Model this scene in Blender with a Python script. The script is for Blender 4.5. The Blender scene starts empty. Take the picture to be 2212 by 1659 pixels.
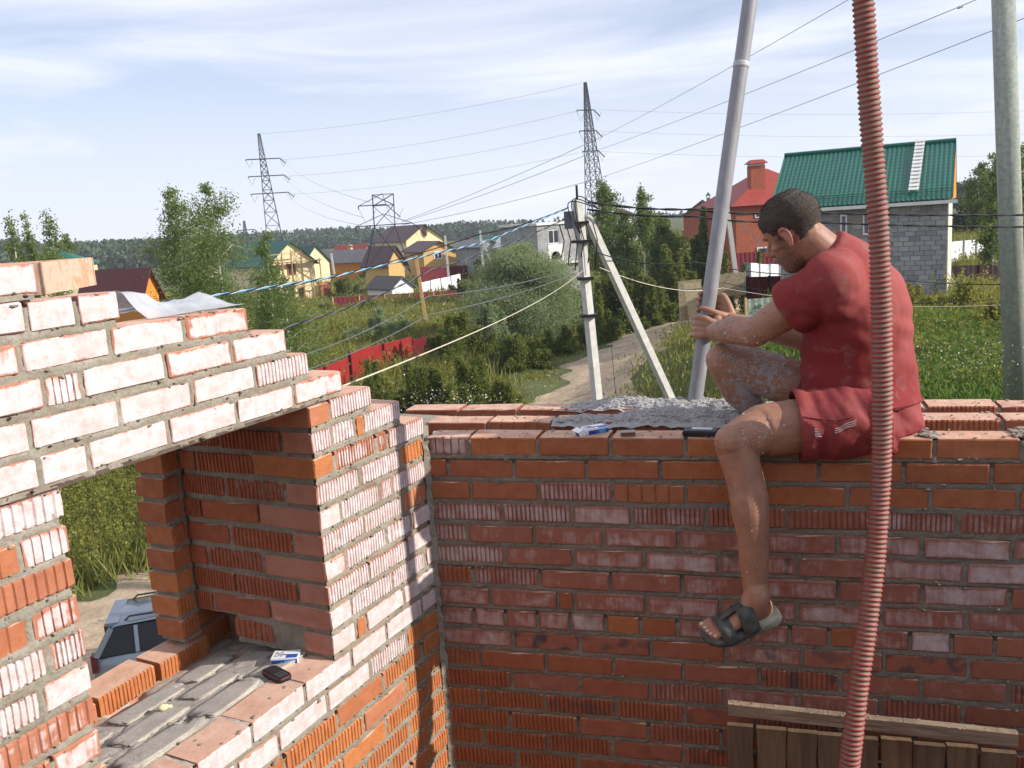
import bpy, bmesh, math, random
import numpy as np
from mathutils import Vector, Matrix

SC = bpy.context.scene
COL = SC.collection
R_ = math.radians

# ---------------------------------------------------------------- camera
EYE = 7.6                                   # eye height above the lane
FPX = 2726.8 / (3072 / 2212)                # focal length in units of a 2212 px wide picture
PITCH, ROLL = R_(10.21), R_(-3.80)
_f = Vector((0, math.cos(PITCH), -math.sin(PITCH)))
_r0 = Vector((1, 0, 0)); _u0 = Vector((0, math.sin(PITCH), math.cos(PITCH)))
_r = math.cos(ROLL) * _r0 + math.sin(ROLL) * _u0
_u = -math.sin(ROLL) * _r0 + math.cos(ROLL) * _u0
CAMP = Vector((0, 0, EYE))
cam_d = bpy.data.cameras.new('camera'); cam = bpy.data.objects.new('camera', cam_d)
COL.objects.link(cam); SC.camera = cam
cam_d.sensor_width = 36.0; cam_d.lens = 2726.8 / 3072 * 36.0
cam_d.clip_start = 0.05; cam_d.clip_end = 6000
cam.matrix_world = Matrix(((_r.x, _u.x, -_f.x, 0), (_r.y, _u.y, -_f.y, 0), (_r.z, _u.z, -_f.z, EYE), (0, 0, 0, 1)))

# ---------------------------------------------------------------- sky, sun, exposure
SUN_AZ, SUN_EL = R_(105.9), R_(28.0)
SC.view_settings.view_transform = 'Standard'
SC.view_settings.look = 'None'
SC.view_settings.exposure = 0.24
SC.view_settings.gamma = 1.0
SC.view_settings.use_curve_mapping = False
world = bpy.data.worlds.new('World'); SC.world = world; world.use_nodes = True
nt = world.node_tree; nt.nodes.clear()
_o = nt.nodes.new('ShaderNodeOutputWorld'); _bg = nt.nodes.new('ShaderNodeBackground')
_sky = nt.nodes.new('ShaderNodeTexSky'); _sky.sky_type = 'NISHITA'; _sky.sun_disc = False
_sky.sun_elevation = SUN_EL; _sky.sun_rotation = SUN_AZ
_sky.air_density = 1.0; _sky.dust_density = 0.8; _sky.ozone_density = 3.0; _sky.altitude = 150
_bg.inputs['Strength'].default_value = 0.10
_tc = nt.nodes.new('ShaderNodeTexCoord'); _mp = nt.nodes.new('ShaderNodeMapping')
_mp.inputs['Rotation'].default_value = (0, 0, R_(25)); _mp.inputs['Scale'].default_value = (1.0, 2.2, 7.5)
_n = nt.nodes.new('ShaderNodeTexNoise'); _n.inputs['Scale'].default_value = 1.9
_n.inputs['Detail'].default_value = 9; _n.inputs['Roughness'].default_value = 0.55; _n.inputs['Distortion'].default_value = 0.5
_cr = nt.nodes.new('ShaderNodeValToRGB')
_cr.color_ramp.elements[0].position = 0.30; _cr.color_ramp.elements[0].color = (0.30, 0.30, 0.30, 1)
_cr.color_ramp.elements[1].position = 0.66; _cr.color_ramp.elements[1].color = (0.97, 0.97, 0.97, 1)
# thin white veil, thicker towards the horizon
_sx = nt.nodes.new('ShaderNodeSeparateXYZ')
_mr = nt.nodes.new('ShaderNodeMapRange'); _mr.inputs[1].default_value = 0.0; _mr.inputs[2].default_value = 0.34
_mr.inputs[3].default_value = 0.92; _mr.inputs[4].default_value = 0.0
_mx = nt.nodes.new('ShaderNodeMath'); _mx.operation = 'MAXIMUM'
_mix = nt.nodes.new('ShaderNodeMixRGB'); _mix.inputs[2].default_value = (8.7, 9.0, 10.2, 1)
_tint = nt.nodes.new('ShaderNodeMixRGB'); _tint.blend_type = 'MULTIPLY'; _tint.inputs[0].default_value = 1.0; _tint.inputs[2].default_value = (0.90, 1.0, 1.15, 1)
nt.links.new(_tc.outputs['Generated'], _mp.inputs['Vector']); nt.links.new(_mp.outputs['Vector'], _n.inputs['Vector'])
nt.links.new(_n.outputs['Fac'], _cr.inputs['Fac']); nt.links.new(_tc.outputs['Generated'], _sx.inputs[0])
nt.links.new(_sx.outputs['Z'], _mr.inputs[0]); nt.links.new(_cr.outputs['Color'], _mx.inputs[0]); nt.links.new(_mr.outputs[0], _mx.inputs[1])
nt.links.new(_mx.outputs[0], _mix.inputs[0]); nt.links.new(_sky.outputs['Color'], _tint.inputs[1]); nt.links.new(_tint.outputs['Color'], _mix.inputs[1])
nt.links.new(_mix.outputs['Color'], _bg.inputs['Color']); nt.links.new(_bg.outputs['Background'], _o.inputs['Surface'])
sun_d = bpy.data.lights.new('sun', 'SUN'); sun_d.energy = 4.8; sun_d.angle = R_(0.55); sun_d.color = (1.0, 0.94, 0.86)
sun = bpy.data.objects.new('sun', sun_d); COL.objects.link(sun)
sun.rotation_euler = (R_(90) - SUN_EL, 0, math.pi - SUN_AZ)
_sv = Vector((math.sin(SUN_AZ) * math.cos(SUN_EL), math.cos(SUN_AZ) * math.cos(SUN_EL), math.sin(SUN_EL)))
sun.rotation_euler = _sv.to_track_quat('Z', 'Y').to_euler()
SC.cycles.max_bounces = 6; SC.cycles.transparent_max_bounces = 8

# ---------------------------------------------------------------- where things stand
def az(a): return Vector((math.sin(a), math.cos(a), 0))
def ray(x, y): return _f + _r * ((x - 1106) / FPX) - _u * ((y - 829.5) / FPX)
def at(x, y, D):                            # point at forward distance D
    d = ray(x, y); return CAMP + d * (D / d.y)
def onz(x, y, z):                           # point on the level z
    d = ray(x, y); return CAMP + d * ((z - EYE) / d.z)
def proj(P):
    q = Vector(P) - CAMP; d = q.dot(_f); return (1106 + FPX * q.dot(_r) / d, 829.5 - FPX * q.dot(_u) / d)
CORN = Vector((-.338, 3.2843, 0))
A_L, A_R = R_(27.18), R_(106.09)
LT, LN = -az(A_L), az(A_L - math.pi / 2)    # window wall: along towards the camera, outwards
RT, RN = az(A_R), az(A_R - math.pi / 2)     # back wall: along to the right, outwards
Z1 = EYE - .7724; CH = .0834                # top of the back wall's first course, course height
def rowz(row): return Z1 - (row - 1) * CH   # top of a course
def LW(t, n, z): return CORN + LT * t + LN * n + Vector((0, 0, z))
def RW(u, n, z): return CORN + RT * u + RN * n + Vector((0, 0, z))
def pl(x, y, P0, n):
    d = ray(x, y); return CAMP + d * ((P0 - CAMP).dot(n) / d.dot(n))
def Lt(x, y, n=0.): return (pl(x, y, LW(0, n, 0), LN) - CORN).dot(LT)
def Ru(x, y, n=0.): return (pl(x, y, RW(0, n, 0), RN) - CORN).dot(RT)
def onR(x, y, n): return pl(x, y, RW(0, n, 0), RN)
def onL(x, y, n): return pl(x, y, LW(0, n, 0), LN)

def S(a):
    a = max(0., min(1., a)); return a * a * (3 - 2 * a)
def gz(x, y):
    z = -7.4 + 3.25 * S((x - 1) / 10.5) * (1 - .9 * S((y - 30) / 30))
    z += 2.5 * S((x - 12) / 14) * S((y - 50) / 30)
    z += -1.3 * S((y - 60) / 60) * (1 - S((x - 5) / 25))
    z -= 1.8 * (1 - S((x + 9) / 9)) * (1 - S((y - 22) / 22))
    z += .12 * math.sin(x * .31 + y * .17) + .08 * math.sin(x * .7 - y * .43)
    return EYE + z

# ---------------------------------------------------------------- mesh helpers
def wm(o):
    m = o.matrix_basis.copy()
    return wm(o.parent) @ o.matrix_parent_inverse @ m if o.parent else m
def put(o, parent):                         # parent while keeping the coordinates as world coordinates
    o.parent = parent; o.matrix_parent_inverse = wm(parent).inverted(); return o
def link(name, me, parent=None, mats=None):
    o = bpy.data.objects.new(name, me); COL.objects.link(o)
    if mats:
        for m in (mats if isinstance(mats, (list, tuple)) else [mats]): me.materials.append(m)
    if parent: put(o, parent)
    return o
def tag(o, label=None, cat=None, group=None, kind=None):
    if label: o['label'] = label
    if cat: o['category'] = cat
    if group: o['group'] = group
    if kind: o['kind'] = kind
    return o
def empty(name, loc, rz=0, **k):
    o = bpy.data.objects.new(name, None); COL.objects.link(o)
    o.location = loc; o.rotation_euler = (0, 0, rz); o.empty_display_size = .2
    return tag(o, **k)
class MB:
    def __init__(s): s.v = []; s.f = []; s.m = []; s.cur = 0
    def add(s, vs, fs):
        b = len(s.v); s.v.extend([tuple(p) for p in vs]); s.f.extend([tuple(b + i for i in f) for f in fs]); s.m.extend([s.cur] * len(fs)); return s
    def quad(s, a, b, c, d): return s.add([a, b, c, d], [(0, 1, 2, 3)])
    def box(s, x0, x1, y0, y1, z0, z1, M=None):
        vs = [(x, y, z) for z in (z0, z1) for y in (y0, y1) for x in (x0, x1)]
        if M: vs = [M(*p) for p in vs]
        fs = [(0, 2, 3, 1), (4, 5, 7, 6), (0, 1, 5, 4), (2, 6, 7, 3), (0, 4, 6, 2), (1, 3, 7, 5)]
        return s.add(vs, fs)
    def beam(s, a, b, w, h=None, up=(0, 0, 1)):
        a = Vector(a); b = Vector(b); h = h or w; d = (b - a).normalized(); u = Vector(up)
        if abs(d.dot(u)) > .98: u = Vector((1, 0, 0))
        x = d.cross(u).normalized(); y = x.cross(d)
        vs = [p + x * (sx * w / 2) + y * (sy * h / 2) for p in (a, b) for sx, sy in ((-1, -1), (1, -1), (1, 1), (-1, 1))]
        return s.add(vs, [(3, 2, 1, 0), (4, 5, 6, 7), (0, 1, 5, 4), (1, 2, 6, 5), (2, 3, 7, 6), (3, 0, 4, 7)])
    def tube(s, pts, rad, n=8, cap=True, up=None):
        pts = [Vector(p) for p in pts]; rr = rad if hasattr(rad, '__len__') else [rad] * len(pts)
        b = len(s.v); px = None
        for i, p in enumerate(pts):
            d = (pts[min(i + 1, len(pts) - 1)] - pts[max(i - 1, 0)]).normalized()
            if px is None:
                u = Vector(up) if up else (Vector((0, 0, 1)) if abs(d.z) < .9 else Vector((1, 0, 0)))
                px = d.cross(u).normalized()
            px = (px - d * px.dot(d)).normalized(); py = d.cross(px)
            for k in range(n):
                a = 2 * math.pi * k / n
                s.v.append(tuple(p + px * (math.cos(a) * rr[i]) + py * (math.sin(a) * rr[i])))
        for i in range(len(pts) - 1):
            for k in range(n):
                k2 = (k + 1) % n
                s.f.append((b + i * n + k, b + i * n + k2, b + (i + 1) * n + k2, b + (i + 1) * n + k)); s.m.append(s.cur)
        if cap:
            s.f.append(tuple(b + k for k in reversed(range(n)))); s.m.append(s.cur)
            e = b + (len(pts) - 1) * n; s.f.append(tuple(e + k for k in range(n))); s.m.append(s.cur)
        return s
    def mesh(s, name, mats=None, smooth=False):
        me = bpy.data.meshes.new(name); me.from_pydata(s.v, [], s.f)
        if mats:
            for m in (mats if isinstance(mats, (list, tuple)) else [mats]): me.materials.append(m)
            if any(s.m): me.polygons.foreach_set('material_index', s.m)
        if smooth: me.polygons.foreach_set('use_smooth', [True] * len(s.f))
        me.update(); return me
    def build(s, name, mats=None, parent=None, smooth=False):
        return link(name, s.mesh(name, mats, smooth), parent)
def npmesh(name, V, Fc, mats=None, smooth=False, mi=None):
    V = np.asarray(V, np.float32); Fc = np.asarray(Fc, np.int32); k = Fc.shape[1]
    me = bpy.data.meshes.new(name); me.vertices.add(len(V)); me.vertices.foreach_set('co', V.ravel())
    me.loops.add(Fc.size); me.loops.foreach_set('vertex_index', Fc.ravel())
    me.polygons.add(len(Fc)); me.polygons.foreach_set('loop_start', np.arange(len(Fc), dtype=np.int32) * k)
    me.polygons.foreach_set('loop_total', np.full(len(Fc), k, np.int32))
    if mats:
        for m in (mats if isinstance(mats, (list, tuple)) else [mats]): me.materials.append(m)
    if mi is not None: me.polygons.foreach_set('material_index', np.asarray(mi, np.int32))
    if smooth: me.polygons.foreach_set('use_smooth', np.ones(len(Fc), bool))
    me.update(calc_edges=True); me.validate(); return me

# ---------------------------------------------------------------- material helpers
class NT:
    def __init__(s, name):
        s.m = bpy.data.materials.new(name); s.m.use_nodes = True; s.t = s.m.node_tree
        s.b = s.t.nodes['Principled BSDF']; s.o = s.t.nodes['Material Output']
    def n(s, typ, props=None, **ins):
        nd = s.t.nodes.new('ShaderNode' + typ)
        for k, v in (props or {}).items(): setattr(nd, k, v)
        for k, v in ins.items():
            key = int(k[1:]) if k[0] == 'i' and k[1:].isdigit() else k.replace('_', ' ')
            s.put(nd.inputs[key], v)
        return nd
    def put(s, sock, v):
        if hasattr(v, 'is_output'): s.t.links.new(v, sock)
        elif hasattr(v, 'outputs'): s.t.links.new(v.outputs[0], sock)
        else:
            if isinstance(v, (tuple, list)) and len(v) == 3 and sock.type == 'RGBA': v = (*v, 1)
            sock.default_value = v
    def set(s, **k):
        for a, v in k.items(): s.put(s.b.inputs[a.replace('_', ' ')], v)
        return s
    def obj(s, sc=(1, 1, 1)):
        c = s.n('TexCoord'); m = s.n('Mapping', Scale=sc); s.t.links.new(c.outputs['Object'], m.inputs[0]); return m
    def noise(s, vec, scale, det=4, rough=.55, dist=0): 
        nd = s.n('TexNoise', Scale=scale, Detail=det, Roughness=rough, Distortion=dist)
        if vec is not None: s.put(nd.inputs['Vector'], vec)
        return nd.outputs['Fac']
    def ramp(s, fac, *stops):
        nd = s.n('ValToRGB', Fac=fac); r = nd.color_ramp
        while len(r.elements) < len(stops): r.elements.new(.5)
        for e, (p, c) in zip(r.elements, stops):
            e.position = p; e.color = (c, c, c, 1) if not hasattr(c, '__len__') else (*c, 1)
        return nd.outputs[0]
    def mix(s, fac, a, b, mode='MIX'):
        nd = s.n('MixRGB', {'blend_type': mode}); s.put(nd.inputs[0], fac); s.put(nd.inputs[1], a); s.put(nd.inputs[2], b); return nd.outputs[0]
    def math(s, op, a, b=None, c=None, clamp=False):
        nd = s.n('Math', {'operation': op, 'use_clamp': clamp}); s.put(nd.inputs[0], a)
        if b is not None: s.put(nd.inputs[1], b)
        if c is not None: s.put(nd.inputs[2], c)
        return nd.outputs[0]
    def bump(s, h, strength=.3, dist=.01):
        nd = s.n('Bump', Strength=strength, Distance=dist); s.put(nd.inputs['Height'], h); s.t.links.new(nd.outputs[0], s.b.inputs['Normal']); return s
def simple(name, col, rough=.7, var=.25, scale=3., metal=0., bump=0., bscale=40., spec=.3):
    t = NT(name); v = t.obj(); f = t.noise(v, scale, 5)
    c = t.mix(t.ramp(f, (.3, 0.), (.7, 1.)), tuple(x * (1 - var) for x in col), tuple(min(1, x * (1 + var)) for x in col))
    t.set(Base_Color=c, Roughness=rough, Metallic=metal); t.b.inputs['Specular IOR Level'].default_value = spec
    if bump: t.bump(t.noise(v, bscale, 6), bump, .01)
    return t.m
# ================================================================ brickwork materials
def make_brick_mat():
    t = NT('brick_clay')
    at_ = lambda nm: t.n('Attribute', {'attribute_type': 'OBJECT', 'attribute_name': nm}).outputs['Fac']
    white, tone, rnd, soot, LEN, soft = at_('white'), at_('tone'), at_('rnd'), at_('soot'), at_('length'), at_('soft')
    tc = t.n('TexCoord'); sep = t.n('SeparateXYZ'); t.t.links.new(tc.outputs['Object'], sep.inputs[0])
    X = t.math('MULTIPLY', sep.outputs['X'], LEN)
    ofs = t.math('MULTIPLY', rnd, 37.0)
    cmb = t.n('CombineXYZ'); t.put(cmb.inputs[0], t.math('ADD', X, ofs)); t.put(cmb.inputs[1], sep.outputs['Y']); t.put(cmb.inputs[2], t.math('ADD', sep.outputs['Z'], ofs))
    P = cmb.outputs[0]
    mstre = t.n('Mapping', Scale=(60, 12, 7)); t.put(mstre.inputs[0], P)
    streak = t.noise(mstre.outputs[0], 1.0, 3, .6)
    big = t.noise(P, 13, 5, .6, .4); fine = t.noise(P, 160, 3, .6)
    g = t.n('SeparateXYZ'); t.t.links.new(tc.outputs['Generated'], g.inputs[0])
    ex = t.math('MULTIPLY', t.math('MINIMUM', g.outputs['X'], t.math('SUBTRACT', 1.0, g.outputs['X'])), LEN)
    ez = t.math('MULTIPLY', t.math('MINIMUM', g.outputs['Z'], t.math('SUBTRACT', 1.0, g.outputs['Z'])), .065)
    e = t.math('MINIMUM', ex, ez)
    rim = t.n('MapRange', {'interpolation_type': 'SMOOTHSTEP'}); t.put(rim.inputs[0], e); rim.inputs[1].default_value = 0.; rim.inputs[2].default_value = .014; rim.inputs[3].default_value = .22; rim.inputs[4].default_value = 0.
    groove = t.n('MapRange'); t.put(groove.inputs[0], sep.outputs['Y']); groove.inputs[1].default_value = .0012; groove.inputs[2].default_value = .0038; groove.inputs[3].default_value = 0.; groove.inputs[4].default_value = .17
    val = t.math('ADD', t.math('MULTIPLY', big, .62), t.math('MULTIPLY', streak, .38))
    val = t.math('SUBTRACT', t.math('SUBTRACT', val, rim.outputs[0]), groove.outputs[0])
    th = t.n('MapRange'); t.put(th.inputs[0], white); th.inputs[1].default_value = 0; th.inputs[2].default_value = 1; th.inputs[3].default_value = .80; th.inputs[4].default_value = .18
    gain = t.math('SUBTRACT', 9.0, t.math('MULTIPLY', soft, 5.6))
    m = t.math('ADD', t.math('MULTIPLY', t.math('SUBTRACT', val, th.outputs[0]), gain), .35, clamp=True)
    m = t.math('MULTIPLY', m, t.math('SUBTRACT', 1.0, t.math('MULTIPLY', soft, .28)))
    m = t.math('MULTIPLY', m, t.ramp(fine, (.25, .78), (.6, 1.)))
    thin = t.math('MULTIPLY', t.ramp(big, (.25, .25), (.65, .85)), t.math('MULTIPLY', white, t.math('ADD', .75, t.math('MULTIPLY', soft, .45))), clamp=True)   # a thin pink bloom where there is no crust
    base = t.ramp(tone, (0., (.22, .055, .030)), (.35, (.36, .095, .045)), (.7, (.44, .140, .050)), (1., (.58, .205, .058)))
    base = t.mix(t.ramp(t.noise(P, 22, 6, .7), (.25, 0.), (.75, 1.)), t.mix(.38, base, (.10, .03, .02)), t.mix(.12, base, (.85, .5, .3)))
    base = t.mix(t.math('MULTIPLY', t.ramp(fine, (.55, 0.), (.7, 1.)), .35), base, (.16, .05, .03))
    base = t.mix(thin, base, t.mix(soft, (.56, .33, .27), (.42, .255, .225)))
    crust = t.mix(t.ramp(t.noise(P, 30, 5, .65), (.35, 0.), (.7, 1.)), (.56, .44, .415), (.75, .715, .715))
    crust = t.mix(t.ramp(t.noise(P, 5, 4, .6), (.45, 0.), (.7, .55)), crust, (.55, .42, .38))
    c = t.mix(m, base, crust)
    c = t.mix(t.math('MULTIPLY', soft, .28), c, (.08, .03, .02))  # back wall bricks darkened in colour to deepen the wall's shade
    so = t.math('MULTIPLY', t.ramp(t.noise(P, 16, 3, .5), (.50, 0.), (.62, 1.)), soot)
    c = t.mix(so, c, (.07, .06, .062))
    # builder's dust lying on the upward faces
    gn = t.n('NewGeometry'); sn = t.n('SeparateXYZ'); t.t.links.new(gn.outputs['True Normal'], sn.inputs[0])
    upm = t.math('GREATER_THAN', sn.outputs['Z'], .8)
    dust = t.math('MULTIPLY', upm, t.ramp(t.noise(P, 11, 6, .7), (.35, .45), (.62, 1.)))
    c = t.mix(t.math('MULTIPLY', dust, .9), c, (.68, .45, .33))
    grit = t.math('MULTIPLY', upm, t.ramp(t.noise(P, 60, 3, .6), (.60, 0.), (.66, 1.)))
    c = t.mix(t.math('MULTIPLY', grit, .7), c, (.36, .33, .29))
    t.set(Base_Color=c, Roughness=.88); t.b.inputs['Specular IOR Level'].default_value = .2
    h = t.math('ADD', t.math('MULTIPLY', fine, .5), t.math('MULTIPLY', m, .5))
    h = t.math('ADD', h, t.math('MULTIPLY', t.math('MULTIPLY', streak, .6), t.math('SUBTRACT', 1.0, upm)))
    t.bump(h, .45, .0025); return t.m
M_BRICK = make_brick_mat()
def make_mortar_mat(name='mortar', k=1.):
    t = NT(name); v = t.obj()
    a = t.noise(v, 9, 5, .6); b = t.noise(v, 130, 4, .65); d = t.noise(v, 420, 2, .6)
    c = t.mix(t.ramp(a, (.3, 0.), (.7, 1.)), (.25, .22, .165), (.37, .34, .28))
    c = t.mix(t.ramp(b, (.35, .55), (.6, 0.)), c, (.17, .145, .11))
    c = t.mix(t.ramp(d, (.6, 0.), (.75, .5)), c, (.55, .5, .42))
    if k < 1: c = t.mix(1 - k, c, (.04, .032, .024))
    t.set(Base_Color=c, Roughness=.95); t.b.inputs['Specular IOR Level'].default_value = .15
    t.bump(t.math('ADD', b, t.math('MULTIPLY', d, .5)), .6, .004); return t.m
M_MORTAR = make_mortar_mat(); M_MORTAR_SHADED = make_mortar_mat('mortar_shaded', .66)  # second one is a darkened copy: the back wall's shade put into the mortar colour
M_CONC = simple('concrete', (.38, .36, .32), .9, .25, 6, bump=.4, bscale=90)

# ---------------------------------------------------------------- brick shapes
rng = random.Random(7)
def brick_mesh(kind, seed):
    """front at y=0 facing -y, unit length along x, 65 mm high, 120 mm deep"""
    r = random.Random(seed); xs = [0.]
    if kind == 'smooth': xs = [0, .02, .2, .4, .6, .8, .98, 1]; prof = [0] * len(xs)
    else:
        n = 15 if kind == 'ribbed' else (7 if kind == 'ribbedhalf' else 5); xs = [0.]; prof = [0.]
        for k in range(n):
            a = (k + .5) / n; w = (.5 + r.uniform(-.12, .12)) / n
            if k < n - 1:
                c = (k + 1) / n; g = (.14 if kind != 'wide' else .07) / n * r.uniform(.7, 1.4)
                xs += [c - 1.6 * g, c - .7 * g, c + .7 * g, c + 1.6 * g]; prof += [0, .0042, .0042, 0]
        xs.append(1.); prof.append(0.)
    zs = [0, .004, .0325, .061, .065]; nz = len(zs); nx = len(xs); vs = []
    wav = [r.uniform(-.0016, .0016) for _ in range(nx)]; wav2 = [r.uniform(-.0016, .0016) for _ in range(nx)]
    for j, z in enumerate(zs):
        for i, x in enumerate(xs):
            y = prof[i] + r.uniform(-.0007, .0007); zz = z - .0325; xx = x
            if j in (0, nz - 1): y += .003 + r.uniform(0, .0015); zz += wav[i] * .2 if j else wav2[i]
            if i in (0, nx - 1): y += .0025; xx += r.uniform(-.004, .004) * (1 if kind != 'x' else 0)
            if j in (0, nz - 1) and i in (0, nx - 1):
                y += r.choice([.001, .002, .008]); xx += (.006 if i == 0 else -.006) * r.random()
            vs.append((xx, y, zz))
    fs = [(j * nx + i, j * nx + i + 1, (j + 1) * nx + i + 1, (j + 1) * nx + i) for j in range(nz - 1) for i in range(nx - 1)]
    loop = [i for i in range(nx)] + [j * nx + nx - 1 for j in range(1, nz)] + [(nz - 1) * nx + i for i in range(nx - 2, -1, -1)] + [j * nx for j in range(nz - 2, 0, -1)]
    b = len(vs)
    for k in loop: x, y, z = vs[k]; vs.append((x, .118, z))
    n = len(loop)
    for k in range(n): fs.append((loop[k], b + k, b + (k + 1) % n, loop[(k + 1) % n]))
    fs.append(tuple(b + k for k in range(n)))
    me = bpy.data.meshes.new('brick'); me.from_pydata(vs, [], fs); me.materials.append(M_BRICK); me.update(); return me
BM = {k: [brick_mesh(k, 100 * i + 7) for i in range(n)] for k, n in (('smooth', 6), ('ribbed', 5), ('ribbedhalf', 3), ('wide', 3))}
def brick(parent, P, X, Y, L, kind='smooth', white=.4, tone=.5, soot=0., H=1., D=1., jit=1., name='brick', rot=0.):
    """P: lower left front corner, X along, Y into the wall"""
    if kind == 'ribbed' and L < .17: kind = 'ribbedhalf'
    o = bpy.data.objects.new(name, rng.choice(BM[kind])); COL.objects.link(o)
    j = lambda s: rng.uniform(-s, s) * jit * 1.35
    q = Matrix.Rotation(j(.010) + rot, 3, 'Z') @ Matrix.Rotation(j(.012), 3, 'Y') @ Matrix.Rotation(j(.014), 3, 'X')
    B = Matrix((X, Y, Vector((0, 0, 1)))).transposed() @ q @ Matrix.Diagonal((L, D, H))
    c = P + Vector((0, 0, .0325 * H + j(.0012))) + Y * j(.0022)
    M = B.to_4x4(); M.translation = c
    put(o, parent); o.matrix_basis = M
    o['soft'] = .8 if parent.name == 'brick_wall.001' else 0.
    o['white'] = float(max(0, min(1, white))); o['tone'] = float(max(0, min(1, tone))); o['rnd'] = rng.random(); o['soot'] = float(soot); o['length'] = float(L)
    return o

def vnoise(x, y, s, seed=0):
    rs = np.random.RandomState(seed); G = rs.rand(64, 64)
    x = x * s; y = y * s; xi = np.floor(x).astype(int); yi = np.floor(y).astype(int); fx = x - xi; fy = y - yi
    fx = fx * fx * (3 - 2 * fx); fy = fy * fy * (3 - 2 * fy)
    g = lambda a, b: G[a % 64, b % 64]
    return (g(xi, yi) * (1 - fx) + g(xi + 1, yi) * fx) * (1 - fy) + (g(xi, yi + 1) * (1 - fx) + g(xi + 1, yi + 1) * fx) * fy
def mortar_sheet(P, X, Y, rects, spans, x0, x1, z0, z1, res=.008, seed=1, zig=0.):
    """rough joint filling: a fine sheet that follows the joints and dips behind every brick.
    P: origin, X along, Y inwards; rects: bricks (x0,x1,z0,z1); spans: regions of wall (x0,x1,z0,z1)"""
    nx = int((x1 - x0) / res) + 1; nz = int((z1 - z0) / res) + 1
    gx, gz_ = np.meshgrid(np.linspace(x0, x1, nx), np.linspace(z0, z1, nz))
    ins = np.full(gx.shape, -1.)
    for a, b, c, d in rects:
        ins = np.maximum(ins, np.minimum(np.minimum(gx - a, b - gx), np.minimum(gz_ - c, d - gz_)))
    n1 = vnoise(gx, gz_, 24, seed); n2 = vnoise(gx, gz_, 75, seed + 1); n3 = vnoise(gx, gz_, 7, seed + 2)
    y = .0045 + (n1 - .5) * .007 + (n2 - .5) * .007 + (n3 - .5) * .004
    y -= np.where((ins > -.006) & (ins < .002), .003 * (n1 > .55), 0)
    smear = (n3 > .70) & (n1 > .42)
    edge = np.where(smear, .012 + .016 * n2, .0035)
    t = np.clip((ins - edge) / .006, 0, 1); y = y * (1 - t) + .022 * t
    keep = np.zeros(gx.shape, bool)
    for a, b, c, d in spans: keep |= (gx >= a) & (gx <= b) & (gz_ >= c) & (gz_ <= d)
    V = np.stack([P.x + X.x * gx + Y.x * y, P.y + X.y * gx + Y.y * y, gz_ + 0 * y], -1).reshape(-1, 3)
    idx = np.arange(nx * nz).reshape(nz, nx); k = keep
    ok = k[:-1, :-1] & k[1:, :-1] & k[:-1, 1:] & k[1:, 1:]
    F = np.stack([idx[:-1, :-1], idx[:-1, 1:], idx[1:, 1:], idx[1:, :-1]], -1)[ok]
    used = np.unique(F); mp = np.full(nx * nz, -1); mp[used] = np.arange(len(used))
    return V[used], mp[F]

# ================================================================ the window wall on the left
win = empty('brick_wall', LW(1.5, .3, EYE - 7.4), label='whitewashed brick wall with a window opening and a stepped top, left side', cat='wall')
LX = -LT
def jt(row, *xs, n=0.):
    """joint positions (t) from picture x of the 3072 wide photograph, at the row's mid height"""
    out = []
    for x in xs:
        y = 1200.
        for _ in range(6):
            t = Lt(x / 1.3888, y / 1.3888, n); p = proj(LW(t, n, rowz(row) - .035)); y = p[1] * 1.3888
        out.append(t)
    return out
rects = []; spans = []
def lrow(row, ends, spec, wdef=(.75, .95), kdef='smooth', tdef=.45):
    deep = -2 <= row <= 6 and row % 2 == 0 and abs(ends[-1] - .628) < 1e-6
    """ends: list of joint t from far (small t) to near; spec per brick: (kind, white, tone) or None"""
    zt = rowz(row); zb = zt - .065
    for i in range(len(ends) - 1):
        a, b = ends[i], ends[i + 1]
        g = .007
        a2 = a + (g if i else 0.); b2 = b - (g if abs(b - .628) > 1e-6 else 0)
        if b2 - a2 < .02: continue
        k, w, to = (spec[i] if spec and i < len(spec) and spec[i] else (kdef, rng.uniform(*wdef), tdef + rng.uniform(-.1, .1)))
        brick(win, LW(b2, 0, zb), LX, LN, b2 - a2, k, w, to, D=2.08 if deep and i == len(ends) - 2 else 1.)
        rects.append((a2, b2, zb, zt))
    spans.append((ends[0] + .004, ends[-1], zt - CH - .002, zt - .004))
c1 = lambda v: v / 2.212                      # picture x of the enlarged crop -> photograph
c3 = lambda v: 400 + v / 1.746
FAR = 2.75
S_, RB, WD = 'smooth', 'ribbed', 'wide'
lrow(-7, jt(-7, c1(785), c1(510), c1(180)) + [1.72, 1.99, 2.25, 2.51, FAR], [(S_, .85, .4), (S_, .97, .4), (S_, .9, .5)])
lrow(-6, jt(-6, c1(1645), c1(1232), c1(738), c1(140)) + [1.84, 2.1, 2.36, 2.6, FAR], [(S_, .62, .5), (S_, .9, .5), (S_, .85, .45), (S_, .6, .5)])
lrow(-5, jt(-5, c1(1902), c1(1545), c1(1100), c1(552)) + [1.49, 1.74, 2.0, 2.26, 2.52, FAR], [(S_, .8, .5), (S_, .72, .55), (S_, .97, .4), (WD, .9, .4)])
lrow(-4, jt(-4, c1(2048), c1(1700), c1(1280), c1(797), c1(205)) + [1.64, 1.9, 2.16, 2.42, FAR], [(RB, .9, .45), (S_, .85, .45), (S_, .85, .45), (S_, .92, .45), (S_, .95, .4)])
lrow(-3, jt(-3, 1023, c1(1950), c1(1575), c1(1127), c1(595)) + [1.53, 1.79, 2.05, 2.31, 2.57, FAR], [(S_, .7, .55), (S_, .97, .4), (S_, .93, .4), (S_, .93, .5), (S_, .97, .4)])
JT = .628; JL = 1.488
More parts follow.
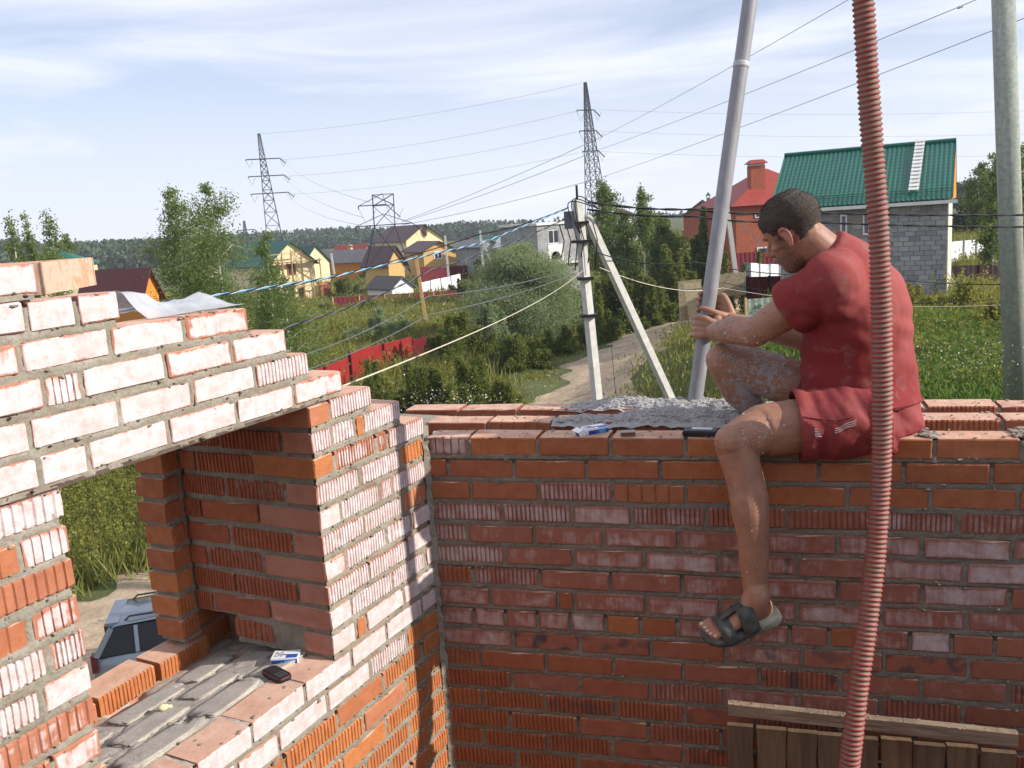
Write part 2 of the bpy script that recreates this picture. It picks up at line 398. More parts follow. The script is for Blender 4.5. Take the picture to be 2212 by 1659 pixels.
lrow(-2, jt(-2, 1115, 992) + [JT], [(RB, .8, .6), (S_, .25, .72)])
lrow(-1, jt(-1, 1202, 1093, 1068, 997) + [JT], [(RB, .92, .5), (S_, .0, .85), (RB, .9, .55), (RB, .8, .6)])
lrow(0, jt(0, 1268, 1164, 1131, 1006) + [JT], [(RB, .82, .55), (RB, .45, .65), (RB, .5, .7), (S_, .05, .9)])
CE = .004
lrow(1, [CE] + jt(1, 1202, 1084) + [JT], [(RB, .02, 1.), (RB, .85, .55), (RB, .82, .6)])
lrow(2, [CE] + jt(2, 1180, 1140, 1026) + [JT], [(RB, .85, .55), (RB, .8, .5), (RB, .88, .5), (S_, .8, .6)])
lrow(3, [CE] + jt(3, 1210, 1093) + [JT], [(RB, .35, .85), (RB, .88, .5), (RB, .86, .6)])
lrow(4, [CE] + jt(4, 1238, 1163, 1041) + [JT], [(S_, .85, .55), (RB, .9, .5), (RB, .92, .5), (S_, .75, .7)])
lrow(5, [CE] + jt(5, 1225, 1110) + [JT], [(S_, .9, .45), (RB, .9, .5), (RB, .9, .5)])
lrow(6, [CE] + jt(6, 1279, 1180, 1057) + [JT], [(S_, .88, .5), (RB, .9, .5), (RB, .95, .45), (S_, .9, .45)])
lrow(7, [CE] + jt(7, 1214, 1100, 1070) + [JT], [(S_, .85, .5), (S_, .93, .5), (S_, .05, .85), (S_, .95, .4)])
lrow(8, [CE] + jt(8, 1268, 1161, 1056, 918, 757) + [1.23, 1.50, 1.76, 2.02, 2.28, 2.54, FAR], [(S_, .82, .5), (S_, .92, .5), (S_, .93, .45), (S_, .95, .5), (S_, .93, .4), (S_, .95, .4), (S_, .9, .45)])
lrow(9, [CE] + jt(9, 1225, 1113, 985, 836) + [1.09, 1.35, 1.62, 1.88, 2.14, 2.4, FAR], [(RB, .0, .95), (RB, .85, .5), (S_, .85, .55), (S_, .93, .45), (S_, .9, .5), (S_, .9, .4), (S_, .9, .4)])
for rw_ in range(10, 23):
    o = {0: [.13, .39, .65, .91, 1.17, 1.43], 1: [.26, .52, .78, 1.04, 1.30, 1.56]}[rw_ % 2]
    o = [v + rng.uniform(-.012, .012) for v in o]
    lrow(rw_, [CE] + o + [1.82, 2.08, FAR], [(RB, rng.choice([0, 0, .05, .12]), rng.uniform(.85, 1.)) if rng.random() < .78 else (S_, rng.choice([0, .1, .3]), rng.uniform(.7, .95)) for _ in range(9)])
# courses of the pier left of the opening
def ljrow(row, xs, spec):
    e = [JL] + [jt(row, x / 1.835)[0] for x in xs] + [1.86, 2.12, 2.38, FAR]
    lrow(row, e, spec)
ljrow(-2, [], [(RB, .95, .4), (S_, .9, .4)])
ljrow(-1, [115], [(WD, .8, .5), (WD, .15, .7)])
ljrow(0, [], [(RB, .28, .62)])
ljrow(1, [178], [(WD, .62, .55), (WD, .12, .66)])
ljrow(2, [272], [(RB, .8, .55), (RB, .93, .45)])
ljrow(3, [240], [(S_, .85, .5), (RB, .85, .55)])
ljrow(4, [], [(RB, .45, .6)])
ljrow(5, [298], [(S_, .6, .62), (RB, .2, .65)])
ljrow(6, [], [(RB, .5, .6)])
ljrow(7, [230], [(S_, .8, .5), (RB, .7, .6)])
# top course: one bedded brick and the row behind it
lrow(-8, jt(-8, c1(245)) + [1.72, 1.98, 2.24, 2.5, FAR], [(S_, .8, .5), (S_, .8, .5)])
V, F = mortar_sheet(LW(0, 0, 0), LT, LN, rects, spans, 0, 2.75, rowz(22) - CH, rowz(-8) + .01, seed=3)
sheet = npmesh('joints', V, F, M_MORTAR, smooth=True); link('mortar', sheet, win)
# body of the wall behind the face
mb = MB(); fr = lambda t, n, z: LW(t, n, z)
ends = {-8: 1.57, -7: .0, -6: 0, -5: 0, -4: 0, -3: 0}
def span_box(a, b, n0, n1, z0, z1, M=fr): mb.box(a, b, n0, n1, z0, z1, M)
for (a, b, z0, z1) in spans: span_box(a + .004, b - .008, .016, .112, z0 + .002, z1 - .004)
span_box(.50, JT + .012, .588, .69, rowz(6) - .08, rowz(-3) - .03)
for row in (7, 8, 9): brick(win, LW(JT + .03, .600, rowz(row) - .065), LX, LN, .25, 'smooth', 0, .7)
span_box(.25, .50, .128, .575, rowz(9), rowz(-1) - .01)          # pier core
span_box(.02, .30, .128, .575, rowz(9), rowz(1) - .01)
span_box(-.5, JT - .016, .128, .60, EYE - 7.4, rowz(9))
span_box(JT - .018, JL + .1, .128, .70, EYE - 7.4, rowz(9) - .03)     # under the sill
span_box(JL + .115, FAR, .128, .60, EYE - 7.4, rowz(-3) - .02)
span_box(0.02, FAR, .018, .127, EYE - 7.4, rowz(22) - CH)
span_box(-.4, .02, .128, .60, EYE - 7.4, rowz(1) - .01)
mb.build('wall_core', M_MORTAR, win)
# reveal of the opening (faces the camera side), stretchers laid in from the face
cr = lambda v: v
for row in range(-3, 8):
    zt = rowz(row); zb = zt - .065
    lay = [(.004, .118), (.132, .385), (.398, .583)] if row % 2 else [(.004, .245), (.258, .500), (.512, .583)]
    if row in (7,): lay = [(.006, .245), (.258, .42)]
    if row == -3: lay = [(.128, .35), (.365, .583)]
    for k, (a, b) in enumerate(lay):
        if k == 0: continue                    # the face brick itself turns the corner
        w = .55 if k == 0 else (.12 if k == 1 and row > 3 else .02)
        if b - a < .03: continue
        kd = rng.choice([RB, RB, S_])
        brick(win, LW(JT, b, zb), -LN, -LT, b - a, kd, w, rng.uniform(.25, .55) if k else rng.uniform(.2, .4))
    # the end of the face brick seen in the reveal is the face brick itself
lr = []
for row in range(-3, 9): lr.append((.10, .583, rowz(row) - CH, rowz(row) - .002))
V, F = mortar_sheet(LW(JT, 0, 0), LN, -LT, [], [(.10, .583, rowz(6) - .075, rowz(-3)), (.10, .42, rowz(8), rowz(6))], .0, .60, rowz(8), rowz(-3) + .01, seed=9)
npm = npmesh('joints', V + np.array([-LT.x * .003, -LT.y * .003, 0]), F[:, ::-1], M_MORTAR, smooth=True); link('mortar', npm, win)
# outer rebate of the opening: a narrow column of cut bricks
for row in range(-3, 8):
    zt = rowz(row); zb = zt - .065; w_ = .075 + rng.uniform(-.008, .008)
    kd = WD if row > 5 or row % 3 == 0 else S_
    o = brick(win, LW(JT + w_, .583, zb), -LT, LN, w_ - .004, kd, .04, rng.uniform(.55, .8) + (.15 if row > 4 else 0), D=1.08, jit=1.4)
    mb = MB(); mb.box(JT - .01, JT + w_ - .012, .592, .70, zb - .019, zb + .001, fr); mb.build('mortar', M_MORTAR, win)
# left jamb of the opening: only its far edge and the parts behind can show
for row in range(-2, 8):
    zt = rowz(row); zb = zt - .065
    brick(win, LW(JL, .122, zb), LN, LT, .24, S_, .3, .4, D=.9)
    brick(win, LW(JL, .372, zb), LN, LT, .21, S_, .2, .4, D=.9)
# outer upstand of the sill: bricks lying end to end
zs8 = rowz(8)
for a, b, w in ((.60, .817, .02), (.840, 1.058, .06), (1.075, 1.31, .05), (1.325, 1.56, .05)):
    brick(win, LW(b, .583, zs8 - .088), -LT, LN, b - a, RB, w, .88, H=1.1, D=1.0, jit=1.5)
brick(win, LW(1.06, .705, zs8 - .16), -LT, LN, .25, RB, 0, .8); brick(win, LW(1.32, .705, zs8 - .16), -LT, LN, .25, RB, 0, .8)
# the trodden mortar bed on the sill, sloping out, with torn patches down to the brick
nx, ny = 130, 82
gx, gy = np.meshgrid(np.linspace(JT - .13, JL + .12, nx), np.linspace(.008, .60, ny))
sl = np.clip((gy - .16) / .42, 0, 1); zz = zs8 - .004 - .074 * (.85 * sl + .15 * sl * sl)
nA = vnoise(gx, gy, 9, 21); nB = vnoise(gx, gy, 30, 22); nC = vnoise(gx, gy, 90, 23); nD = vnoise(gx + 3, gy + 1, 14, 24)
rg = 1 / (1 + np.exp(-(nA - .45) * 14))
zz = zz + (nB - .5) * .006 * rg + (nC - .5) * .0025 * rg + (nA - .5) * .005
hole = 1 / (1 + np.exp(-(nD - .84) * 45)); hole *= (gy > .17); zz = zz - hole * .030
# brick outlines pressed through the bed
for (a, b, c, d) in [(.66, .78, .17, .40), (.80, .98, .13, .25), (1.0, 1.25, .14, .26), (.98, 1.2, .30, .42), (.72, .95, .45, .56), (1.22, 1.4, .3, .5)]:
    dd = np.minimum(np.minimum(gx - a, b - gx), np.minimum(gy - c, d - gy)); dd = dd + (nB - .5) * .035 + (nA - .5) * .03; zz = zz - .0045 * np.exp(-(dd / .005) ** 2) * (nD > .3) + .004 * np.clip(dd / .02, 0, 1)
zz = np.where(gy < .122, np.minimum(zz, zs8 - .003 + (nC - .5) * .004), zz)
V = np.stack([CORN.x + LT.x * gx + LN.x * gy, CORN.y + LT.y * gx + LN.y * gy, zz], -1).reshape(-1, 3)
idx = np.arange(nx * ny).reshape(ny, nx); F = np.stack([idx[:-1, :-1], idx[:-1, 1:], idx[1:, 1:], idx[1:, :-1]], -1).reshape(-1, 4)
t = NT('sill_mortar'); v = t.obj(); a = t.noise(v, 10, 5, .65); b = t.noise(v, 120, 5, .7)
c = t.mix(t.ramp(a, (.3, 0.), (.65, 1.)), (.38, .34, .29), (.52, .475, .41)); c = t.mix(t.ramp(b, (.3, .5), (.55, 0.)), c, (.15, .13, .11))
a_h = t.n('Attribute', {'attribute_name': 'torn'}); c = t.mix(a_h.outputs['Fac'], c, (.50, .14, .05))
t.set(Base_Color=c, Roughness=.95); t.bump(b, .3, .003); M_SILL = t.m
me = npmesh('bed', V, F[:, ::-1], M_SILL, smooth=True)
ca = me.attributes.new('torn', 'FLOAT', 'POINT'); ca.data.foreach_set('value', (hole * (nB > .42)).astype(np.float32).ravel())
link('sill_bed', me, win)
# lintel: a thin steel and concrete strip carrying the courses over the opening
mb = MB(); mb.box(JT - .06, JL + .12, .004, .115, rowz(-2) + .002, rowz(-2) + .012, fr); mb.box(JT - .06, JL + .12, .14, .56, rowz(-2) + .0, rowz(-2) + .06, fr)
mb.build('lintel', simple('rusty_steel', (.10, .07, .055), .8, .4, 20), win)
# crumbs of squeezed mortar along the edges
WIN_RECTS = list(rects)
def lumps(name, pts, mat, parent=None, smin=.004, smax=.012, seed=3, kind='stuff', flat=.6):
    r = random.Random(seed); V = []; F = []
    ico = [(0, 0, 1), (.89, 0, .45), (.28, .85, .45), (-.72, .53, .45), (-.72, -.53, .45), (.28, -.85, .45), (.72, .53, -.45), (-.28, .85, -.45), (-.89, 0, -.45), (-.28, -.85, -.45), (.72, -.53, -.45), (0, 0, -1)]
    fi = [(0, 1, 2), (0, 2, 3), (0, 3, 4), (0, 4, 5), (0, 5, 1), (1, 6, 2), (2, 7, 3), (3, 8, 4), (4, 9, 5), (5, 10, 1), (6, 7, 2), (7, 8, 3), (8, 9, 4), (9, 10, 5), (10, 6, 1), (11, 7, 6), (11, 8, 7), (11, 9, 8), (11, 10, 9), (11, 6, 10)]
    for p in pts:
        s = smin + (smax - smin) * r.random() ** 2; b = len(V); sx, sy, sz = s * r.uniform(.6, 1.4), s * r.uniform(.6, 1.4), s * r.uniform(.5, 1.) * flat
        for q in ico:
            k = r.uniform(.75, 1.2); V.append((p[0] + q[0] * sx * k, p[1] + q[1] * sy * k, p[2] + q[2] * sz * k))
        F += [(b + i, b + j, b + k2) for i, j, k2 in fi]
    me = bpy.data.meshes.new(name); me.from_pydata(V, [], F); me.materials.append(mat); me.update()
    o = link(name, me, parent)
    if kind: o['kind'] = kind
    return o
P = []
for _ in range(150):
    t_ = rng.uniform(.64, 1.45); n_ = abs(rng.gauss(.3, .12)); s_ = max(0, min(1, (n_ - .16) / .42))
    P.append(LW(t_, n_, zs8 - .074 * s_ + .001))
for _ in range(160):
    row = rng.choice([-7, -6, -5, -4, -3, -2, -1, 0]); e = {-7: 1.26, -6: .84, -5: .69, -4: .6, -3: .47, -2: .3, -1: .14, 0: .02}[row]
    P.append(LW(e + abs(rng.gauss(0, .05)) + .1, rng.uniform(.0, .11), rowz(row) + .0))
lumps('mortar_crumbs', P, M_MORTAR, win, .002, .009)
P = []
for (a, b, c, d) in WIN_RECTS:
    for _ in range(int((b - a) * 30)): P.append(LW(rng.uniform(a, b), rng.uniform(-.002, .003), (c if rng.random() < .7 else d) + rng.gauss(0, .003)))
lumps('squeezed_mortar', P, M_MORTAR, win, .0035, .010, 8, flat=.55)
for (t_, n_, l_, w_, a_) in ((.70, .17, .20, .115, .03), (.93, .18, .24, .12, -.04), (1.20, .185, .25, .12, .02), (1.40, .19, .17, .12, 0), (.66, .31, .12, .11, .05), (.84, .32, .22, .115, .06), (1.10, .32, .25, .12, -.03), (1.37, .33, .22, .12, .04), (.74, .455, .21, .11, -.05), (.99, .46, .24, .115, .03), (1.26, .46, .24, .12, -.02)):
    sl_ = max(0, min(1, (n_ - .16) / .42)); zc = zs8 - .074 * (.85 * sl_ + .15 * sl_ * sl_) - .006 + rng.uniform(0, .005); bm = bmesh.new(); bmesh.ops.create_cube(bm, size=1)
    bmesh.ops.subdivide_edges(bm, edges=bm.edges[:], cuts=5, use_grid_fill=True)
    for q in bm.verts:
        x_, y_ = q.co.x * l_, q.co.y * w_; k_ = 1 - .10 * (abs(q.co.x * 2) ** 6 + abs(q.co.y * 2) ** 6) * rng.uniform(.3, 1.6); x_, y_ = x_ * k_ * math.cos(a_) - y_ * k_ * math.sin(a_), x_ * k_ * math.sin(a_) + y_ * k_ * math.cos(a_)
        q.co = LW(t_ + x_, n_ + y_, zc + q.co.z * .012 - (y_ * .165) + rng.uniform(-.0009, .0009))
    for f in bm.faces: f.smooth = True
    me = bpy.data.meshes.new('brick'); bm.to_mesh(me); bm.free(); link('brick', me, win, M_SILL)

# ================================================================ the back wall: three leaves with gaps
bw = empty('brick_wall', RW(1.5, .3, EYE - 7.4), label='red brick wall of three parallel leaves that the man sits on', cat='wall')
def ju(row, *xs, n=0.):
    out = []
    for x in xs:
        y = 1300.
        for _ in range(6):
            u = Ru(x / 1.3888, y / 1.3888, n); p = proj(RW(u, n, rowz(row) - .035)); y = p[1] * 1.3888
        out.append(u)
    return out
d4 = lambda v: 1200 + v / 1.952
rects = []; spans = []
UE = 2.9
def rrow(row, ends, spec=None, wdef=(.15, .45), tdef=(.2, .5), n0=0., H=1., soot=0.):
    zt = rowz(row); zb = zt - .065
    for i in range(len(ends) - 1):
        a, b = ends[i] + (.007 if i else .0), ends[i + 1] - .007
        if b - a < .02: continue
        if spec and i < len(spec) and spec[i]: k, w, to = spec[i][:3]; so = spec[i][3] if len(spec[i]) > 3 else 0.
        else: k, w, to, so = (rng.choice([S_, S_, S_, RB]), rng.uniform(*wdef), rng.uniform(*tdef), rng.choice([0, 0, 0, soot]))
        brick(bw, RW(a, n0, zb), RT, RN, b - a, k, w, to, soot=so)
        if n0 == 0: rects.append((a, b, zb, zt))
    if n0 == 0: spans.append((ends[0] - .012, ends[-1], zt - CH - .002, zt - .004))
E0 = .012
rrow(1, [E0] + ju(1, d4(400), d4(805), d4(1230), d4(1672), 2298, 2543, 2804, 3068) + [2.26, 2.52, UE], [(WD, .65, .15, .6), (S_, 0, .85), (S_, .02, .65), (S_, .03, .62), (S_, 0, .85), (S_, 0, .7), (S_, 0, .8), (S_, .05, .8), (S_, .1, .75)])
rrow(2, [E0] + ju(2, d4(280), d4(670), d4(1093), d4(1525), 2204, 2457, 2712, 2976) + [2.14, 2.4, 2.66, UE], [(S_, 0, .5), (S_, .08, .55), (S_, .02, .68), (S_, .02, .62), (S_, 0, .75), (S_, .1, .8), (S_, .05, .75), (S_, .05, .65), (S_, .0, .7)])
rrow(3, [E0] + ju(3, d4(415), d4(812), d4(1245), d4(1675), 2299, 2541, 2791, 3055) + [2.26, 2.52, UE], [(S_, .1, .65), (S_, .12, .6), (RB, .55, .25), (WD, .1, .72), (S_, .03, .7), (S_, .0, .75), (S_, .05, .72), (S_, .05, .72), (S_, .1, .7)])
rrow(4, [E0] + ju(4, d4(598), d4(1008), d4(1355), d4(1797), 2361, 2640, 2876) + [2.1, 2.36, 2.62, UE], [(RB, .6, .25), (RB, .62, .2), (S_, .6, .3), (RB, .5, .15), (RB, .3, .3), (RB, .25, .25), (RB, .5, .2), (RB, .4, .2)])
rrow(5, [E0] + ju(5, d4(400), d4(785), d4(1195), d4(1630), 2296, 2512, 2768, 3036) + [2.24, 2.5, UE], [(RB, .55, .3), (S_, .3, .35), (S_, .35, .3), (S_, .45, .28), (S_, .4, .2), (S_, .42, .15), (S_, .5, .15), (S_, .65, .15), (S_, .5, .2)])
rrow(6, [E0] + ju(6, d4(617), d4(1013), d4(1432), d4(1870), 2158, 2392, 2643, 2897) + [2.12, 2.38, 2.64, UE], [(RB, .7, .3), (S_, .35, .35), (S_, .45, .3), (S_, .6, .25), (S_, .3, .25, .8), (S_, .5, .2, .7), (S_, .35, .25), (S_, .55, .2), (S_, .7, .2)])
rrow(7, [E0] + ju(7, d4(428), d4(822), d4(1235), d4(1652), 2282, 2514, 2766, 3031) + [2.24, 2.5, UE], [(RB, .1, .5), (RB, .5, .25), (S_, .3, .4), (S_, .3, .3), (S_, .4, .25), (S_, .4, .25), (S_, .35, .2), (S_, .6, .2), (S_, .2, .4)])
rrow(8, [E0] + ju(8, d4(530), d4(925), d4(1022), d4(1440), d4(1875), 2161, 2394, 2645, 2901) + [2.12, 2.38, 2.64, UE], [(S_, .45, .3), (S_, .4, .3), (S_, .0, .45), (S_, .4, .3), (S_, .5, .25), (S_, .5, .2), (S_, .5, .2), (S_, .5, .2), (S_, .45, .2), (S_, .4, .2)])
hd = ju(9, d4(435), d4(620), d4(807), d4(1000), d4(1205), d4(1410), d4(1625)); hd += [hd[-1] + .128 * k for k in range(1, 9)]
rrow(9, [E0] + hd + [UE], [(S_, .5, .25), (S_, .62, .25), (S_, .45, .3), (S_, .5, .3), (S_, .7, .2, .3), (S_, .0, .85), (S_, .0, .6), (S_, .5, .2), (S_, .5, .2), (S_, .45, .25), (S_, .4, .25), (S_, .0, .6), (S_, .4, .15), (S_, .8, .1)])
rrow(10, [E0] + ju(10, d4(660), d4(1053), d4(1470), d4(1908), 2407, 2651, 2908) + [2.14, 2.4, 2.66, UE], [(S_, .5, .35), (S_, .3, .35, .9), (S_, .25, .4, .6), (S_, .15, .45), (S_, .45, .25, .6), (S_, .3, .3, .5), (S_, .2, .3, .8), (S_, .2, .3)])
rrow(11, [E0] + ju(11, 1443, 1638, 1840, 2050, 2280, 2518, 2764, 3024) + [2.25, 2.5, UE], [(RB, .1, .6), (S_, .05, .5), (S_, .05, .5), (S_, .1, .4)] + [None] * 6, (.05, .3), (.2, .4), soot=.7)
rrow(12, [E0] + ju(12, 1535, 1740, 1950, 2172, 2400, 2639, 2889) + [2.13, 2.4, UE], [(RB, .0, .5), (S_, .3, .35), (S_, .1, .4)] + [None] * 7, (.05, .45), (.2, .35), soot=.8)
for row in range(13, 22):
    o = [.14 + .26 * k for k in range(10)] if row % 2 else [.26 + .26 * k for k in range(10)]
    rrow(row, [E0] + [v + rng.uniform(-.012, .012) for v in o] + [UE], [(RB, 0, rng.uniform(.5, .8)), (RB, 0, .6)] + [None] * 9, (.0, .18), (.28, .55), soot=.5)
# middle and far leaves: their top courses show
for n0, sh, e0 in ((.255, [1278, 1463, 1656, 1858, 2068, 2290, 2510, 2755, 3010], -.11), (.478, [1380, 1555, 1740, 1945, 2160, 2370, 2560, 2780, 3000], -.27)):
    js = ju(1, *sh, n=n0)
    rrow(1, [e0] + js + [UE], [(S_, .05, .35)] + [(rng.choice([S_, RB, WD]), rng.uniform(0, .12), rng.uniform(.25, .6)) for _ in js], n0=n0)
    o = [e0 + .14 + .26 * k for k in range(11)]
    rrow(2, [e0] + o + [UE], None, (0, .1), (.2, .5), n0=n0)
V, F = mortar_sheet(RW(0, 0, 0), RT, RN, rects, spans, -.012, UE, rowz(21) - CH, rowz(1) + .01, seed=5)
link('mortar', npmesh('joints', V, F, M_MORTAR_SHADED, smooth=True), bw)
r = random.Random(31); P = []
for (a, b, c, d) in rects:
    for _ in range(int((b - a) * 26)): P.append(RW(r.uniform(a, b), r.uniform(-.002, .003), (c if r.random() < .7 else d) + r.gauss(0, .003)))
BACK_DRIPS = P
mb = MB(); fr2 = lambda u, n, z: RW(u, n, z)
mb.box(.0, UE, .018, .112, EYE - 7.4, rowz(1) - .012, fr2)
mb.box(-.11, UE, .266, .366, EYE - 7.4, rowz(1) - .012, fr2)
mb.box(-.27, UE, .488, .592, EYE - 7.4, rowz(1) - .012, fr2)
mb.box(-.2, UE, .112, .488, EYE - 7.4, rowz(4), fr2)
mb.build('wall_core', M_MORTAR, bw)
lumps('squeezed_mortar', BACK_DRIPS, M_MORTAR_SHADED, bw, .003, .009, 12, flat=.55)
P = []
for _ in range(420): P.append(RW(rng.uniform(0, 2.6), rng.choice([.0, .255, .478]) + rng.uniform(0.0, .12), rowz(1) + .0015))
lumps('mortar_crumbs', P, M_MORTAR, bw, .002, .008)
P = []
for u in ju(1, 2804, 3068) + ju(1, 2755, 3010, n=.255):
    for _ in range(14): P.append(RW(u + rng.gauss(0, .012), (.02 if u > 1.3 else 0) + rng.uniform(0.0, .12), rowz(1) + .002))
lumps('mortar_crumbs', P, M_MORTAR, bw, .006, .02)
# floor slab inside, so that light comes up from a real floor
M_FLOOR = simple('dusty_boards', (.10, .075, .055), .9, .3, 4)
mb = MB(); mb.box(-4, 4, -4.5, 3.9, EYE - 2.75, EYE - 2.55); fl = mb.build('floor', M_FLOOR); tag(fl, 'dark dusty floor inside the unfinished brick room', kind='structure')
mb = MB(); mb.box(-3.2, 4.2, -2.6, -2.2, EYE - 2.75, EYE + .35); o = mb.build('room_wall', simple('plain_brick', (.26, .085, .05), .9, .3, 9)); o['kind'] = 'structure'
mb = MB(); mb.box(3.7, 4.1, -2.2, 2.1, EYE - 2.75, rowz(1)); o = mb.build('room_wall', bpy.data.materials['plain_brick']); o['kind'] = 'structure'
# mortar squeezed into the inner corner
mb = MB(); vs = []; r = random.Random(6); zc = rowz(1) - .01; k = 0
while zc > EYE - 2.6:
    a, b = .008 + r.uniform(-.003, .010), .010 + r.uniform(-.003, .012); vs += [LW(a + .004, -.001, zc), RW(b, -.001 + .003, zc), RW(-.005, .04, zc)]; zc -= .022; k += 1
mb.add(vs, [(3 * i + j, 3 * i + 3 + j, 3 * i + 3 + (j + 1) % 3, 3 * i + (j + 1) % 3) for i in range(k - 1) for j in range(3)]); mb.build('corner_mortar', M_MORTAR, bw)
# ================================================================ things on and around the brickwork
# loose yellowish brick lying crosswise on the stepped top
zb = rowz(-7) + .001
A = onz(98, 634, zb); B = onz(205, 614, zb); X = (B - A).normalized(); Y = Vector((-X.y, X.x, 0))
t = NT('brick_buff'); v = t.obj(); a = t.noise(v, 14, 5, .6, .5); b = t.noise(v, 150, 3)
c = t.ramp(a, (.3, (.52, .34, .25)), (.5, (.60, .41, .30)), (.62, (.54, .27, .15)), (.75, (.64, .49, .39)))
t.set(Base_Color=c, Roughness=.9).bump(b, .35, .003)
mb = MB(); M = lambda x, y, z: A + X * x + Y * y + Vector((0, 0, z))
w = (B - A).length
bm = bmesh.new(); bmesh.ops.create_cube(bm, size=1)
for q in bm.verts: q.co = Vector(M((q.co.x + .5) * w, (q.co.y + .5) * .25, (q.co.z + .5) * .073 + .001))
bmesh.ops.bevel(bm, geom=bm.edges[:], offset=.0035, segments=2, affect='EDGES')
me = bpy.data.meshes.new('loose_brick'); bm.to_mesh(me); bm.free()
tag(link('loose_brick', me, None, t.m), 'pale yellowish unbedded brick lying across the stepped top of the whitewashed wall', 'brick')

# crumpled polythene on the stepped top
prof = [(256, 630), (262, 636), (282, 631), (305, 632), (318, 634), (334, 644), (352, 655), (385, 655), (412, 651), (430, 640), (444, 633), (456, 643), (474, 657)]
ts = []; hs = []
for x, y in prof:
    q = onL(x, y, .15) - CORN; ts.append(q.dot(LT)); hs.append(q.z)
ts = np.array(ts[::-1]); hs = np.array(hs[::-1])
nx, ny = 110, 46
tt = np.linspace(ts[0], ts[-1], nx); nn = np.linspace(0, 1, ny)
T, N = np.meshgrid(tt, nn)
Hd = np.interp(T, ts, hs); base = np.where(T > 1.255, rowz(-7), rowz(-6)) + .003
yy = .05 + N * .30 + .06 * np.clip((T - 1.2) / .06, 0, 1)
rise = np.clip(np.minimum(N / .34, 1.), 0, 1) ** 1.4
fall = np.where(N > .34, 1 - ((N - .34) / .66) ** 1.3, 1)
Zs = base + (Hd - base) * rise * fall
w1 = vnoise(T, yy, 18, 41) - .5; w2 = vnoise(T + yy * .8, yy - T * .4, 42, 42) - .5
Zs = Zs + (w1 * .018 + w2 * .007) * np.clip(rise * 1.4, .15, 1) * (1 - np.exp(-((N - .34) / .05) ** 2) * .8)
Zs = np.maximum(Zs, np.where(yy < .118, base, -9))
yy = yy + (vnoise(T, Zs, 16, 43) - .5) * .03 * rise
V = np.stack([CORN.x + LT.x * T + LN.x * yy, CORN.y + LT.y * T + LN.y * yy, Zs], -1).reshape(-1, 3)
idx = np.arange(nx * ny).reshape(ny, nx); F = np.stack([idx[:-1, :-1], idx[:-1, 1:], idx[1:, 1:], idx[1:, :-1]], -1).reshape(-1, 4)
t = NT('polythene'); t.set(Base_Color=(.74, .74, .77), Roughness=.25, Alpha=.62); t.b.inputs['Transmission Weight'].default_value = .25
t.b.inputs['Subsurface Weight'].default_value = .0; t.b.inputs['Specular IOR Level'].default_value = .5
tag(link('plastic_sheet', npmesh('plastic_sheet', V, F, t.m, smooth=True)), 'crumpled translucent white plastic sheet on the stepped brick wall', 'plastic sheet')
V2 = V.copy(); V2[:, :] = V2 * 1
q0 = LW(1.66, .1, rowz(-8) + .003)
mb = MB(); g = []
for j in range(6):
    for i in range(10):
        t_ = 1.60 + i * .05; n_ = .06 + j * .05; g.append(LW(t_, n_, rowz(-8) + .003 + max(0, .055 * math.sin(j / 5 * 3.1)) * (.6 + .4 * math.sin(i * 1.7)) * min(1, i / 3)))
mb.add(g, [(j * 10 + i, j * 10 + i + 1, (j + 1) * 10 + i + 1, (j + 1) * 10 + i) for j in range(5) for i in range(9)])
M_POLY = t.m
tag(mb.build('plastic_sheet', t.m, None, True), 'scrap of plastic sheet on the topmost course at the left picture edge', 'plastic sheet')

# cigarette packs, phone, matchbox, wallet
M_WHT = simple('card_white', (.82, .82, .83), .45, .04); M_BLUE = simple('card_blue', (.02, .10, .42), .4, .25, 30); M_LBLUE = simple('card_cyan', (.10, .38, .62), .4, .1, 30)
M_INK = simple('ink', (.05, .05, .07), .6, .1); M_BLK = simple('black_plastic', (.018, .018, .02), .42, .3, 30, bump=.1); M_RED = simple('dark_red_trim', (.13, .02, .015), .4)
M_SCR = simple('screen_glass', (.03, .032, .036), .12, .1, spec=.6)
def frame_box(mb, O, X, Y, x0, x1, y0, y1, z0, z1):
    mb.box(x0, x1, y0, y1, z0, z1, lambda x, y, z: O + X * x + Y * y + Vector((0, 0, z)))
def pack(O, X, label, ztop, openlid=False):
    Y = Vector((-X.y, X.x, 0)); W_, D_, H_ = .086, .055, .022
    e = empty('cigarette_pack', O, label=label, cat='cigarette pack')
    mb = MB(); frame_box(mb, O, X, Y, 0, W_ if not openlid else W_, 0, D_, 0, H_); mb.build('carton', M_WHT, e)
    mb = MB(); frame_box(mb, O, X, Y, .001, W_ - .001, -.0006, .0, .001, H_ - .006); mb.build('blue_side', M_BLUE, e)
    mb = MB(); frame_box(mb, O, X, Y, .045, .07, -.0012, -.0006, .003, H_ - .008); mb.build('cyan_band', M_LBLUE, e)
    mb = MB(); frame_box(mb, O, X, Y, W_ * .55, W_ - .002, .001, D_ * .45, H_, H_ + .0006); mb.build('blue_patch', M_BLUE, e)
    mb = MB()
    for k in range(5):
        for i in range(7):
            if (i * 5 + k * 3) % 7 < 6: frame_box(mb, O, X, Y, .006 + i * .0042, .0092 + i * .0042, .012 + k * .007, .0145 + k * .007, H_, H_ + .0007)
    for i in range(6): frame_box(mb, O, X, Y, .035 + i * .0035, .0375 + i * .0035, .020, .026, H_, H_ + .0007)
    for i in range(5): frame_box(mb, O, X, Y, .006 + i * .005, .009 + i * .005, -.0018, -.0006, .005, .012)
    mb.build('printed_warning', M_INK, e)
    mb = MB(); frame_box(mb, O, X, Y, .029, .0296, .0, D_, H_, H_ + .0006); mb.build('lid_seam', simple('seam', (.35, .35, .38)), e)
    return e
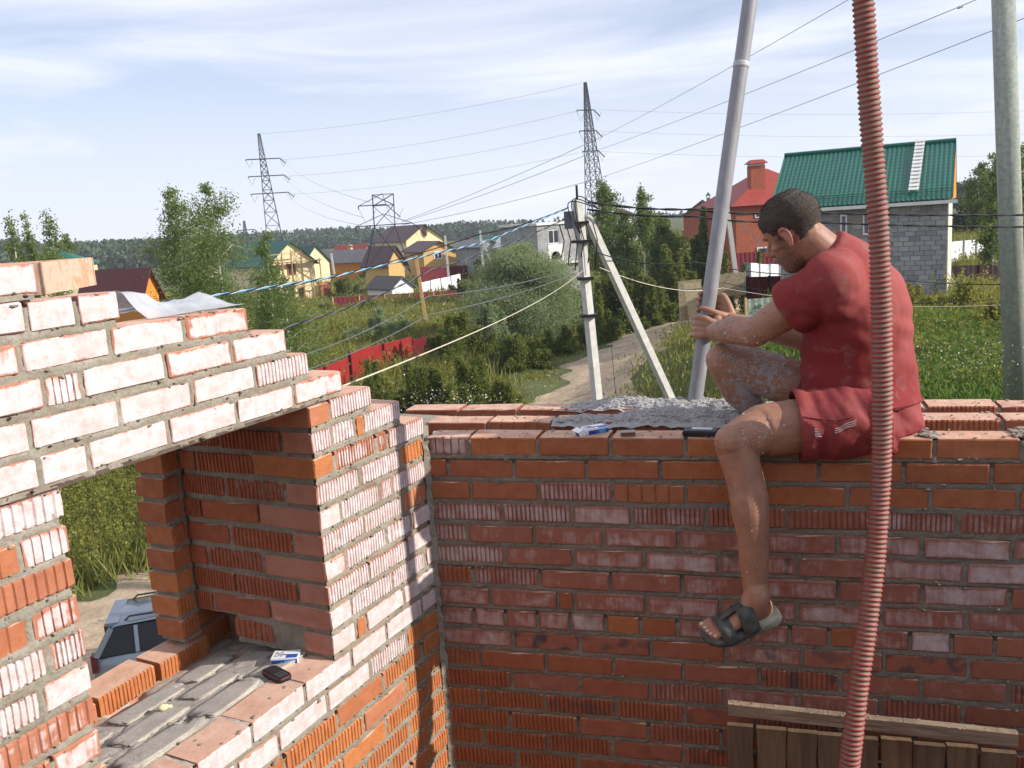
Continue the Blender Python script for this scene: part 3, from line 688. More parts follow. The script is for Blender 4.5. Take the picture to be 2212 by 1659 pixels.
zp = rowz(8) - .001
pA = onz(586, 1437, zp); pB = onz(652, 1433, zp); X = (pB - pA).normalized()
pack(pA, X, 'white and blue cigarette pack lying beside the phone on the window sill', zp)
# phone: rounded slab with trim, keypad slab and screen
def slab(name, O, X, w, l, h, r, mat, z0=0., parent=None, inset=0., seg=6):
    Y = Vector((-X.y, X.x, 0)); pts = []
    for cx, cy, a0 in ((w - r, l - r, 0), (r, l - r, 90), (r, r, 180), (w - r, r, 270)):
        for k in range(seg + 1):
            a = R_(a0 + 90 * k / seg); pts.append((cx + math.cos(a) * (r - inset), cy + math.sin(a) * (r - inset)))
    n = len(pts); f = lambda p, z, s: O + X * (w / 2 + (p[0] - w / 2) * s) + Y * (l / 2 + (p[1] - l / 2) * s) + Vector((0, 0, z0 + z))
    vs = [f(p, 0, .96) for p in pts] + [f(p, h * .35, 1.) for p in pts] + [f(p, h * .7, 1.) for p in pts] + [f(p, h, .93) for p in pts]
    fs = [(k * n + i, k * n + (i + 1) % n, (k + 1) * n + (i + 1) % n, (k + 1) * n + i) for k in range(3) for i in range(n)] + [tuple(range(n))[::-1], tuple(3 * n + i for i in range(n))]
    mb = MB(); mb.add(vs, fs); return mb.build(name, mat, parent)
c0 = onz(579, 1452, zp); c1_ = onz(632, 1480, zp); X = (c1_ - c0).normalized()
O = c0 - Vector((-X.y, X.x, 0)) * .028
ph = empty('mobile_phone', O, label='black mobile phone with dark red trim lying on the window sill', cat='phone')
slab('case', O, X, .108, .052, .016, .016, M_BLK, .002, ph)
slab('trim', O + X * .001 + Vector((-X.y, X.x, 0)) * .0005, X, .106, .051, .004, .016, M_RED, .0145, ph)
slab('face', O + X * .004 + Vector((-X.y, X.x, 0)) * .003, X, .100, .046, .003, .013, M_BLK, .0165, ph)
slab('screen', O + X * .012 + Vector((-X.y, X.x, 0)) * .008, X, .040, .036, .001, .003, M_SCR, .0197, ph)
mb = MB()
for i in range(4):
    for k in range(3): frame_box(mb, O, X, Vector((-X.y, X.x, 0)), .062 + i * .009, .069 + i * .009, .010 + k * .011, .019 + k * .011, .0190, .0206)
mb.build('keypad', simple('keys', (.06, .06, .065), .3), ph)
M_CRUMB = simple('bread_crumb', (.72, .62, .38), .9, .15, 60)
def lump_thing(name, P, s, mat, label, cat, seed):
    r = random.Random(seed); bm = bmesh.new(); bmesh.ops.create_icosphere(bm, subdivisions=2, radius=s)
    for v in bm.verts: v.co = Vector(P) + Vector((v.co.x * 1.2, v.co.y, v.co.z * .7)) * r.uniform(.82, 1.15) + Vector((0, 0, s * .55))
    me = bpy.data.meshes.new(name); bm.to_mesh(me); bm.free(); me.polygons.foreach_set('use_smooth', [True] * len(me.polygons))
    return tag(link(name, me, None, mat), label, cat)
lump_thing('foam_lump', onz(353, 1533, zp - .025), .014, M_CRUMB, 'larger cream lump of foam on the mortar of the window sill', 'crumb', 3)
lump_thing('foam_lump', onz(366, 1529, zp - .025), .008, M_CRUMB, 'small cream crumb touching the larger cream lump on the sill', 'crumb', 4)
lump_thing('foam_lump', onz(450, 1540, zp - .018), .008, M_CRUMB, 'lone small cream crumb near the middle of the window sill', 'crumb', 5)

zr = rowz(1) + .002
a = onz(1271, 941, zr); b = onz(1334, 934, zr); X = (b - a).normalized(); X = (Matrix.Rotation(R_(14), 3, 'Z') @ X)
e = pack(a + Vector((0, 0, 0)), X, 'open white and blue cigarette pack on the back wall left of the matchbox', zr)
Y = Vector((-X.y, X.x, 0)); mb = MB()      # the flipped lid
L_ = lambda x, y, z: a + X * (x * .8 - .012 - z * .4) + Y * y + Vector((0, 0, z + .002 + x * .35))
mb.box(-.022, .004, .002, .054, 0, .021, L_); mb.build('flipped_lid', M_WHT, e)
mb = MB(); mb.box(-.0226, -.0218, .004, .03, .004, .018, L_); mb.build('lid_print', M_BLUE, e)
a = onz(1341, 943, zr); b = onz(1379, 941, zr); X = (b - a).normalized()
e = empty('matchbox', a, label='small brown matchbox with grey fluff on top, on the back wall', cat='matchbox')
mb = MB(); frame_box(mb, a, X, Vector((-X.y, X.x, 0)), 0, .052, 0, .036, 0, .014); mb.build('sleeve', simple('card_grey', (.36, .30, .26), .7), e)
mb = MB(); frame_box(mb, a, X, Vector((-X.y, X.x, 0)), .001, .051, -.0008, 0, .002, .012); mb.build('striker', simple('striker', (.14, .07, .05), .9), e)
a = onz(1473, 942, zr); b = onz(1543, 944, zr); X = (b - a).normalized(); Y = Vector((-X.y, X.x, 0))
e = empty('black_case', a, label='black flat case with a white sticker on the back wall near the man', cat='case')
slab('body', a, X, .118, .062, .019, .006, M_BLK, 0, e); mb = MB(); frame_box(mb, a, X, Y, .028, .098, .026, .054, .0191, .0198); mb.build('sticker', simple('sticker', (.6, .63, .7), .5), e)

# ---------------------------------------------------------------- fluffy insulation (blown cellulose)
t = NT('insulation_fluff'); v = t.obj(); a = t.noise(v, 60, 6, .7); b = t.noise(v, 240, 3)
t.set(Base_Color=t.mix(t.ramp(a, (.3, 0.), (.7, 1.)), (.30, .29, .28), (.48, .465, .45)), Roughness=1.); t.b.inputs['Specular IOR Level'].default_value = .05
t.bump(b, .5, .004); M_FLUFF = t.m
def fluff(u0, u1, n0, n1, prof, seed, dense):
    nx, ny = int((u1 - u0) / .006), int((n1 - n0) / .006)
    U, N = np.meshgrid(np.linspace(u0, u1, nx), np.linspace(n0, n1, ny))
    H = np.interp(U, prof[0], prof[1]); s = (N - n0) / (n1 - n0)
    H = H * np.clip(1.25 * np.sin(np.pi * s) ** .8, 0, 1)
    H = H * (.70 + .5 * vnoise(U, N, 26, seed)) + (vnoise(U, N, 80, seed + 1) - .5) * .004 * (H > .004) + (vnoise(U, N, 34, seed + 2) - .5) * .012 - .004
    brk = np.clip((vnoise(U + 1, N + 1, 13, seed + 7) - .30 + 14 * np.interp(U, prof[0], prof[1])) * 2.4, 0, 1); H = H * brk + (vnoise(U, N, 11, seed + 4) - .5) * .018 * brk - .003
    if n0 < .3: H = np.where((N < .255) | (N > .375), H - .01, H)
    V = np.stack([CORN.x + RT.x * U + RN.x * N, CORN.y + RT.y * U + RN.y * N, rowz(1) + H], -1).reshape(-1, 3)
    idx = np.arange(nx * ny).reshape(ny, nx); F = np.stack([idx[:-1, :-1], idx[:-1, 1:], idx[1:, 1:], idx[1:, :-1]], -1).reshape(-1, 4)
    r = random.Random(seed); pts = []
    for _ in range(dense):
        i = r.randrange(nx * ny); 
        if V[i][2] > rowz(1) + .001: pts.append((V[i][0], V[i][1], V[i][2]))
    return V, F, pts
uu = ju(1, *[d4(v) for v in (950, 1100, 1250, 1400, 1500, 1600, 1700, 1800, 1900, 2020)], n=.3)
V, F, pts = fluff(uu[0] - .03, uu[-1] + .22, .235, .395, (uu + [uu[-1] + .25], [.004, .016, .022, .032, .046, .040, .034, .034, .030, .02, .0]), 51, 5200)
link_ = link('insulation_pile', npmesh('insulation_pile', V, F, M_FLUFF, smooth=True)); tag(link_, 'loose grey fluffy insulation heaped on the middle brick leaf', 'insulation', kind='stuff')
lumps('clumps', pts, M_FLUFF, link_, .0025, .0065, seed=5, flat=1.)
uf = ju(1, *[d4(v) for v in (980, 1150, 1300, 1600, 1950)], n=.53)
V, F, pts = fluff(uf[0] - .05, uf[-1] + .2, .47, .615, ([uf[0] - .05] + uf + [uf[-1] + .2], [.0, .008, .022, .034, .034, .03, .0]), 61, 2200)
link_ = link('insulation_pile', npmesh('insulation_pile', V, F, M_FLUFF, smooth=True)); tag(link_, 'pale fluffy insulation lying along the far brick leaf behind the pipe', 'insulation', kind='stuff')
lumps('clumps', pts, M_FLUFF, link_, .003, .008, seed=6, flat=1.)
# the gaps between the leaves are filled with it lower down
nx, ny = 260, 30
for n0, n1, sd in ((.118, .258, 71), (.372, .482, 72)):
    U, N = np.meshgrid(np.linspace(-.05, 2.8, nx), np.linspace(n0, n1, ny))
    Hh = rowz(1) - .05 + (vnoise(U, N, 22, sd) - .5) * .05
    V = np.stack([CORN.x + RT.x * U + RN.x * N, CORN.y + RT.y * U + RN.y * N, Hh], -1).reshape(-1, 3)
    idx = np.arange(nx * ny).reshape(ny, nx); F = np.stack([idx[:-1, :-1], idx[:-1, 1:], idx[1:, 1:], idx[1:, :-1]], -1).reshape(-1, 4)
    o = link('insulation_fill', npmesh('insulation_fill', V, F, M_FLUFF, smooth=True)); tag(o, 'grey insulation filling the %s gap between the brick leaves' % ('nearer' if n0 < .3 else 'farther'), 'insulation', kind='stuff')
r = random.Random(8); P = []
for _ in range(260):
    n_ = r.choice([.0, .255, .478]) + r.uniform(0, .12); u_ = max(0, r.gauss(1.0, .42)); P.append(RW(u_, n_, rowz(1) + .002))
tag(lumps('insulation_crumbs', P, M_FLUFF, None, .0015, .006, 9), 'scattered grey crumbs of insulation on the brick tops', 'insulation')

# ---------------------------------------------------------------- grey pipe held by the man
pb = onz(1499.5, 880, rowz(1) - .012); dpt = (pb - CAMP).dot(_f)
pt = CAMP + ray(1621, -4) * (dpt - .09); d = (pt - pb).normalized()
PIPE0, PIPED = pb, d
t = NT('pipe_grey'); v = t.obj((1, 1, .3)); t.set(Base_Color=t.mix(t.ramp(t.noise(v, 30, 5, .7), (.35, 0.), (.7, 1.)), (.22, .218, .228), (.31, .305, .315)), Roughness=.5).bump(t.noise(v, 200, 3), .1, .001)
pe = empty('drain_pipe', pb - d * .12, label='long grey plastic drain pipe leaning upright in the hands of the man', cat='pipe')
mb = MB(); mb.tube([pb - d * .12, pt + d * .9], .0292, 28, False); o = mb.build('tube', t.m, pe, True)
kc = pb + d * ((CAMP + ray(1603, 141) * (dpt - .075)) - pb).dot(d)
mb = MB(); mb.tube([kc - d * .012, kc - d * .010, kc - d * .002, kc + d * .004, kc + d * .010, kc + d * .012], [.0294, .0316, .0324, .0312, .0316, .0294], 28, False); mb.build('socket_ring', simple('ring', (.46, .455, .46), .5, .2, 60), pe, True)

# ---------------------------------------------------------------- red corrugated hose
HP = [(1862, -60), (1865, 0), (1872, 120), (1880, 250), (1890, 380), (1898, 500), (1903, 650), (1905, 800), (1905, 950), (1901, 1060), (1892, 1190), (1876, 1330), (1858, 1460), (1842, 1590), (1833, 1670), (1826, 1760)]
pts = [onR(x, y, -.145 - .03 * S((300 - y) / 400) - .22 * S((y - 1000) / 700)) for x, y in HP]
pts = [pts[0] + (pts[0] - pts[1]) * 6] + pts + [Vector((pts[-1].x - .03, pts[-1].y, EYE - 2.3))]
def spline(pts, step):
    out = [pts[0]]; 
    for i in range(len(pts) - 1):
        p0, p1, p2, p3 = pts[max(i - 1, 0)], pts[i], pts[i + 1], pts[min(i + 2, len(pts) - 1)]
        n = max(2, int((p2 - p1).length / step))
        for k in range(1, n + 1):
            u = k / n; out.append(.5 * ((2 * p1) + (p2 - p0) * u + (2 * p0 - 5 * p1 + 4 * p2 - p3) * u * u + (3 * p1 - p0 - 3 * p2 + p3) * u ** 3))
    return out
raw = spline(pts, .05)
L = [0.]
for a, b in zip(raw[:-1], raw[1:]): L.append(L[-1] + (b - a).length)
PITCH_H = .0150; sub = 6; ns = int(L[-1] / PITCH_H * sub); na = 26
s = np.linspace(0, L[-1], ns); R3 = np.array([[p.x, p.y, p.z] for p in raw]); Pn = np.stack([np.interp(s, L, R3[:, k]) for k in range(3)], -1)
Tn = np.gradient(Pn, axis=0); Tn /= np.linalg.norm(Tn, axis=1)[:, None]
ax = np.array([1., 0, 0]); A1 = ax - Tn * (Tn @ ax)[:, None]; A1 /= np.linalg.norm(A1, axis=1)[:, None]; A2 = np.cross(Tn, A1)
an = np.arange(na) / na * 2 * np.pi
ph_ = s[:, None] / PITCH_H + an[None, :] / (2 * np.pi) * -1
w = ph_ - np.floor(ph_); ridge = np.clip(np.sin(np.pi * np.clip(w / .62, 0, 1)) ** .7 * (w < .62), 0, 1)
rad = (.0272 + .0048 * ridge) * (1 + .02 * np.sin(s * 9.3) + .012 * np.sin(s * 23.1 + 1) + .03 * np.cos(an[None, :].T * 2).T * np.sin(s * 5.1)[:, None] if False else 1) * (1 + .018 * np.sin(s * 9.3) + .012 * np.sin(s * 23.1 + 1))[:, None]
V = Pn[:, None, :] + (A1[:, None, :] * np.cos(an)[None, :, None] + A2[:, None, :] * np.sin(an)[None, :, None]) * rad[:, :, None]
idx = np.arange(ns * na).reshape(ns, na); F = np.stack([idx[:-1], np.roll(idx, -1, 1)[:-1], np.roll(idx, -1, 1)[1:], idx[1:]], -1).reshape(-1, 4)
t = NT('hose_red'); at1 = t.n('Attribute', {'attribute_name': 'ridge'}); v = t.obj((1, 1, 1))
nz = t.noise(v, 35, 5, .65); k = t.math('ADD', at1.outputs['Fac'], t.math('MULTIPLY', t.math('SUBTRACT', nz, .5), .5))
red = t.mix(t.ramp(nz, (.35, 0.), (.7, 1.)), (.29, .038, .033), (.32, .062, .050))
grime = t.ramp(t.noise(v, 7, 5, .6), (.42, 0.), (.66, .5)); t.set(Base_Color=t.mix(grime, t.mix(t.ramp(k, (.35, 0.), (.62, 1.)), (.215, .135, .095), red), (.20, .12, .09)), Roughness=.6)
me = npmesh('hose', V.reshape(-1, 3), F, t.m, smooth=True); a_ = me.attributes.new('ridge', 'FLOAT', 'POINT'); a_.data.foreach_set('value', ridge.astype(np.float32).ravel())
tag(link('corrugated_hose', me), 'dusty red corrugated suction hose hanging down in front of the man', 'hose')

# ---------------------------------------------------------------- wooden formwork panel at the lower right
t = NT('old_board'); v = t.obj((14, 14, 1.3)); a = t.noise(v, 3, 8, .65, .8); b = t.noise(t.obj(), 5, 4)
rn = t.n('ObjectInfo').outputs['Random']
c = t.ramp(a, (.25, (.075, .045, .025)), (.5, (.21, .125, .065)), (.75, (.33, .22, .12)))
c = t.mix(t.math('MULTIPLY', rn, .55), c, (.06, .04, .028)); c = t.mix(t.ramp(b, (.35, .5), (.6, 0.)), c, (.12, .085, .05))
t.set(Base_Color=c, Roughness=.8).bump(a, .5, .004); M_BOARD = t.m
t = NT('old_rail'); v = t.obj((2.2, 2.2, 26)); a = t.noise(v, 3, 8, .65, .8)
t.set(Base_Color=t.ramp(a, (.25, (.10, .07, .045)), (.5, (.24, .17, .11)), (.75, (.40, .30, .20))), Roughness=.85).bump(a, .6, .004); M_RAIL = t.m
f2 = lambda x: x / 1.3888
n_r = -.13
ra = onR(f2(2184), f2(2112), n_r); rb = onR(f2(3056), f2(2205), n_r)
fw = empty('formwork_panel', ra, label='worn wooden formwork panel of upright boards leaning against the back wall', cat='formwork')
mb = MB(); up = Vector((0, 0, 1)); hh = .043; dd = .03
def railbox(a, b, h, d, n=8):
    r = random.Random(4); vs = []
    for i in range(n + 1):
        p = a.lerp(b, i / n); j = r.uniform(-.0015, .0015)
        vs += [p + up * j, p + RN * d + up * j, p + RN * d - up * h, p - up * (h + j)]
    fs = [(4 * i + k, 4 * i + (k + 1) % 4, 4 * i + 4 + (k + 1) % 4, 4 * i + 4 + k) for i in range(n) for k in range(4)] + [(0, 3, 2, 1), (4 * n, 4 * n + 1, 4 * n + 2, 4 * n + 3)]
    return vs, fs
vs, fs = railbox(ra, rb, hh, dd); mb.add(vs, fs); mb.build('rail', M_RAIL, fw)
xs = [(2180, 2258), (2271, 2357), (2361, 2450), (2455, 2543), (2548, 2637), (2644, 2736), (2741, 2835), (2844, 2939), (2947, 3048)]
for i, (x0, x1) in enumerate(xs):
    q0 = onR(f2(x0), f2(2190 + (x0 - 2184) * .104), n_r + dd + .004); q1 = onR(f2(x1), f2(2190 + (x1 - 2184) * .104), n_r + dd + .004)
    if i in (5, 7): q0 = q0 + RN * .012; q1 = q1 + RN * .012
    r = random.Random(i); mb = MB(); zt = min(q0.z, q1.z) + .02; vs = []; n = 9
    w0 = (q1 - q0); w0.z = 0; W_ = w0.length
    for k in range(n + 1):
        z = zt - k * .09; e0 = r.uniform(-.003, .003); e1 = r.uniform(-.003, .003)
        for uu_, nn_ in ((e0, 0), (W_ + e1, 0), (W_ + e1, .022), (e0, .022)):
            p = q0 + w0.normalized() * uu_ + RN * nn_; vs.append((p.x, p.y, z))
    fs = [(4 * k + j, 4 * k + 4 + j, 4 * k + 4 + (j + 1) % 4, 4 * k + (j + 1) % 4) for k in range(n) for j in range(4)] + [(0, 1, 2, 3)]
    mb.add(vs, fs); o = mb.build('board', M_BOARD, fw)
mb = MB(); q = onR(f2(2600), f2(2290), n_r + dd + .04); mb.box(0, 1.0, 0, .03, 0, .09, lambda x, y, z: onR(f2(2184), f2(2310), n_r + dd + .03) + RT * x + RN * y + up * (z - .5)); mb.build('back_batten', M_BOARD, fw)
r = random.Random(3); P = [ra.lerp(rb, r.random()) + RN * r.uniform(0, dd) for _ in range(150)]
lumps('mortar_crumbs', P, M_MORTAR, fw, .002, .006)
# ================================================================ the man
def q6(cx, cy, n): return onR((1900 + cx / 1.8433) / 1.3888, (500 + cy / 1.8433) / 1.3888, n)
def q5(cx, cy, n): return onR((2100 + cx / 1.952) / 1.3888, (1150 + cy / 1.952) / 1.3888, n)
def evalmesh(me, mods):
    o = bpy.data.objects.new('tmp', me); COL.objects.link(o)
    for typ, kw in mods:
        m = o.modifiers.new('m', typ)
        for k, v in kw.items(): setattr(m, k, v)
    dg = bpy.context.evaluated_depsgraph_get(); dg.update()
    r = bpy.data.meshes.new_from_object(o.evaluated_get(dg)); bpy.data.objects.remove(o); return r
def voxel(mb, size, smooth=4, fac=.5):
    me = mb.mesh('tmp'); 
    return evalmesh(me, [('REMESH', dict(mode='VOXEL', voxel_size=size, adaptivity=0.)), ('SMOOTH', dict(factor=fac, iterations=smooth))])
def etube(mb, rings, side, n=24, cap=True):
    """rings: (centre, half width along side, half depth across)"""
    b = len(mb.v); side = Vector(side); N = len(rings)
    for i, (c, w, d) in enumerate(rings):
        t = (rings[min(i + 1, N - 1)][0] - rings[max(i - 1, 0)][0]).normalized()
        s = (side - t * side.dot(t)).normalized(); f = t.cross(s)
        for k in range(n):
            a = 2 * math.pi * k / n; mb.v.append(tuple(c + s * (math.cos(a) * w) + f * (math.sin(a) * d)))
    for i in range(N - 1):
        for k in range(n):
            k2 = (k + 1) % n; mb.f.append((b + i * n + k, b + i * n + k2, b + (i + 1) * n + k2, b + (i + 1) * n + k)); mb.m.append(0)
    if cap:
        mb.f.append(tuple(b + k for k in reversed(range(n)))); e = b + (N - 1) * n; mb.f.append(tuple(e + k for k in range(n))); mb.m += [0, 0]
def ball(mb, c, rx, ry=None, rz=None, X=None, Y=None, n=14):
    ry = ry or rx; rz = rz or rx; X = Vector(X or (1, 0, 0)).normalized(); Y = Vector(Y or (0, 1, 0)); Y = (Y - X * Y.dot(X)).normalized(); Z = X.cross(Y)
    vs = [Vector(c) - Z * rz]; 
    for i in range(1, n // 2):
        p = math.pi * i / (n // 2) - math.pi / 2
        for k in range(n):
            a = 2 * math.pi * k / n; vs.append(Vector(c) + X * (math.cos(a) * math.cos(p) * rx) + Y * (math.sin(a) * math.cos(p) * ry) + Z * (math.sin(p) * rz))
    vs.append(Vector(c) + Z * rz); m = n // 2 - 1; fs = []
    for k in range(n): fs.append((0, 1 + (k + 1) % n, 1 + k)); fs.append((1 + (m - 1) * n + k, 1 + (m - 1) * n + (k + 1) % n, 1 + m * n))
    for i in range(m - 1):
        for k in range(n): fs.append((1 + i * n + k, 1 + i * n + (k + 1) % n, 1 + (i + 1) * n + (k + 1) % n, 1 + (i + 1) * n + k))
    mb.add(vs, fs)
def limb(mb, pts, n=20):
    """pts: (position, radius); rounded tapered limb through the points"""
    P = [Vector(p) for p, r in pts]; Rr = [r for p, r in pts]; out = []
    for i in range(len(P) - 1):
        p0, p1, p2, p3 = P[max(i - 1, 0)], P[i], P[i + 1], P[min(i + 2, len(P) - 1)]
        for k in range(6):
            u = k / 6; out.append((.5 * ((2 * p1) + (p2 - p0) * u + (2 * p0 - 5 * p1 + 4 * p2 - p3) * u * u + (3 * p1 - p0 - 3 * p2 + p3) * u ** 3), Rr[i] + (Rr[i + 1] - Rr[i]) * (u * u * (3 - 2 * u))))
    out.append((P[-1], Rr[-1]))
    mb.tube([p for p, r in out], [r for p, r in out], n); ball(mb, P[0], Rr[0]); ball(mb, P[-1], Rr[-1])
# directions
BL = (-RT * .38 - RN * .92).normalized()    # his left, towards the camera
BF = (-RT * .92 + RN * .38).normalized()    # his front
UPV = Vector((0, 0, 1))
MAN = RW(1.42, .2, rowz(1))
# --- joints
hipL, thL, knL = q6(1270, 1395, .03), q5(420, 268, -.03), q5(205, 352, -.10)
caL, ca2L, shL, anL = q5(262, 560, -.11), q5(292, 720, -.12), q5(312, 950, -.13), q5(322, 1185, -.14)
hipR, thR, knR = q6(1200, 1330, .27), q6(820, 1175, .28), q6(500, 1070, .27)
caR, shR, anR = q6(575, 1225, .29), q6(650, 1320, .31), q6(720, 1400, .33)
pel, wai, mid, che, upc, top, nek = q6(1325, 1395, .15), q6(1305, 1210, .17), q6(1272, 1010, .18), q6(1255, 830, .18), q6(1225, 690, .17), q6(1165, 575, .16), q6(1075, 480, .145)
shoL, elL, foL, wrL = q6(1095, 640, .0), q6(668, 918, .09), q6(560, 905, .17), q6(452, 912, .27)
shoR, elR, wrR = q6(1190, 640, .34), q6(945, 955, .40), q6(548, 850, .44)
# --- head frame
HC = q6(887, 351, .13)
ph_h = R_(46)
HF = (math.cos(ph_h) * (-.85 * _r - .53 * _u) + math.sin(ph_h) * _f).normalized()
HU0 = (-.53 * _r + .85 * _u); HU = (HU0 - HF * HU0.dot(HF)).normalized(); HS = HF.cross(HU)   # his right -> check below
if HS.dot(BL) < 0: HS = -HS                 # side towards his left
HP_ = lambda f, s, h: HC + HF * f + HS * s + HU * h
SK = [(-.128, .068, .040, .012), (-.122, .086, .022, .028), (-.108, .097, .000, .041), (-.085, .096, -.028, .052), (-.06, .096, -.045, .057), (-.03, .093, -.070, .062), (0, .088, -.094, .069), (.022, .094, -.101, .072), (.05, .093, -.104, .077), (.075, .082, -.096, .074), (.098, .058, -.074, .060), (.113, .034, -.050, .042), (.120, .010, -.022, .018)]
def headloft(mb, off=0., n=40, sk=SK):
    b = len(mb.v)
    for h, fr_, bk, w in sk:
        c = (fr_ + bk) / 2; a = (fr_ - bk) / 2 + off; w = w + off
        for k in range(n):
            t_ = 2 * math.pi * k / n; cx, sx = math.cos(t_), math.sin(t_)
            e = .86; mb.v.append(tuple(HP_(c + a * math.copysign(abs(cx) ** e, cx), w * math.copysign(abs(sx) ** e, sx), h + (off if h > .1 else 0))))
    m = len(sk)
    for i in range(m - 1):
        for k in range(n): mb.f.append((b + i * n + k, b + i * n + (k + 1) % n, b + (i + 1) * n + (k + 1) % n, b + (i + 1) * n + k)); mb.m.append(0)
    mb.f.append(tuple(b + k for k in reversed(range(n)))); e = b + (m - 1) * n; mb.f.append(tuple(e + k for k in range(n))); mb.m += [0, 0]
body = MB()
etube(body, [(pel - UPV * .06, .13, .10), (pel, .165, .125), (wai, .150, .118), (mid, .160, .125), (che, .175, .130), (upc, .185, .115), (top, .13, .085), (nek, .064, .064)], BL)
limb(body, [(hipL, .095), (thL, .088), ((thL + knL) / 2 + UPV * .008, .076), (knL, .067)])
limb(body, [(knL, .067), (caL, .061), (ca2L, .063), (shL, .050), (anL, .041)])
ball(body, knL + Vector(-RT * .012 - RN * .02 + UPV * .012), .055)
limb(body, [(hipR, .095), (thR, .086), (knR, .066)])
limb(body, [(knR, .064), (caR, .060), (shR, .050), (anR, .038)])
limb(body, [(shoL, .070), ((shoL + elL) / 2 + UPV * .0, .060), (elL, .050)])
limb(body, [(elL, .050), (foL, .049), (wrL, .033)])
limb(body, [(shoR, .06), ((shoR + elR) / 2, .048), (elR, .043)])
limb(body, [(elR, .044), ((elR * .6 + wrR * .4), .042), (wrR, .028)])
limb(body, [(nek - (HC - nek) * .3, .070), ((nek * .62 + HP_(-.03, 0, -.07) * .38), .064), (HP_(-.028, 0, -.04), .060)])
limb(body, [(top + BL * .05, .07), (shoL, .068)])
headloft(body)
for p, q_, r0_, r1_ in [(HP_(.088, 0, .012), HP_(.121, 0, -.028), .009, .012), (HP_(.085, .0, -.034), HP_(.112, 0, -.034), .014, .012)]: limb(body, [(p, r0_), (q_, r1_)], 10)
for s in (-1, 1):
    limb(body, [(HP_(.090, s * .012, .024), .010), (HP_(.080, s * .048, .026), .010)], 10)   # brows
    limb(body, [(HP_(.068, s * .046, -.02), .013), (HP_(.03, s * .054, -.022), .012)], 10)     # cheek bones
    ball(body, HP_(.094, s * .008, -.034), .009)
limb(body, [(HP_(.096, -.02, -.061), .006), (HP_(.103, 0, -.060), .008), (HP_(.096, .02, -.061), .006)], 10)
limb(body, [(HP_(.095, -.016, -.072), .006), (HP_(.100, 0, -.073), .008), (HP_(.095, .016, -.072), .006)], 10)
# ears: bowl and rim
for s in (-1, 1):
    E_ = lambda f, h, o: HP_(-.004 + f, s * (.071 + o), -.006 + h)
    rim = [(.008, -.026, .002), (-.004, -.030, .007), (-.014, -.018, .012), (-.022, .002, .016), (-.020, .020, .017), (-.008, .031, .014), (.008, .030, .008), (.014, .018, .003), (.011, .006, .001)]
    body.tube([E_(*p) for p in rim], .0048, 8)
    ball(body, E_(-.004, .0, .003), .014, .024, .0055, HF, HU); ball(body, E_(-.0, -.028, .004), .007)
# foot, seen from above and outside
heel, toe = q5(432, 1352, -.13), q5(52, 1478, -.20)
FT = (toe - heel).normalized(); FS = FT.cross(UPV).normalized(); FS = FS if FS.dot(RN) < 0 else -FS
FU = FT.cross(FS).normalized(); FU = FU if FU.z > 0 else -FU
FU = (FU + -RN * .28).normalized(); FU = (FU - FT * FU.dot(FT)).normalized(); FS = FT.cross(FU); FS = FS if FS.dot(RN) < 0 else -FS   # FS: outer side of the left foot, to the camera
FL = (toe - heel).length
FP = lambda l, s, u: heel + FT * (l * FL) + FS * s + FU * u
etube(body, [(FP(.02, 0, .035), .022, .024), (FP(.10, 0, .040), .032, .036), (FP(.25, 0, .044), .034, .042), (FP(.45, 0, .038), .038, .034), (FP(.62, 0, .028), .043, .024), (FP(.76, 0, .020), .044, .018), (FP(.82, 0, .017), .038, .014)], FS, 18)
limb(body, [(anL, .041), (FP(.16, 0, .085), .036), (FP(.2, 0, .05), .034)])
limb(body, [(anL + (FP(.3, 0, .07) - anL) * .5, .032), (FP(.42, 0, .045), .026)])
ball(body, anL + FS * .030 - UPV * .012, .014)
toes = [(.034, .78, .92, .0100), (.018, .80, .965, .0105), (.001, .81, .99, .0108), (-.017, .81, 1.0, .0115), (-.037, .80, 1.02, .0150)]
for s, l0, l1, r_ in toes: limb(body, [(FP(l0 - .02, s, .016), r_), (FP((l0 + l1) / 2, s, .022), r_), (FP(l1, s, .014), r_ * .95)], 10)
# far foot on the middle leaf
etube(body, [(anR + UPV * -.03 - BF * -.0, .032, .032), (anR - UPV * .045 - RT * .07, .038, .026), (anR - UPV * .055 - RT * .16, .042, .016)], RN, 16)
# hands round the pipe
PR = (RT - PIPED * RT.dot(PIPED)).normalized(); PF = PR.cross(PIPED); PF = PF if PF.dot(_f) < 0 else -PF
def pipe_s(cy):
    y = (500 + cy / 1.8433) / 1.3888; s = .5
    for _ in range(12):
        a = proj(PIPE0 + PIPED * s)[1]; b = proj(PIPE0 + PIPED * (s + .001))[1]; s -= (a - y) / ((b - a) / .001)
    return s
def HPT(h, th, rho): th = R_(th); return PIPE0 + PIPED * h + PR * (math.cos(th) * rho) + PF * (math.sin(th) * rho)
hL, hR = pipe_s(893), pipe_s(762)
wL = HPT(hL - .006, 38, .098); wR_ = HPT(hR - .055, -5, .110)
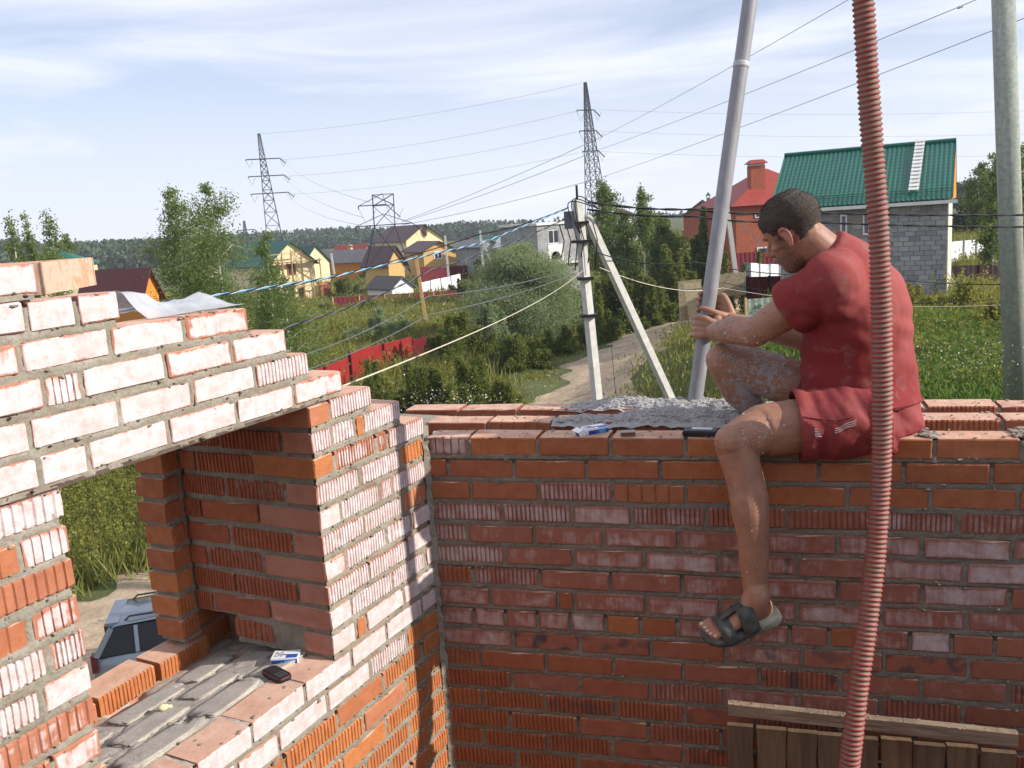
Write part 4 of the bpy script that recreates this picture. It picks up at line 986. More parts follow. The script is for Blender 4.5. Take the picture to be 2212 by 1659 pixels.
# left hand: palm over the front of the pipe, fingers round the left side
limb(body, [(wrL, .029), (wL, .027)], 12)
for i, dh in enumerate((.036, .013, -.010, -.032)):
    r_ = (.0118, .0122, .0118, .0105)[i]; k = HPT(hL + dh, 138 - i * 3, .047)
    limb(body, [(wL * .8 + HPT(hL + dh, 60, .06) * .2, .018), (HPT(hL + dh * .85, 82, .055), .0165), (HPT(hL + dh, 118, .050), .0135), (k, r_)], 10)
    limb(body, [(k, r_), (HPT(hL + dh, 175, .0435), r_), (HPT(hL + dh - .002, 222, .040), r_ * .93), (HPT(hL + dh - .003, 262, .038), r_ * .88), (HPT(hL + dh - .004, 292, .0365), r_ * .8)], 10)
limb(body, [(wL + PIPED * .012, .018), (HPT(hL + .040, 40, .058), .015), (HPT(hL + .058, 5, .045), .012), (HPT(hL + .062, -35, .040), .010)], 10)
# right hand: palm on the right side, thumb across the front, fingers behind
limb(body, [(wrR, .028), (wR_, .026)], 12)
for i, dh in enumerate((.040, .017, -.006, -.028)):
    r_ = (.0118, .0122, .0118, .0105)[i]; k = HPT(hR + dh, -48, .050)
    limb(body, [(wR_, .018), (HPT(hR + dh * .6 - .02, -14, .080), .0165), (HPT(hR + dh, -28, .060), .0140), (k, r_)], 10)
    limb(body, [(k, r_), (HPT(hR + dh, -95, .0425), r_), (HPT(hR + dh, -135, .0395), r_ * .93), (HPT(hR + dh, -172, .038), r_ * .88), (HPT(hR + dh, -196, .0365), r_ * .8)], 10)
limb(body, [(wR_ + PIPED * .01, .020), (HPT(hR - .038, 18, .066), .0165), (HPT(hR - .030, 52, .050), .0125), (HPT(hR - .022, 92, .0425), .0115), (HPT(hR - .018, 128, .0395), .0098)], 10)
me = voxel(body, .0042, 3)
# --- skin
t = NT('skin'); v = t.obj(); a = t.noise(v, 22, 5, .6); b = t.noise(v, 260, 4, .6)
bd = t.n('Attribute', {'attribute_name': 'beard'}).outputs['Fac']; du = t.n('Attribute', {'attribute_name': 'dusty'}).outputs['Fac']; wm_ = t.n('Attribute', {'attribute_name': 'warm'}).outputs['Fac']
c = t.mix(t.ramp(a, (.3, 0.), (.7, 1.)), (.27, .125, .072), (.37, .190, .118)); c = t.mix(wm_, c, (.52, .21, .16))
hair = t.ramp(b, (.42, 0.), (.56, 1.)); c = t.mix(t.math('MULTIPLY', bd, t.math('ADD', t.math('MULTIPLY', hair, .6), .25)), c, (.05, .03, .022))
mm = t.noise(t.obj(), 38, 6, .7); dmask = t.math('MULTIPLY', du, 1.0); dm = t.math('MULTIPLY', t.math('SUBTRACT', t.math('ADD', mm, t.math('MULTIPLY', dmask, .42)), .72), 9.0, clamp=True)
c = t.mix(t.math('MULTIPLY', dm, .85), c, (.36, .34, .33))
spk = t.ramp(t.noise(v, 210, 2, .5), (.71, 0.), (.74, 1.)); c = t.mix(t.math('MULTIPLY', spk, .7), c, (.72, .68, .62))
t.set(Base_Color=c, Roughness=.55); t.b.inputs['Subsurface Weight'].default_value = .08; t.b.inputs['Subsurface Radius'].default_value = (.02, .008, .004)
t.b.inputs['Subsurface Scale'].default_value = .5
t.bump(t.math('ADD', t.math('MULTIPLY', b, .3), t.math('MULTIPLY', dm, 1.)), .35, .003); M_SKIN = t.m
n = len(me.vertices); co = np.empty(n * 3, np.float32); me.vertices.foreach_get('co', co); co = co.reshape(-1, 3)
rel = co - np.array(HC); hf, hs, hh_ = rel @ np.array(HF), rel @ np.array(HS), rel @ np.array(HU)
inh = (np.abs(hf) < .13) & (np.abs(hs) < .11) & (np.abs(hh_) < .15)
jaw = np.clip((-.035 - hh_) / .02, 0, 1) * np.clip((hf + .005) / .02, 0, 1); side_ = np.clip((.055 - hf) / .02, 0, 1) * np.clip((hf - .003) / .012, 0, 1) * np.clip((.02 - hh_) / .02, 0, 1)
beard = (np.maximum(jaw, side_) * inh).astype(np.float32)
def segd(P, a, b):
    a = np.array(a); b = np.array(b); ab = b - a; t_ = np.clip(((P - a) @ ab) / (ab @ ab), 0, 1); return np.linalg.norm(P - (a + t_[:, None] * ab), axis=1), t_
dk, tk = segd(co, thR, knR); ds_, ts_ = segd(co, knR, anR); df, tf = segd(co, elL, wrL); dl, tl = segd(co, knL, thL)
dusty = np.clip(1 - (dk - .08) / .03, 0, 1) * .72 * np.clip(1.2 - tk, 0, 1) + np.clip(1 - (ds_ - .07) / .02, 0, 1) * .68 * np.clip(ts_ * 2, 0, 1)
dusty = np.maximum(dusty, np.clip(1 - (df - .04) / .02, 0, 1) * .42); dusty = np.maximum(dusty, np.clip(1 - (dl - .07) / .02, 0, 1) * .25 * (1 - tl)); dusty[inh] = 0
warm = np.zeros(n); e = np.linalg.norm(co - np.array(HP_(-.006, .078, 0)), axis=1); warm = np.clip(1 - (e - .03) / .02, 0, 1) * .6
for p in (FP(.9, 0, 0), hipL): warm = np.maximum(warm, np.clip(1 - (np.linalg.norm(co - np.array(p), axis=1) - .05) / .04, 0, 1) * .35)
for nm, arr in (('beard', beard), ('dusty', dusty), ('warm', warm)):
    a_ = me.attributes.new(nm, 'FLOAT', 'POINT'); a_.data.foreach_set('value', np.asarray(arr, np.float32))
me.polygons.foreach_set('use_smooth', [True] * len(me.polygons)); me.materials.append(M_SKIN)
person = empty('person', MAN, label='man in faded red t-shirt and shorts sitting on the wall, gripping the grey pipe', cat='person')
bodyo = link('body', me, person)

# --- hair
hm = MB(); sk2 = [s_ for s_ in SK if s_[0] > -.1]
dense = []
for (a, b) in zip(sk2[:-1], sk2[1:]):
    for k in range(5): u = k / 5; dense.append(tuple(a[i] + (b[i] - a[i]) * u for i in range(4)))
dense.append(sk2[-1])
headloft(hm, .0068, 110, dense)
N_ = 110; V = np.array(hm.v); Fq = np.array([f for f in hm.f if len(f) == 4])
rel = V - np.array(HC); f_, s_, h_ = rel @ np.array(HF), rel @ np.array(HS), rel @ np.array(HU)
line = np.where(f_ > .072, .062, np.where(f_ > .045, .040, np.where(f_ > .028, .012, np.where(f_ > .012, -.018, np.where(f_ > -.030, .026 - (f_ < -.018) * .02, -.062)))))
line = line + (vnoise(f_ + .3, s_ + .3, 60, 5) - .5) * .010
keep = h_ > line; Fq = Fq[keep[Fq].all(1)]
rs = np.random.RandomState(2); nrm = rel / np.linalg.norm(rel, axis=1)[:, None]
edge = np.clip((h_ - line) / .02, 0, 1)
V = V + nrm * (((rs.rand(len(V)) - .5) * .0016 + (vnoise(f_ + s_, h_ + .5, 25, 6) - .5) * .004 - .0075 * (1 - edge))[:, None])
used = np.unique(Fq); mp = np.full(len(V), -1); mp[used] = np.arange(len(used)); hv = V[used]; hf_ = mp[Fq]; nv = len(hv)
nn_ = nrm[used]; hv2 = hv - nn_ * .012
topc = len(hv) * 2
FF = np.concatenate([hf_, hf_[:, ::-1] + nv])
cap = V[(V @ np.array(HU)).argmax()]
t = NT('short_hair'); v = t.obj(); a = t.noise(v, 160, 4, .7); b = t.noise(v, 420, 2, .6); g = t.noise(v, 18, 4, .6)
c = t.ramp(a, (.3, (.032, .023, .017)), (.6, (.080, .058, .043)), (.75, (.18, .14, .11))); c = t.mix(t.math('MULTIPLY', t.ramp(b, (.60, 0.), (.7, 1.)), .22), c, (.22, .19, .16))
t.set(Base_Color=c, Roughness=.8).bump(t.math('ADD', a, b), .9, .004); M_HAIR = t.m
link('hair', npmesh('hair', np.concatenate([hv, hv2]), FF, M_HAIR, smooth=True), person)
# short bristles that break up the outline of the hair
rr = random.Random(12); vs = []; fs = []
sel = np.where(edge[used] > .2)[0]
for _ in range(5200):
    i = sel[rr.randrange(len(sel))]; p = Vector(hv[i]); nn2 = Vector(nn_[i]); tdir = Vector((rr.uniform(-1, 1), rr.uniform(-1, 1), rr.uniform(-1, 1))).cross(nn2).normalized()
    p = p + tdir * rr.uniform(-.003, .003); d_ = (nn2 + tdir.cross(nn2) * rr.uniform(-.6, .6) - HU * .3).normalized(); l_ = rr.uniform(.003, .007); b_ = len(vs)
    vs += [p - tdir * .0006, p + tdir * .0006, p + d_ * l_]; fs.append((b_, b_ + 1, b_ + 2))
link('hair_bristles', npmesh('hair_bristles', np.array([tuple(x) for x in vs]), np.array(fs), M_HAIR), person)['kind'] = 'stuff'

# --- clothes
def cloth(mb, size, cuts, wr, seed, smooth=6):
    me = voxel(mb, size, smooth)
    n = len(me.vertices); co = np.empty(n * 3, np.float32); me.vertices.foreach_get('co', co); co = co.reshape(-1, 3)
    nr = np.empty(n * 3, np.float32); me.vertex_normals.foreach_get('vector', nr); nr = nr.reshape(-1, 3)
    d = np.zeros(n)
    for fn in wr: d += fn(co)
    co = co + nr * d[:, None]; me.vertices.foreach_set('co', co.ravel())
    bm = bmesh.new(); bm.from_mesh(me); dele = []
    for (p, ax, rad) in cuts:
        g = [f for f in bm.faces if (f.calc_center_median() - p).length < rad + .02 and abs((f.calc_center_median() - p).dot(ax)) < .02]
        g = list({e for f in g for e in f.edges}) + list({v for f in g for v in f.verts}) + g
        bmesh.ops.bisect_plane(bm, geom=g, plane_co=p, plane_no=ax, dist=.0004)
    bm.normal_update()
    for f in bm.faces:
        c = f.calc_center_median()
        for (p, ax, rad) in cuts:
            if (c - p).dot(ax) > 0 and (c - p).length < rad: dele.append(f); break
    bmesh.ops.delete(bm, geom=dele, context='FACES')
    for f in bm.faces: f.smooth = True
    bm.to_mesh(me); bm.free()
    return evalmesh(me, [('SOLIDIFY', dict(thickness=.0035, offset=1.))])
def fold(co, dirv, scale, amp, seed, along=None):
    """long soft creases running across dirv"""
    a = co @ np.array(dirv); b = co @ np.array(along if along is not None else (0, 0, 1))
    n1 = vnoise(a * 1. + 5, b * .25 + 5, scale, seed); n2 = vnoise(a + 9, b * .5 + 3, scale * 2.3, seed + 1)
    return (n1 - .5) * amp + (n2 - .5) * amp * .45
sh = MB()
hem = pel * .78 + wai * .22
etube(sh, [(hem + BF * .03, .222, .196), (wai + BF * .03, .202, .174), (mid + BF * .025, .195, .166), (che + BF * .01, .205, .160), (upc, .215, .140), (top + (top - upc) * .05, .165, .110), (top * .5 + nek * .5, .118, .096), (nek - BF * .006, .086, .080), (nek + (nek - top) * .22 - BF * .004, .080, .076)], BL, 32)
sl1 = shoL + (elL - shoL) * .47
limb(sh, [(top + BL * .05 - UPV * .015, .085), (shoL + UPV * .004, .088), (shoL + (elL - shoL) * .22, .086)])
sh.tube([shoL, shoL + (elL - shoL) * .25, shoL + (elL - shoL) * .40, sl1 + (elL - shoL) * .08], [.084, .084, .088, .092], 24)
limb(sh, [(upc + BL * .10 - UPV * .03, .10), (shoL - UPV * .03, .085)])
limb(sh, [(nek + BL * .02 - UPV * .05, .07), (top * .4 + shoL * .6 + UPV * .01, .082), (shoL, .086)])
sr1 = shoR + (elR - shoR) * .6
sh.tube([shoR, shoR + (elR - shoR) * .3, sr1], [.082, .080, .082], 20); limb(sh, [(top - BL * .06, .085), (shoR, .085)])
dL = (elL - shoL).normalized(); dR = (elR - shoR).normalized(); axT = (hem - mid).normalized()
pit = np.array(shoL - UPV * .12 + BF * .02)
def pitfold(co):
    r = np.linalg.norm(co - pit, axis=1); a = np.arctan2((co - pit) @ np.array(UPV), (co - pit) @ np.array(BF))
    return np.exp(-(r / .16) ** 2) * .006 * np.clip(r / .1, 0, 1) * np.sin(a * 5 + r * 25)
me = cloth(sh, .0065, [(sl1 + dL * .015, dL, .108), (sr1, dR, .10), (hem + BF * .035 + axT * -.01, axT, .3)],
           [lambda c: fold(c, (RT * .35 + UPV * .94), 13, .020, 81, RT), lambda c: fold(c, RT, 9, .011, 83), pitfold], 1)
t = NT('tshirt_red'); v = t.obj(); a = t.noise(v, 7, 6, .65); b = t.noise(v, 500, 2, .6); s2 = t.noise(v, 18, 4, .6)
w_ = t.n('Attribute', {'attribute_name': 'faded'}).outputs['Fac']
fadeM = t.math('ADD', t.math('MULTIPLY', w_, .95), t.math('MULTIPLY', t.math('SUBTRACT', a, .5), .7), clamp=True)
c = t.mix(fadeM, (.205, .016, .016), (.42, .125, .11))
c = t.mix(t.math('MULTIPLY', t.ramp(s2, (.56, 0.), (.70, 1.)), .55), c, (.24, .115, .105))
t.set(Base_Color=c, Roughness=.9).bump(t.math('ADD', t.math('MULTIPLY', b, .3), s2), .25, .004); pass
n = len(me.vertices); co = np.empty(n * 3, np.float32); me.vertices.foreach_get('co', co); co = co.reshape(-1, 3)
fad = np.clip(.02 + ((co - np.array(mid)) @ np.array(-BF)) * 2.2 + ((co - np.array(che)) @ np.array(UPV)) * 1.3, 0, 1)
a_ = me.attributes.new('faded', 'FLOAT', 'POINT'); a_.data.foreach_set('value', fad.astype(np.float32))
me.materials.clear(); me.materials.append(t.m); me.polygons.foreach_set('use_smooth', [True] * len(me.polygons)); link('t_shirt', me, person)
# collar, hem and sleeve bands
from mathutils.bvhtree import BVHTree
def ring(c, ax, w, d, side, r, n=40, wob=0.):
    ax = ax.normalized(); s = (side - ax * side.dot(ax)).normalized(); f = ax.cross(s); pts = []
    for k in range(n + 1):
        a = 2 * math.pi * k / n; pts.append(c + s * (math.cos(a) * w) + f * (math.sin(a) * d) + ax * wob * math.sin(3 * a))
    return pts
bvs = BVHTree.FromPolygons([tuple(x) for x in co], [tuple(p.vertices) for p in me.polygons])
def stitched(name, c, ax, w, d, side, r_, n=64):
    P_ = []
    for p in ring(c, ax, w, d, side, 0, n):
        h = bvs.find_nearest(p)
        if h[0] is not None and (h[0] - p).length < .09: P_.append(h[0] + h[1] * .0008)
    q = MB(); q.tube(P_, r_, 6, False); return q.build(name, t.m, person, True)
shp = MB()
shp.tube(ring(nek + (nek - top) * .22 - BF * .004, nek - top, .080, .076, BL, 0), .006, 8)
shp.build('collar', t.m, person, True)
stitched('sleeve_hem', sl1 - dL * .006, dL, .088, .088, BL, .0030)
stitched('sleeve_seam', shoL + (elL - shoL) * .06, (dL + (shoL - top).normalized() * .8), .088, .095, BF, .0022)
stitched('shirt_hem', hem + BF * .03 - axT * .018, axT, .222, .196, BL, .0028)
sp = MB(); heml = q6(897, 1432, .0)
axL = (heml - hipL).normalized(); axR_ = (q6(905, 1190, .28) - hipR).normalized(); hemr = q6(915, 1180, .28)
etube(sp, [(pel - UPV * .075, .170, .138), (pel - UPV * .02, .182, .146), (pel * .6 + wai * .4, .168, .138), (wai + UPV * .01 + BF * .03, .160, .135), (wai + UPV * .07 + BF * .03, .150, .125)], BL, 28)
sp.tube([hipL - axL * .06 - UPV * .0, hipL + axL * .08, heml - axL * .06, heml + axL * .015], [.118, .112, .108, .112], 28)
sp.tube([hipR - axR_ * .05, hipR + axR_ * .06, hemr + axR_ * .012], [.115, .108, .108], 28)
me = cloth(sp, .0065, [(heml, axL, .15), (hemr, axR_, .15), (wai + UPV * .05 + BF * .02, UPV, .3)],
           [lambda c: fold(c, axL, 15, .020, 91, (UPV + RN).normalized()), lambda c: fold(c, (RT + UPV).normalized(), 28, .010, 92, RT)], 1, 5)
n = len(me.vertices); co = np.empty(n * 3, np.float32); me.vertices.foreach_get('co', co); co = co.reshape(-1, 3); co[:, 2] = np.where((co[:, 2] < rowz(1) + .003) & (((co - np.array(CORN)) @ np.array(RN)) > -.004), rowz(1) + .003, co[:, 2]); me.vertices.foreach_set('co', co.ravel())
t2 = NT('shorts_red'); v = t2.obj(); a = t2.noise(v, 10, 6, .65); s2 = t2.noise(v, 26, 5, .6)
c = t2.mix(t2.ramp(a, (.35, 0.), (.7, 1.)), (.20, .016, .018), (.31, .055, .050)); t2.set(Base_Color=c, Roughness=.75).bump(s2, .4, .006)
me.materials.clear(); me.materials.append(t2.m); me.polygons.foreach_set('use_smooth', [True] * len(me.polygons)); link('shorts', me, person)
# printed triangle and piping on the near leg of the shorts
def near_surface(cx, cy, n=-.115): return q5(cx, cy, n)
from mathutils.bvhtree import BVHTree
bv = BVHTree.FromPolygons([tuple(x) for x in co], [tuple(p.vertices) for p in me.polygons])
def hit(cx, cy):
    x, y = (2100 + cx / 1.952) / 1.3888, (1150 + cy / 1.952) / 1.3888; d_ = ray(x, y).normalized()
    h = bv.ray_cast(CAMP, d_); return (h[0] - d_ * .003) if h[0] is not None else None
M_PRINT = simple('print_white', (.62, .55, .54), .6, .1)
mb = MB()
for k, (y0, xl, xr) in enumerate([(262, 671, 684), (276, 671, 694), (290, 672, 705), (303, 674, 712)]):
    p = [hit(xl, y0), hit(xr, y0 + 4), hit(xr + 1, y0 + 12), hit(xl + 1, y0 + 9)]
    if all(p): mb.quad(*p)
if mb.f: mb.build('printed_triangle', M_PRINT, person)
mb = MB()
for k in range(3):
    pts_ = [hit(790 + i * 14, 268 - i * 6 + k * 12 + 3 * math.sin(i)) for i in range(10)]; pts_ = [p for p in pts_ if p]
    if len(pts_) > 2: mb.tube(pts_, .0022, 5)
pts_ = [hit(555 + i * 26, 187 + 26 * math.sin(min(i, 10) / 10 * 1.6) - (i > 10) * (i - 10) * 6) for i in range(14)]; pts_ = [p for p in pts_ if p]
mb.build('side_stripes', simple('piping', (.45, .27, .26), .7, .1), person)
mb = MB(); mb.tube(pts_, .0018, 5); mb.build('seam', t2.m, person)

# --- sandal
M_SAND = simple('sandal_rubber', (.080, .083, .072), .7, .35, 30, bump=.3, bscale=160)
out = [(-.06, 0), (-.055, .024), (.02, .036), (.25, .038), (.5, .044), (.75, .054), (.92, .050), (1.03, .034), (1.085, .0), (1.08, -.035), (1.0, -.056), (.85, -.057), (.6, -.048), (.4, -.038), (.2, -.037), (0, -.036), (-.055, -.022)]
mb = MB(); n = len(out); rows_ = [(.0, 1.02), (-.006, 1.05), (-.020, 1.04), (-.026, .97)]
vs = []
for u_, s_ in rows_:
    for l, s in out: lift = .012 * max(0, (l - .8)) / .2 + .008 * max(0, .1 - l) / .1; vs.append(FP(.5 + (l - .5) * s_, s * s_, u_ + lift))
fs = [(k * n + i, k * n + (i + 1) % n, (k + 1) * n + (i + 1) % n, (k + 1) * n + i) for k in range(3) for i in range(n)] + [tuple(range(n))[::-1], tuple(3 * n + i for i in range(n))]
mb.add(vs, fs)
sand = tag(mb.build('sandal', M_SAND, person, True), 'worn dark grey rubber sandal with crossed straps')
def strap(l0, l1, hw, hgt, w, n=16, s0=-1., s1=1., twist=0.):
    """band over the foot from side to side at l0 (outer) to l1 (inner)"""
    vs = []; 
    for k in range(n + 1):
        a = s0 + (s1 - s0) * k / n; ang = a * math.pi / 2; l = l0 + (l1 - l0) * (a + 1) / 2
        s = -math.sin(ang) * hw; u_ = math.cos(ang) ** .8 * hgt if abs(a) < .999 else 0
        for dl, du in ((-w / 2, 0), (-w / 2, .0035), (w / 2, .0035), (w / 2, 0)): vs.append(FP(l + dl / FL, s * (1 + du * 12), u_ - .003 + du))
    fs = [(4 * k + j, 4 * k + 4 + j, 4 * k + 4 + (j + 1) % 4, 4 * k + (j + 1) % 4) for k in range(n) for j in range(4)]
    return vs, fs
for nm, args in (('instep_strap', (.40, .46, .047, .082, .056)), ('toe_strap', (.74, .80, .054, .050, .044))):
    mb = MB(); mb.add(*strap(*args)); mb.build(nm, M_SAND, sand, True)
mb = MB(); pts_ = [FP(.44 + i * .042, -.004, .082 - i * .0042) for i in range(9)]; vs = []
for p in pts_: vs += [p + FS * .012, p + FS * .012 + FU * .005, p - FS * .012 + FU * .005, p - FS * .012]
mb.add(vs, [(4 * k + j, 4 * k + 4 + j, 4 * k + 4 + (j + 1) % 4, 4 * k + (j + 1) % 4) for k in range(8) for j in range(4)]); mb.build('joining_strap', M_SAND, sand, True)
mb = MB()
for s, l0, l1, r_ in toes: ball(mb, FP(l1 + .012, s, .020 + r_ * .35), r_ * .62, r_ * .6, r_ * .35, FT, FS, 8)
mb.build('toenails', simple('nail', (.62, .47, .38), .4, .05), bodyo, True)
# second sandal, under the far foot
mb = MB(); c = anR - UPV * .070 - RT * .075; mb.box(-.15, .12, -.045, .045, -.012, .008, lambda x, y, z: c + RT * x + RN * y + UPV * z); mb.build('sandal', M_SAND, person)
# --- fluff stuck to legs, arms and lap
r = random.Random(77); P = []
def stick(a, b, rad, cnt, rng_=(0, 1)):
    bvb = BV_B
    for _ in range(cnt):
        t_ = r.uniform(*rng_); c_ = a.lerp(b, t_); d_ = (-_f + Vector((r.gauss(0, .6), r.gauss(0, .6), r.gauss(0.4, .6)))).normalized()
        h = bvb.ray_cast(c_ + d_ * .3, -d_)
        if h[0] is not None: P.append(tuple(h[0]))
bme = bodyo.data; BV_B = BVHTree.FromPolygons([tuple(v.co) for v in bme.vertices], [tuple(p.vertices) for p in bme.polygons])
stick(knR, thR, .08, 1100); stick(knR, anR, .07, 260, (.35, 1)); stick(elL, wrL, .04, 150); stick(knL, thL, .08, 70); stick(knL, anL, .06, 14)
o = lumps('stuck_fluff', P, simple('skin_fluff', (.40, .37, .35), 1., .2, 30), person, .0010, .0050, 14, flat=1.)
# ================================================================ buildings, fences, poles beyond the wall
def wavy(name, col, var=.12, rough=.55, met=0., sc=2.): return simple(name, col, rough, var, sc, metal=met)
M_CREAM = simple('cream_render', (.74, .62, .36), .85, .06, 2); M_CREAM2 = simple('cream_siding', (.78, .66, .38), .8, .06, 1)
M_GREENR = wavy('green_roof', (.012, .115, .075)); M_DGREEN = wavy('dark_green_roof', (.02, .07, .055)); M_MAROONR = wavy('maroon_roof', (.13, .022, .018)); M_BROWNR = wavy('brown_roof', (.085, .04, .035))
M_SLATE = simple('grey_slate', (.20, .20, .20), .9, .3, 4); M_REDR = wavy('red_roof', (.30, .05, .034)); M_ORANGE = simple('orange_timber', (.62, .24, .03), .7, .15, 6); M_YEL = simple('yellow_timber', (.66, .42, .15), .7, .12, 5)
M_WOOD = simple('raw_wood', (.45, .30, .14), .8, .2, 8); M_GWOOD = simple('grey_wood', (.34, .28, .18), .9, .3, 8); M_WFR = simple('window_brown', (.33, .12, .03), .6, .1); M_WWH = simple('window_white', (.75, .75, .77), .5, .04)
M_GLASS = simple('window_glass', (.03, .035, .04), .12, .2, spec=.8); M_STEEL = simple('pylon_steel', (.022, .022, .025), .6, .2, 10, metal=.3); M_MAROON = simple('maroon_sheet', (.13, .010, .016), .5, .12, 3); M_RED = simple('red_sheet', (.27, .020, .018), .5, .1, 1.2)
M_WHITEF = simple('white_sheet', (.74, .75, .78), .55, .05, 2); M_CPOLE = simple('pole_concrete', (.52, .50, .45), .85, .14, 9, bump=.2); M_BWALL = simple('red_brickwork', (.36, .105, .055), .85, .18, 5)
M_CWALL = simple('bare_concrete_wall', (.30, .30, .29), .9, .3, 2.2); M_BLACKC = simple('black_cable', (.012, .012, .014), .5, .1); M_GRC = simple('grey_cable', (.12, .13, .14), .6, .1); M_BLUEC = simple('blue_cable', (.10, .26, .42), .45, .1); M_ROPE = simple('pale_rope', (.55, .50, .38), .8, .15, 60)
M_PWH = simple('white_render', (.70, .68, .64), .8, .08, 2); M_TEAL = wavy('teal_roof', (.03, .17, .14))

def house(name, label, cat, P, yaw, W, Ld, he, hr, wall, roof, wins=(), over=.4, hip=False, gable=None, chim=None, winmat=None, group=None, tile=0.):
    """P: foot of the front gable's left corner; x across the gable, y along the ridge"""
    e = empty(name, P, label=label, cat=cat, group=group)
    X = Vector((math.cos(yaw), math.sin(yaw), 0)); Y = Vector((-X.y, X.x, 0)); M = lambda x, y, z: P + X * x + Y * y + Vector((0, 0, z))
    mb = MB(); v = [M(x, y, z) for y in (0, Ld) for x, z in ((0, -2.), (W, -2.), (W, he), (W / 2, hr - .12) if not hip else (W / 2, he), (0, he))]
    mb.add(v, [(0, 1, 2, 3, 4), (9, 8, 7, 6, 5), (0, 5, 6, 1), (1, 6, 7, 2), (4, 9, 5, 0), (2, 7, 8, 3), (3, 8, 9, 4)]); mb.build('wall', wall, e)
    if gable:
        mb = MB(); q = [M(.0, -.03, he), M(W, -.03, he), M(W / 2, -.03, hr - .15)]; mb.add(q, [(0, 1, 2)]); mb.build('gable', gable, e)
    mb = MB(); sl = (hr - he) / (W / 2); o = over; th = .14
    if hip:
        r1 = min(W, Ld) / 2; A_ = [M(-o, -o, he - .1), M(W + o, -o, he - .1), M(W + o, Ld + o, he - .1), M(-o, Ld + o, he - .1)]; B_ = [M(W / 2, r1, hr), M(W / 2, Ld - r1 + .01, hr)]
        mb.add(A_ + B_, [(0, 1, 4), (1, 2, 5, 4), (2, 3, 5), (3, 0, 4, 5), (3, 2, 1, 0)]); mb.build('roof', roof, e)
    else:
        for s in (0, 1):
            x0 = -o if s == 0 else W + o; x1 = W / 2; z0 = he - o * sl; mb = MB(); n = 1
            if tile:
                nx = 14; ny = int((Ld + 2 * o) / tile) * 4; vs = []; fs = []
                for i in range(nx * 3 + 1):
                    u = i / (nx * 3); st = .03 * (1 - (i % 3) / 3.)
                    for j in range(ny + 1):
                        y = -o + (Ld + 2 * o) * j / ny; vs.append(M(x0 + (x1 - x0) * u, y, z0 + (hr - z0) * u + .022 * math.cos(2 * math.pi * j / 4) + st + .03))
                for i in range(nx * 3):
                    for j in range(ny):
                        a = i * (ny + 1) + j; f = (a, a + 1, a + ny + 2, a + ny + 1); fs.append(f if s == 0 else f[::-1])
                mb.add(vs, fs)
            a = [M(x0, -o, z0), M(x1, -o, hr), M(x1, Ld + o, hr), M(x0, Ld + o, z0)]; b = [p - Vector((0, 0, th)) for p in a]
            mb.add(a + b, [(0, 1, 2, 3) if s else (3, 2, 1, 0), (7, 6, 5, 4) if s else (4, 5, 6, 7), (0, 4, 5, 1), (1, 5, 6, 2), (2, 6, 7, 3), (3, 7, 4, 0)]); mb.build('roof', roof, e)
    for w in wins:
        face, u, z, ww, hh = w[:5]
        F_ = {'f': lambda a, d, zz: M(a, -d, zz), 'r': lambda a, d, zz: M(W + d, a, zz), 'l': lambda a, d, zz: M(-d, a, zz)}[face]
        mb = MB(); mb.box(u, u + ww, -.02, .06, z, z + hh, lambda a, d, zz: F_(a, d, zz)); wo = mb.build('window', winmat or M_WWH, e)
        mb = MB(); m_ = .12 * min(ww, hh) + .03
        if ww > 1.1:
            mb.box(u + m_, u + ww / 2 - m_ / 3, .062, .068, z + m_, z + hh - m_, lambda a, d, zz: F_(a, d, zz)); mb.box(u + ww / 2 + m_ / 3, u + ww - m_, .062, .068, z + m_, z + hh - m_, lambda a, d, zz: F_(a, d, zz))
        else: mb.box(u + m_, u + ww - m_, .062, .068, z + m_, z + hh - m_, lambda a, d, zz: F_(a, d, zz))
        mb.build('pane', M_GLASS, wo)
    if chim:
        cx, cy, cw, ch, cm = chim; mb = MB(); mb.box(cx - cw / 2, cx + cw / 2, cy - cw / 2, cy + cw / 2, he, hr + ch, M); co = mb.build('chimney', cm, e)
        mb = MB(); c_ = [M(cx + sx * cw * .75, cy + sy * cw * .75, hr + ch + .25) for sx, sy in ((-1, -1), (1, -1), (1, 1), (-1, 1))] + [M(cx, cy, hr + ch + .75)]; mb.add(c_, [(0, 1, 4), (1, 2, 4), (2, 3, 4), (3, 0, 4), (3, 2, 1, 0)])
        for sx in (-1, 1): mb.beam(M(cx + sx * cw * .4, cy, hr + ch), M(cx + sx * cw * .4, cy, hr + ch + .3), .08)
        mb.build('chimney_cap', roof, co)
    return e, M
def yaw_to(dx, dy): return math.atan2(dy, dx)
def hz(vx, vy, D): return at(vx, vy, D)

# cream house with scaffolding
D = 112; pl_ = hz(590, 668, D); pr_ = hz(688, 664, D + 3.6); yw = math.atan2(pr_.y - pl_.y, pr_.x - pl_.x); W_ = (pr_ - pl_).length
zb_ = EYE - 8.9; P0 = Vector((pl_.x, pl_.y, zb_)); hr_ = hz(632, 519, D + 2).z - zb_; he_ = hz(690, 566, D + 3.6).z - zb_ + .35
e, M = house('house', 'cream two storey house with green roof, brown windows and scaffolding on its gable', 'house', P0, yw, W_, 13., he_, hr_, M_CREAM, M_GREENR,
      [('f', 2.35, he_ - 1.7, 1.15, 1.45), ('f', .35, he_ - 1.7, 1.0, 1.4), ('f', 2.2, .25, .9, 2.1), ('f', 3.5, .25, .8, 2.1), ('f', .4, .8, 1., 1.3)], winmat=M_WFR, over=.5)
sc = empty('scaffolding', M(W_ / 2, -1, 0), label='wooden builders scaffold standing against the cream gable', cat='scaffolding')
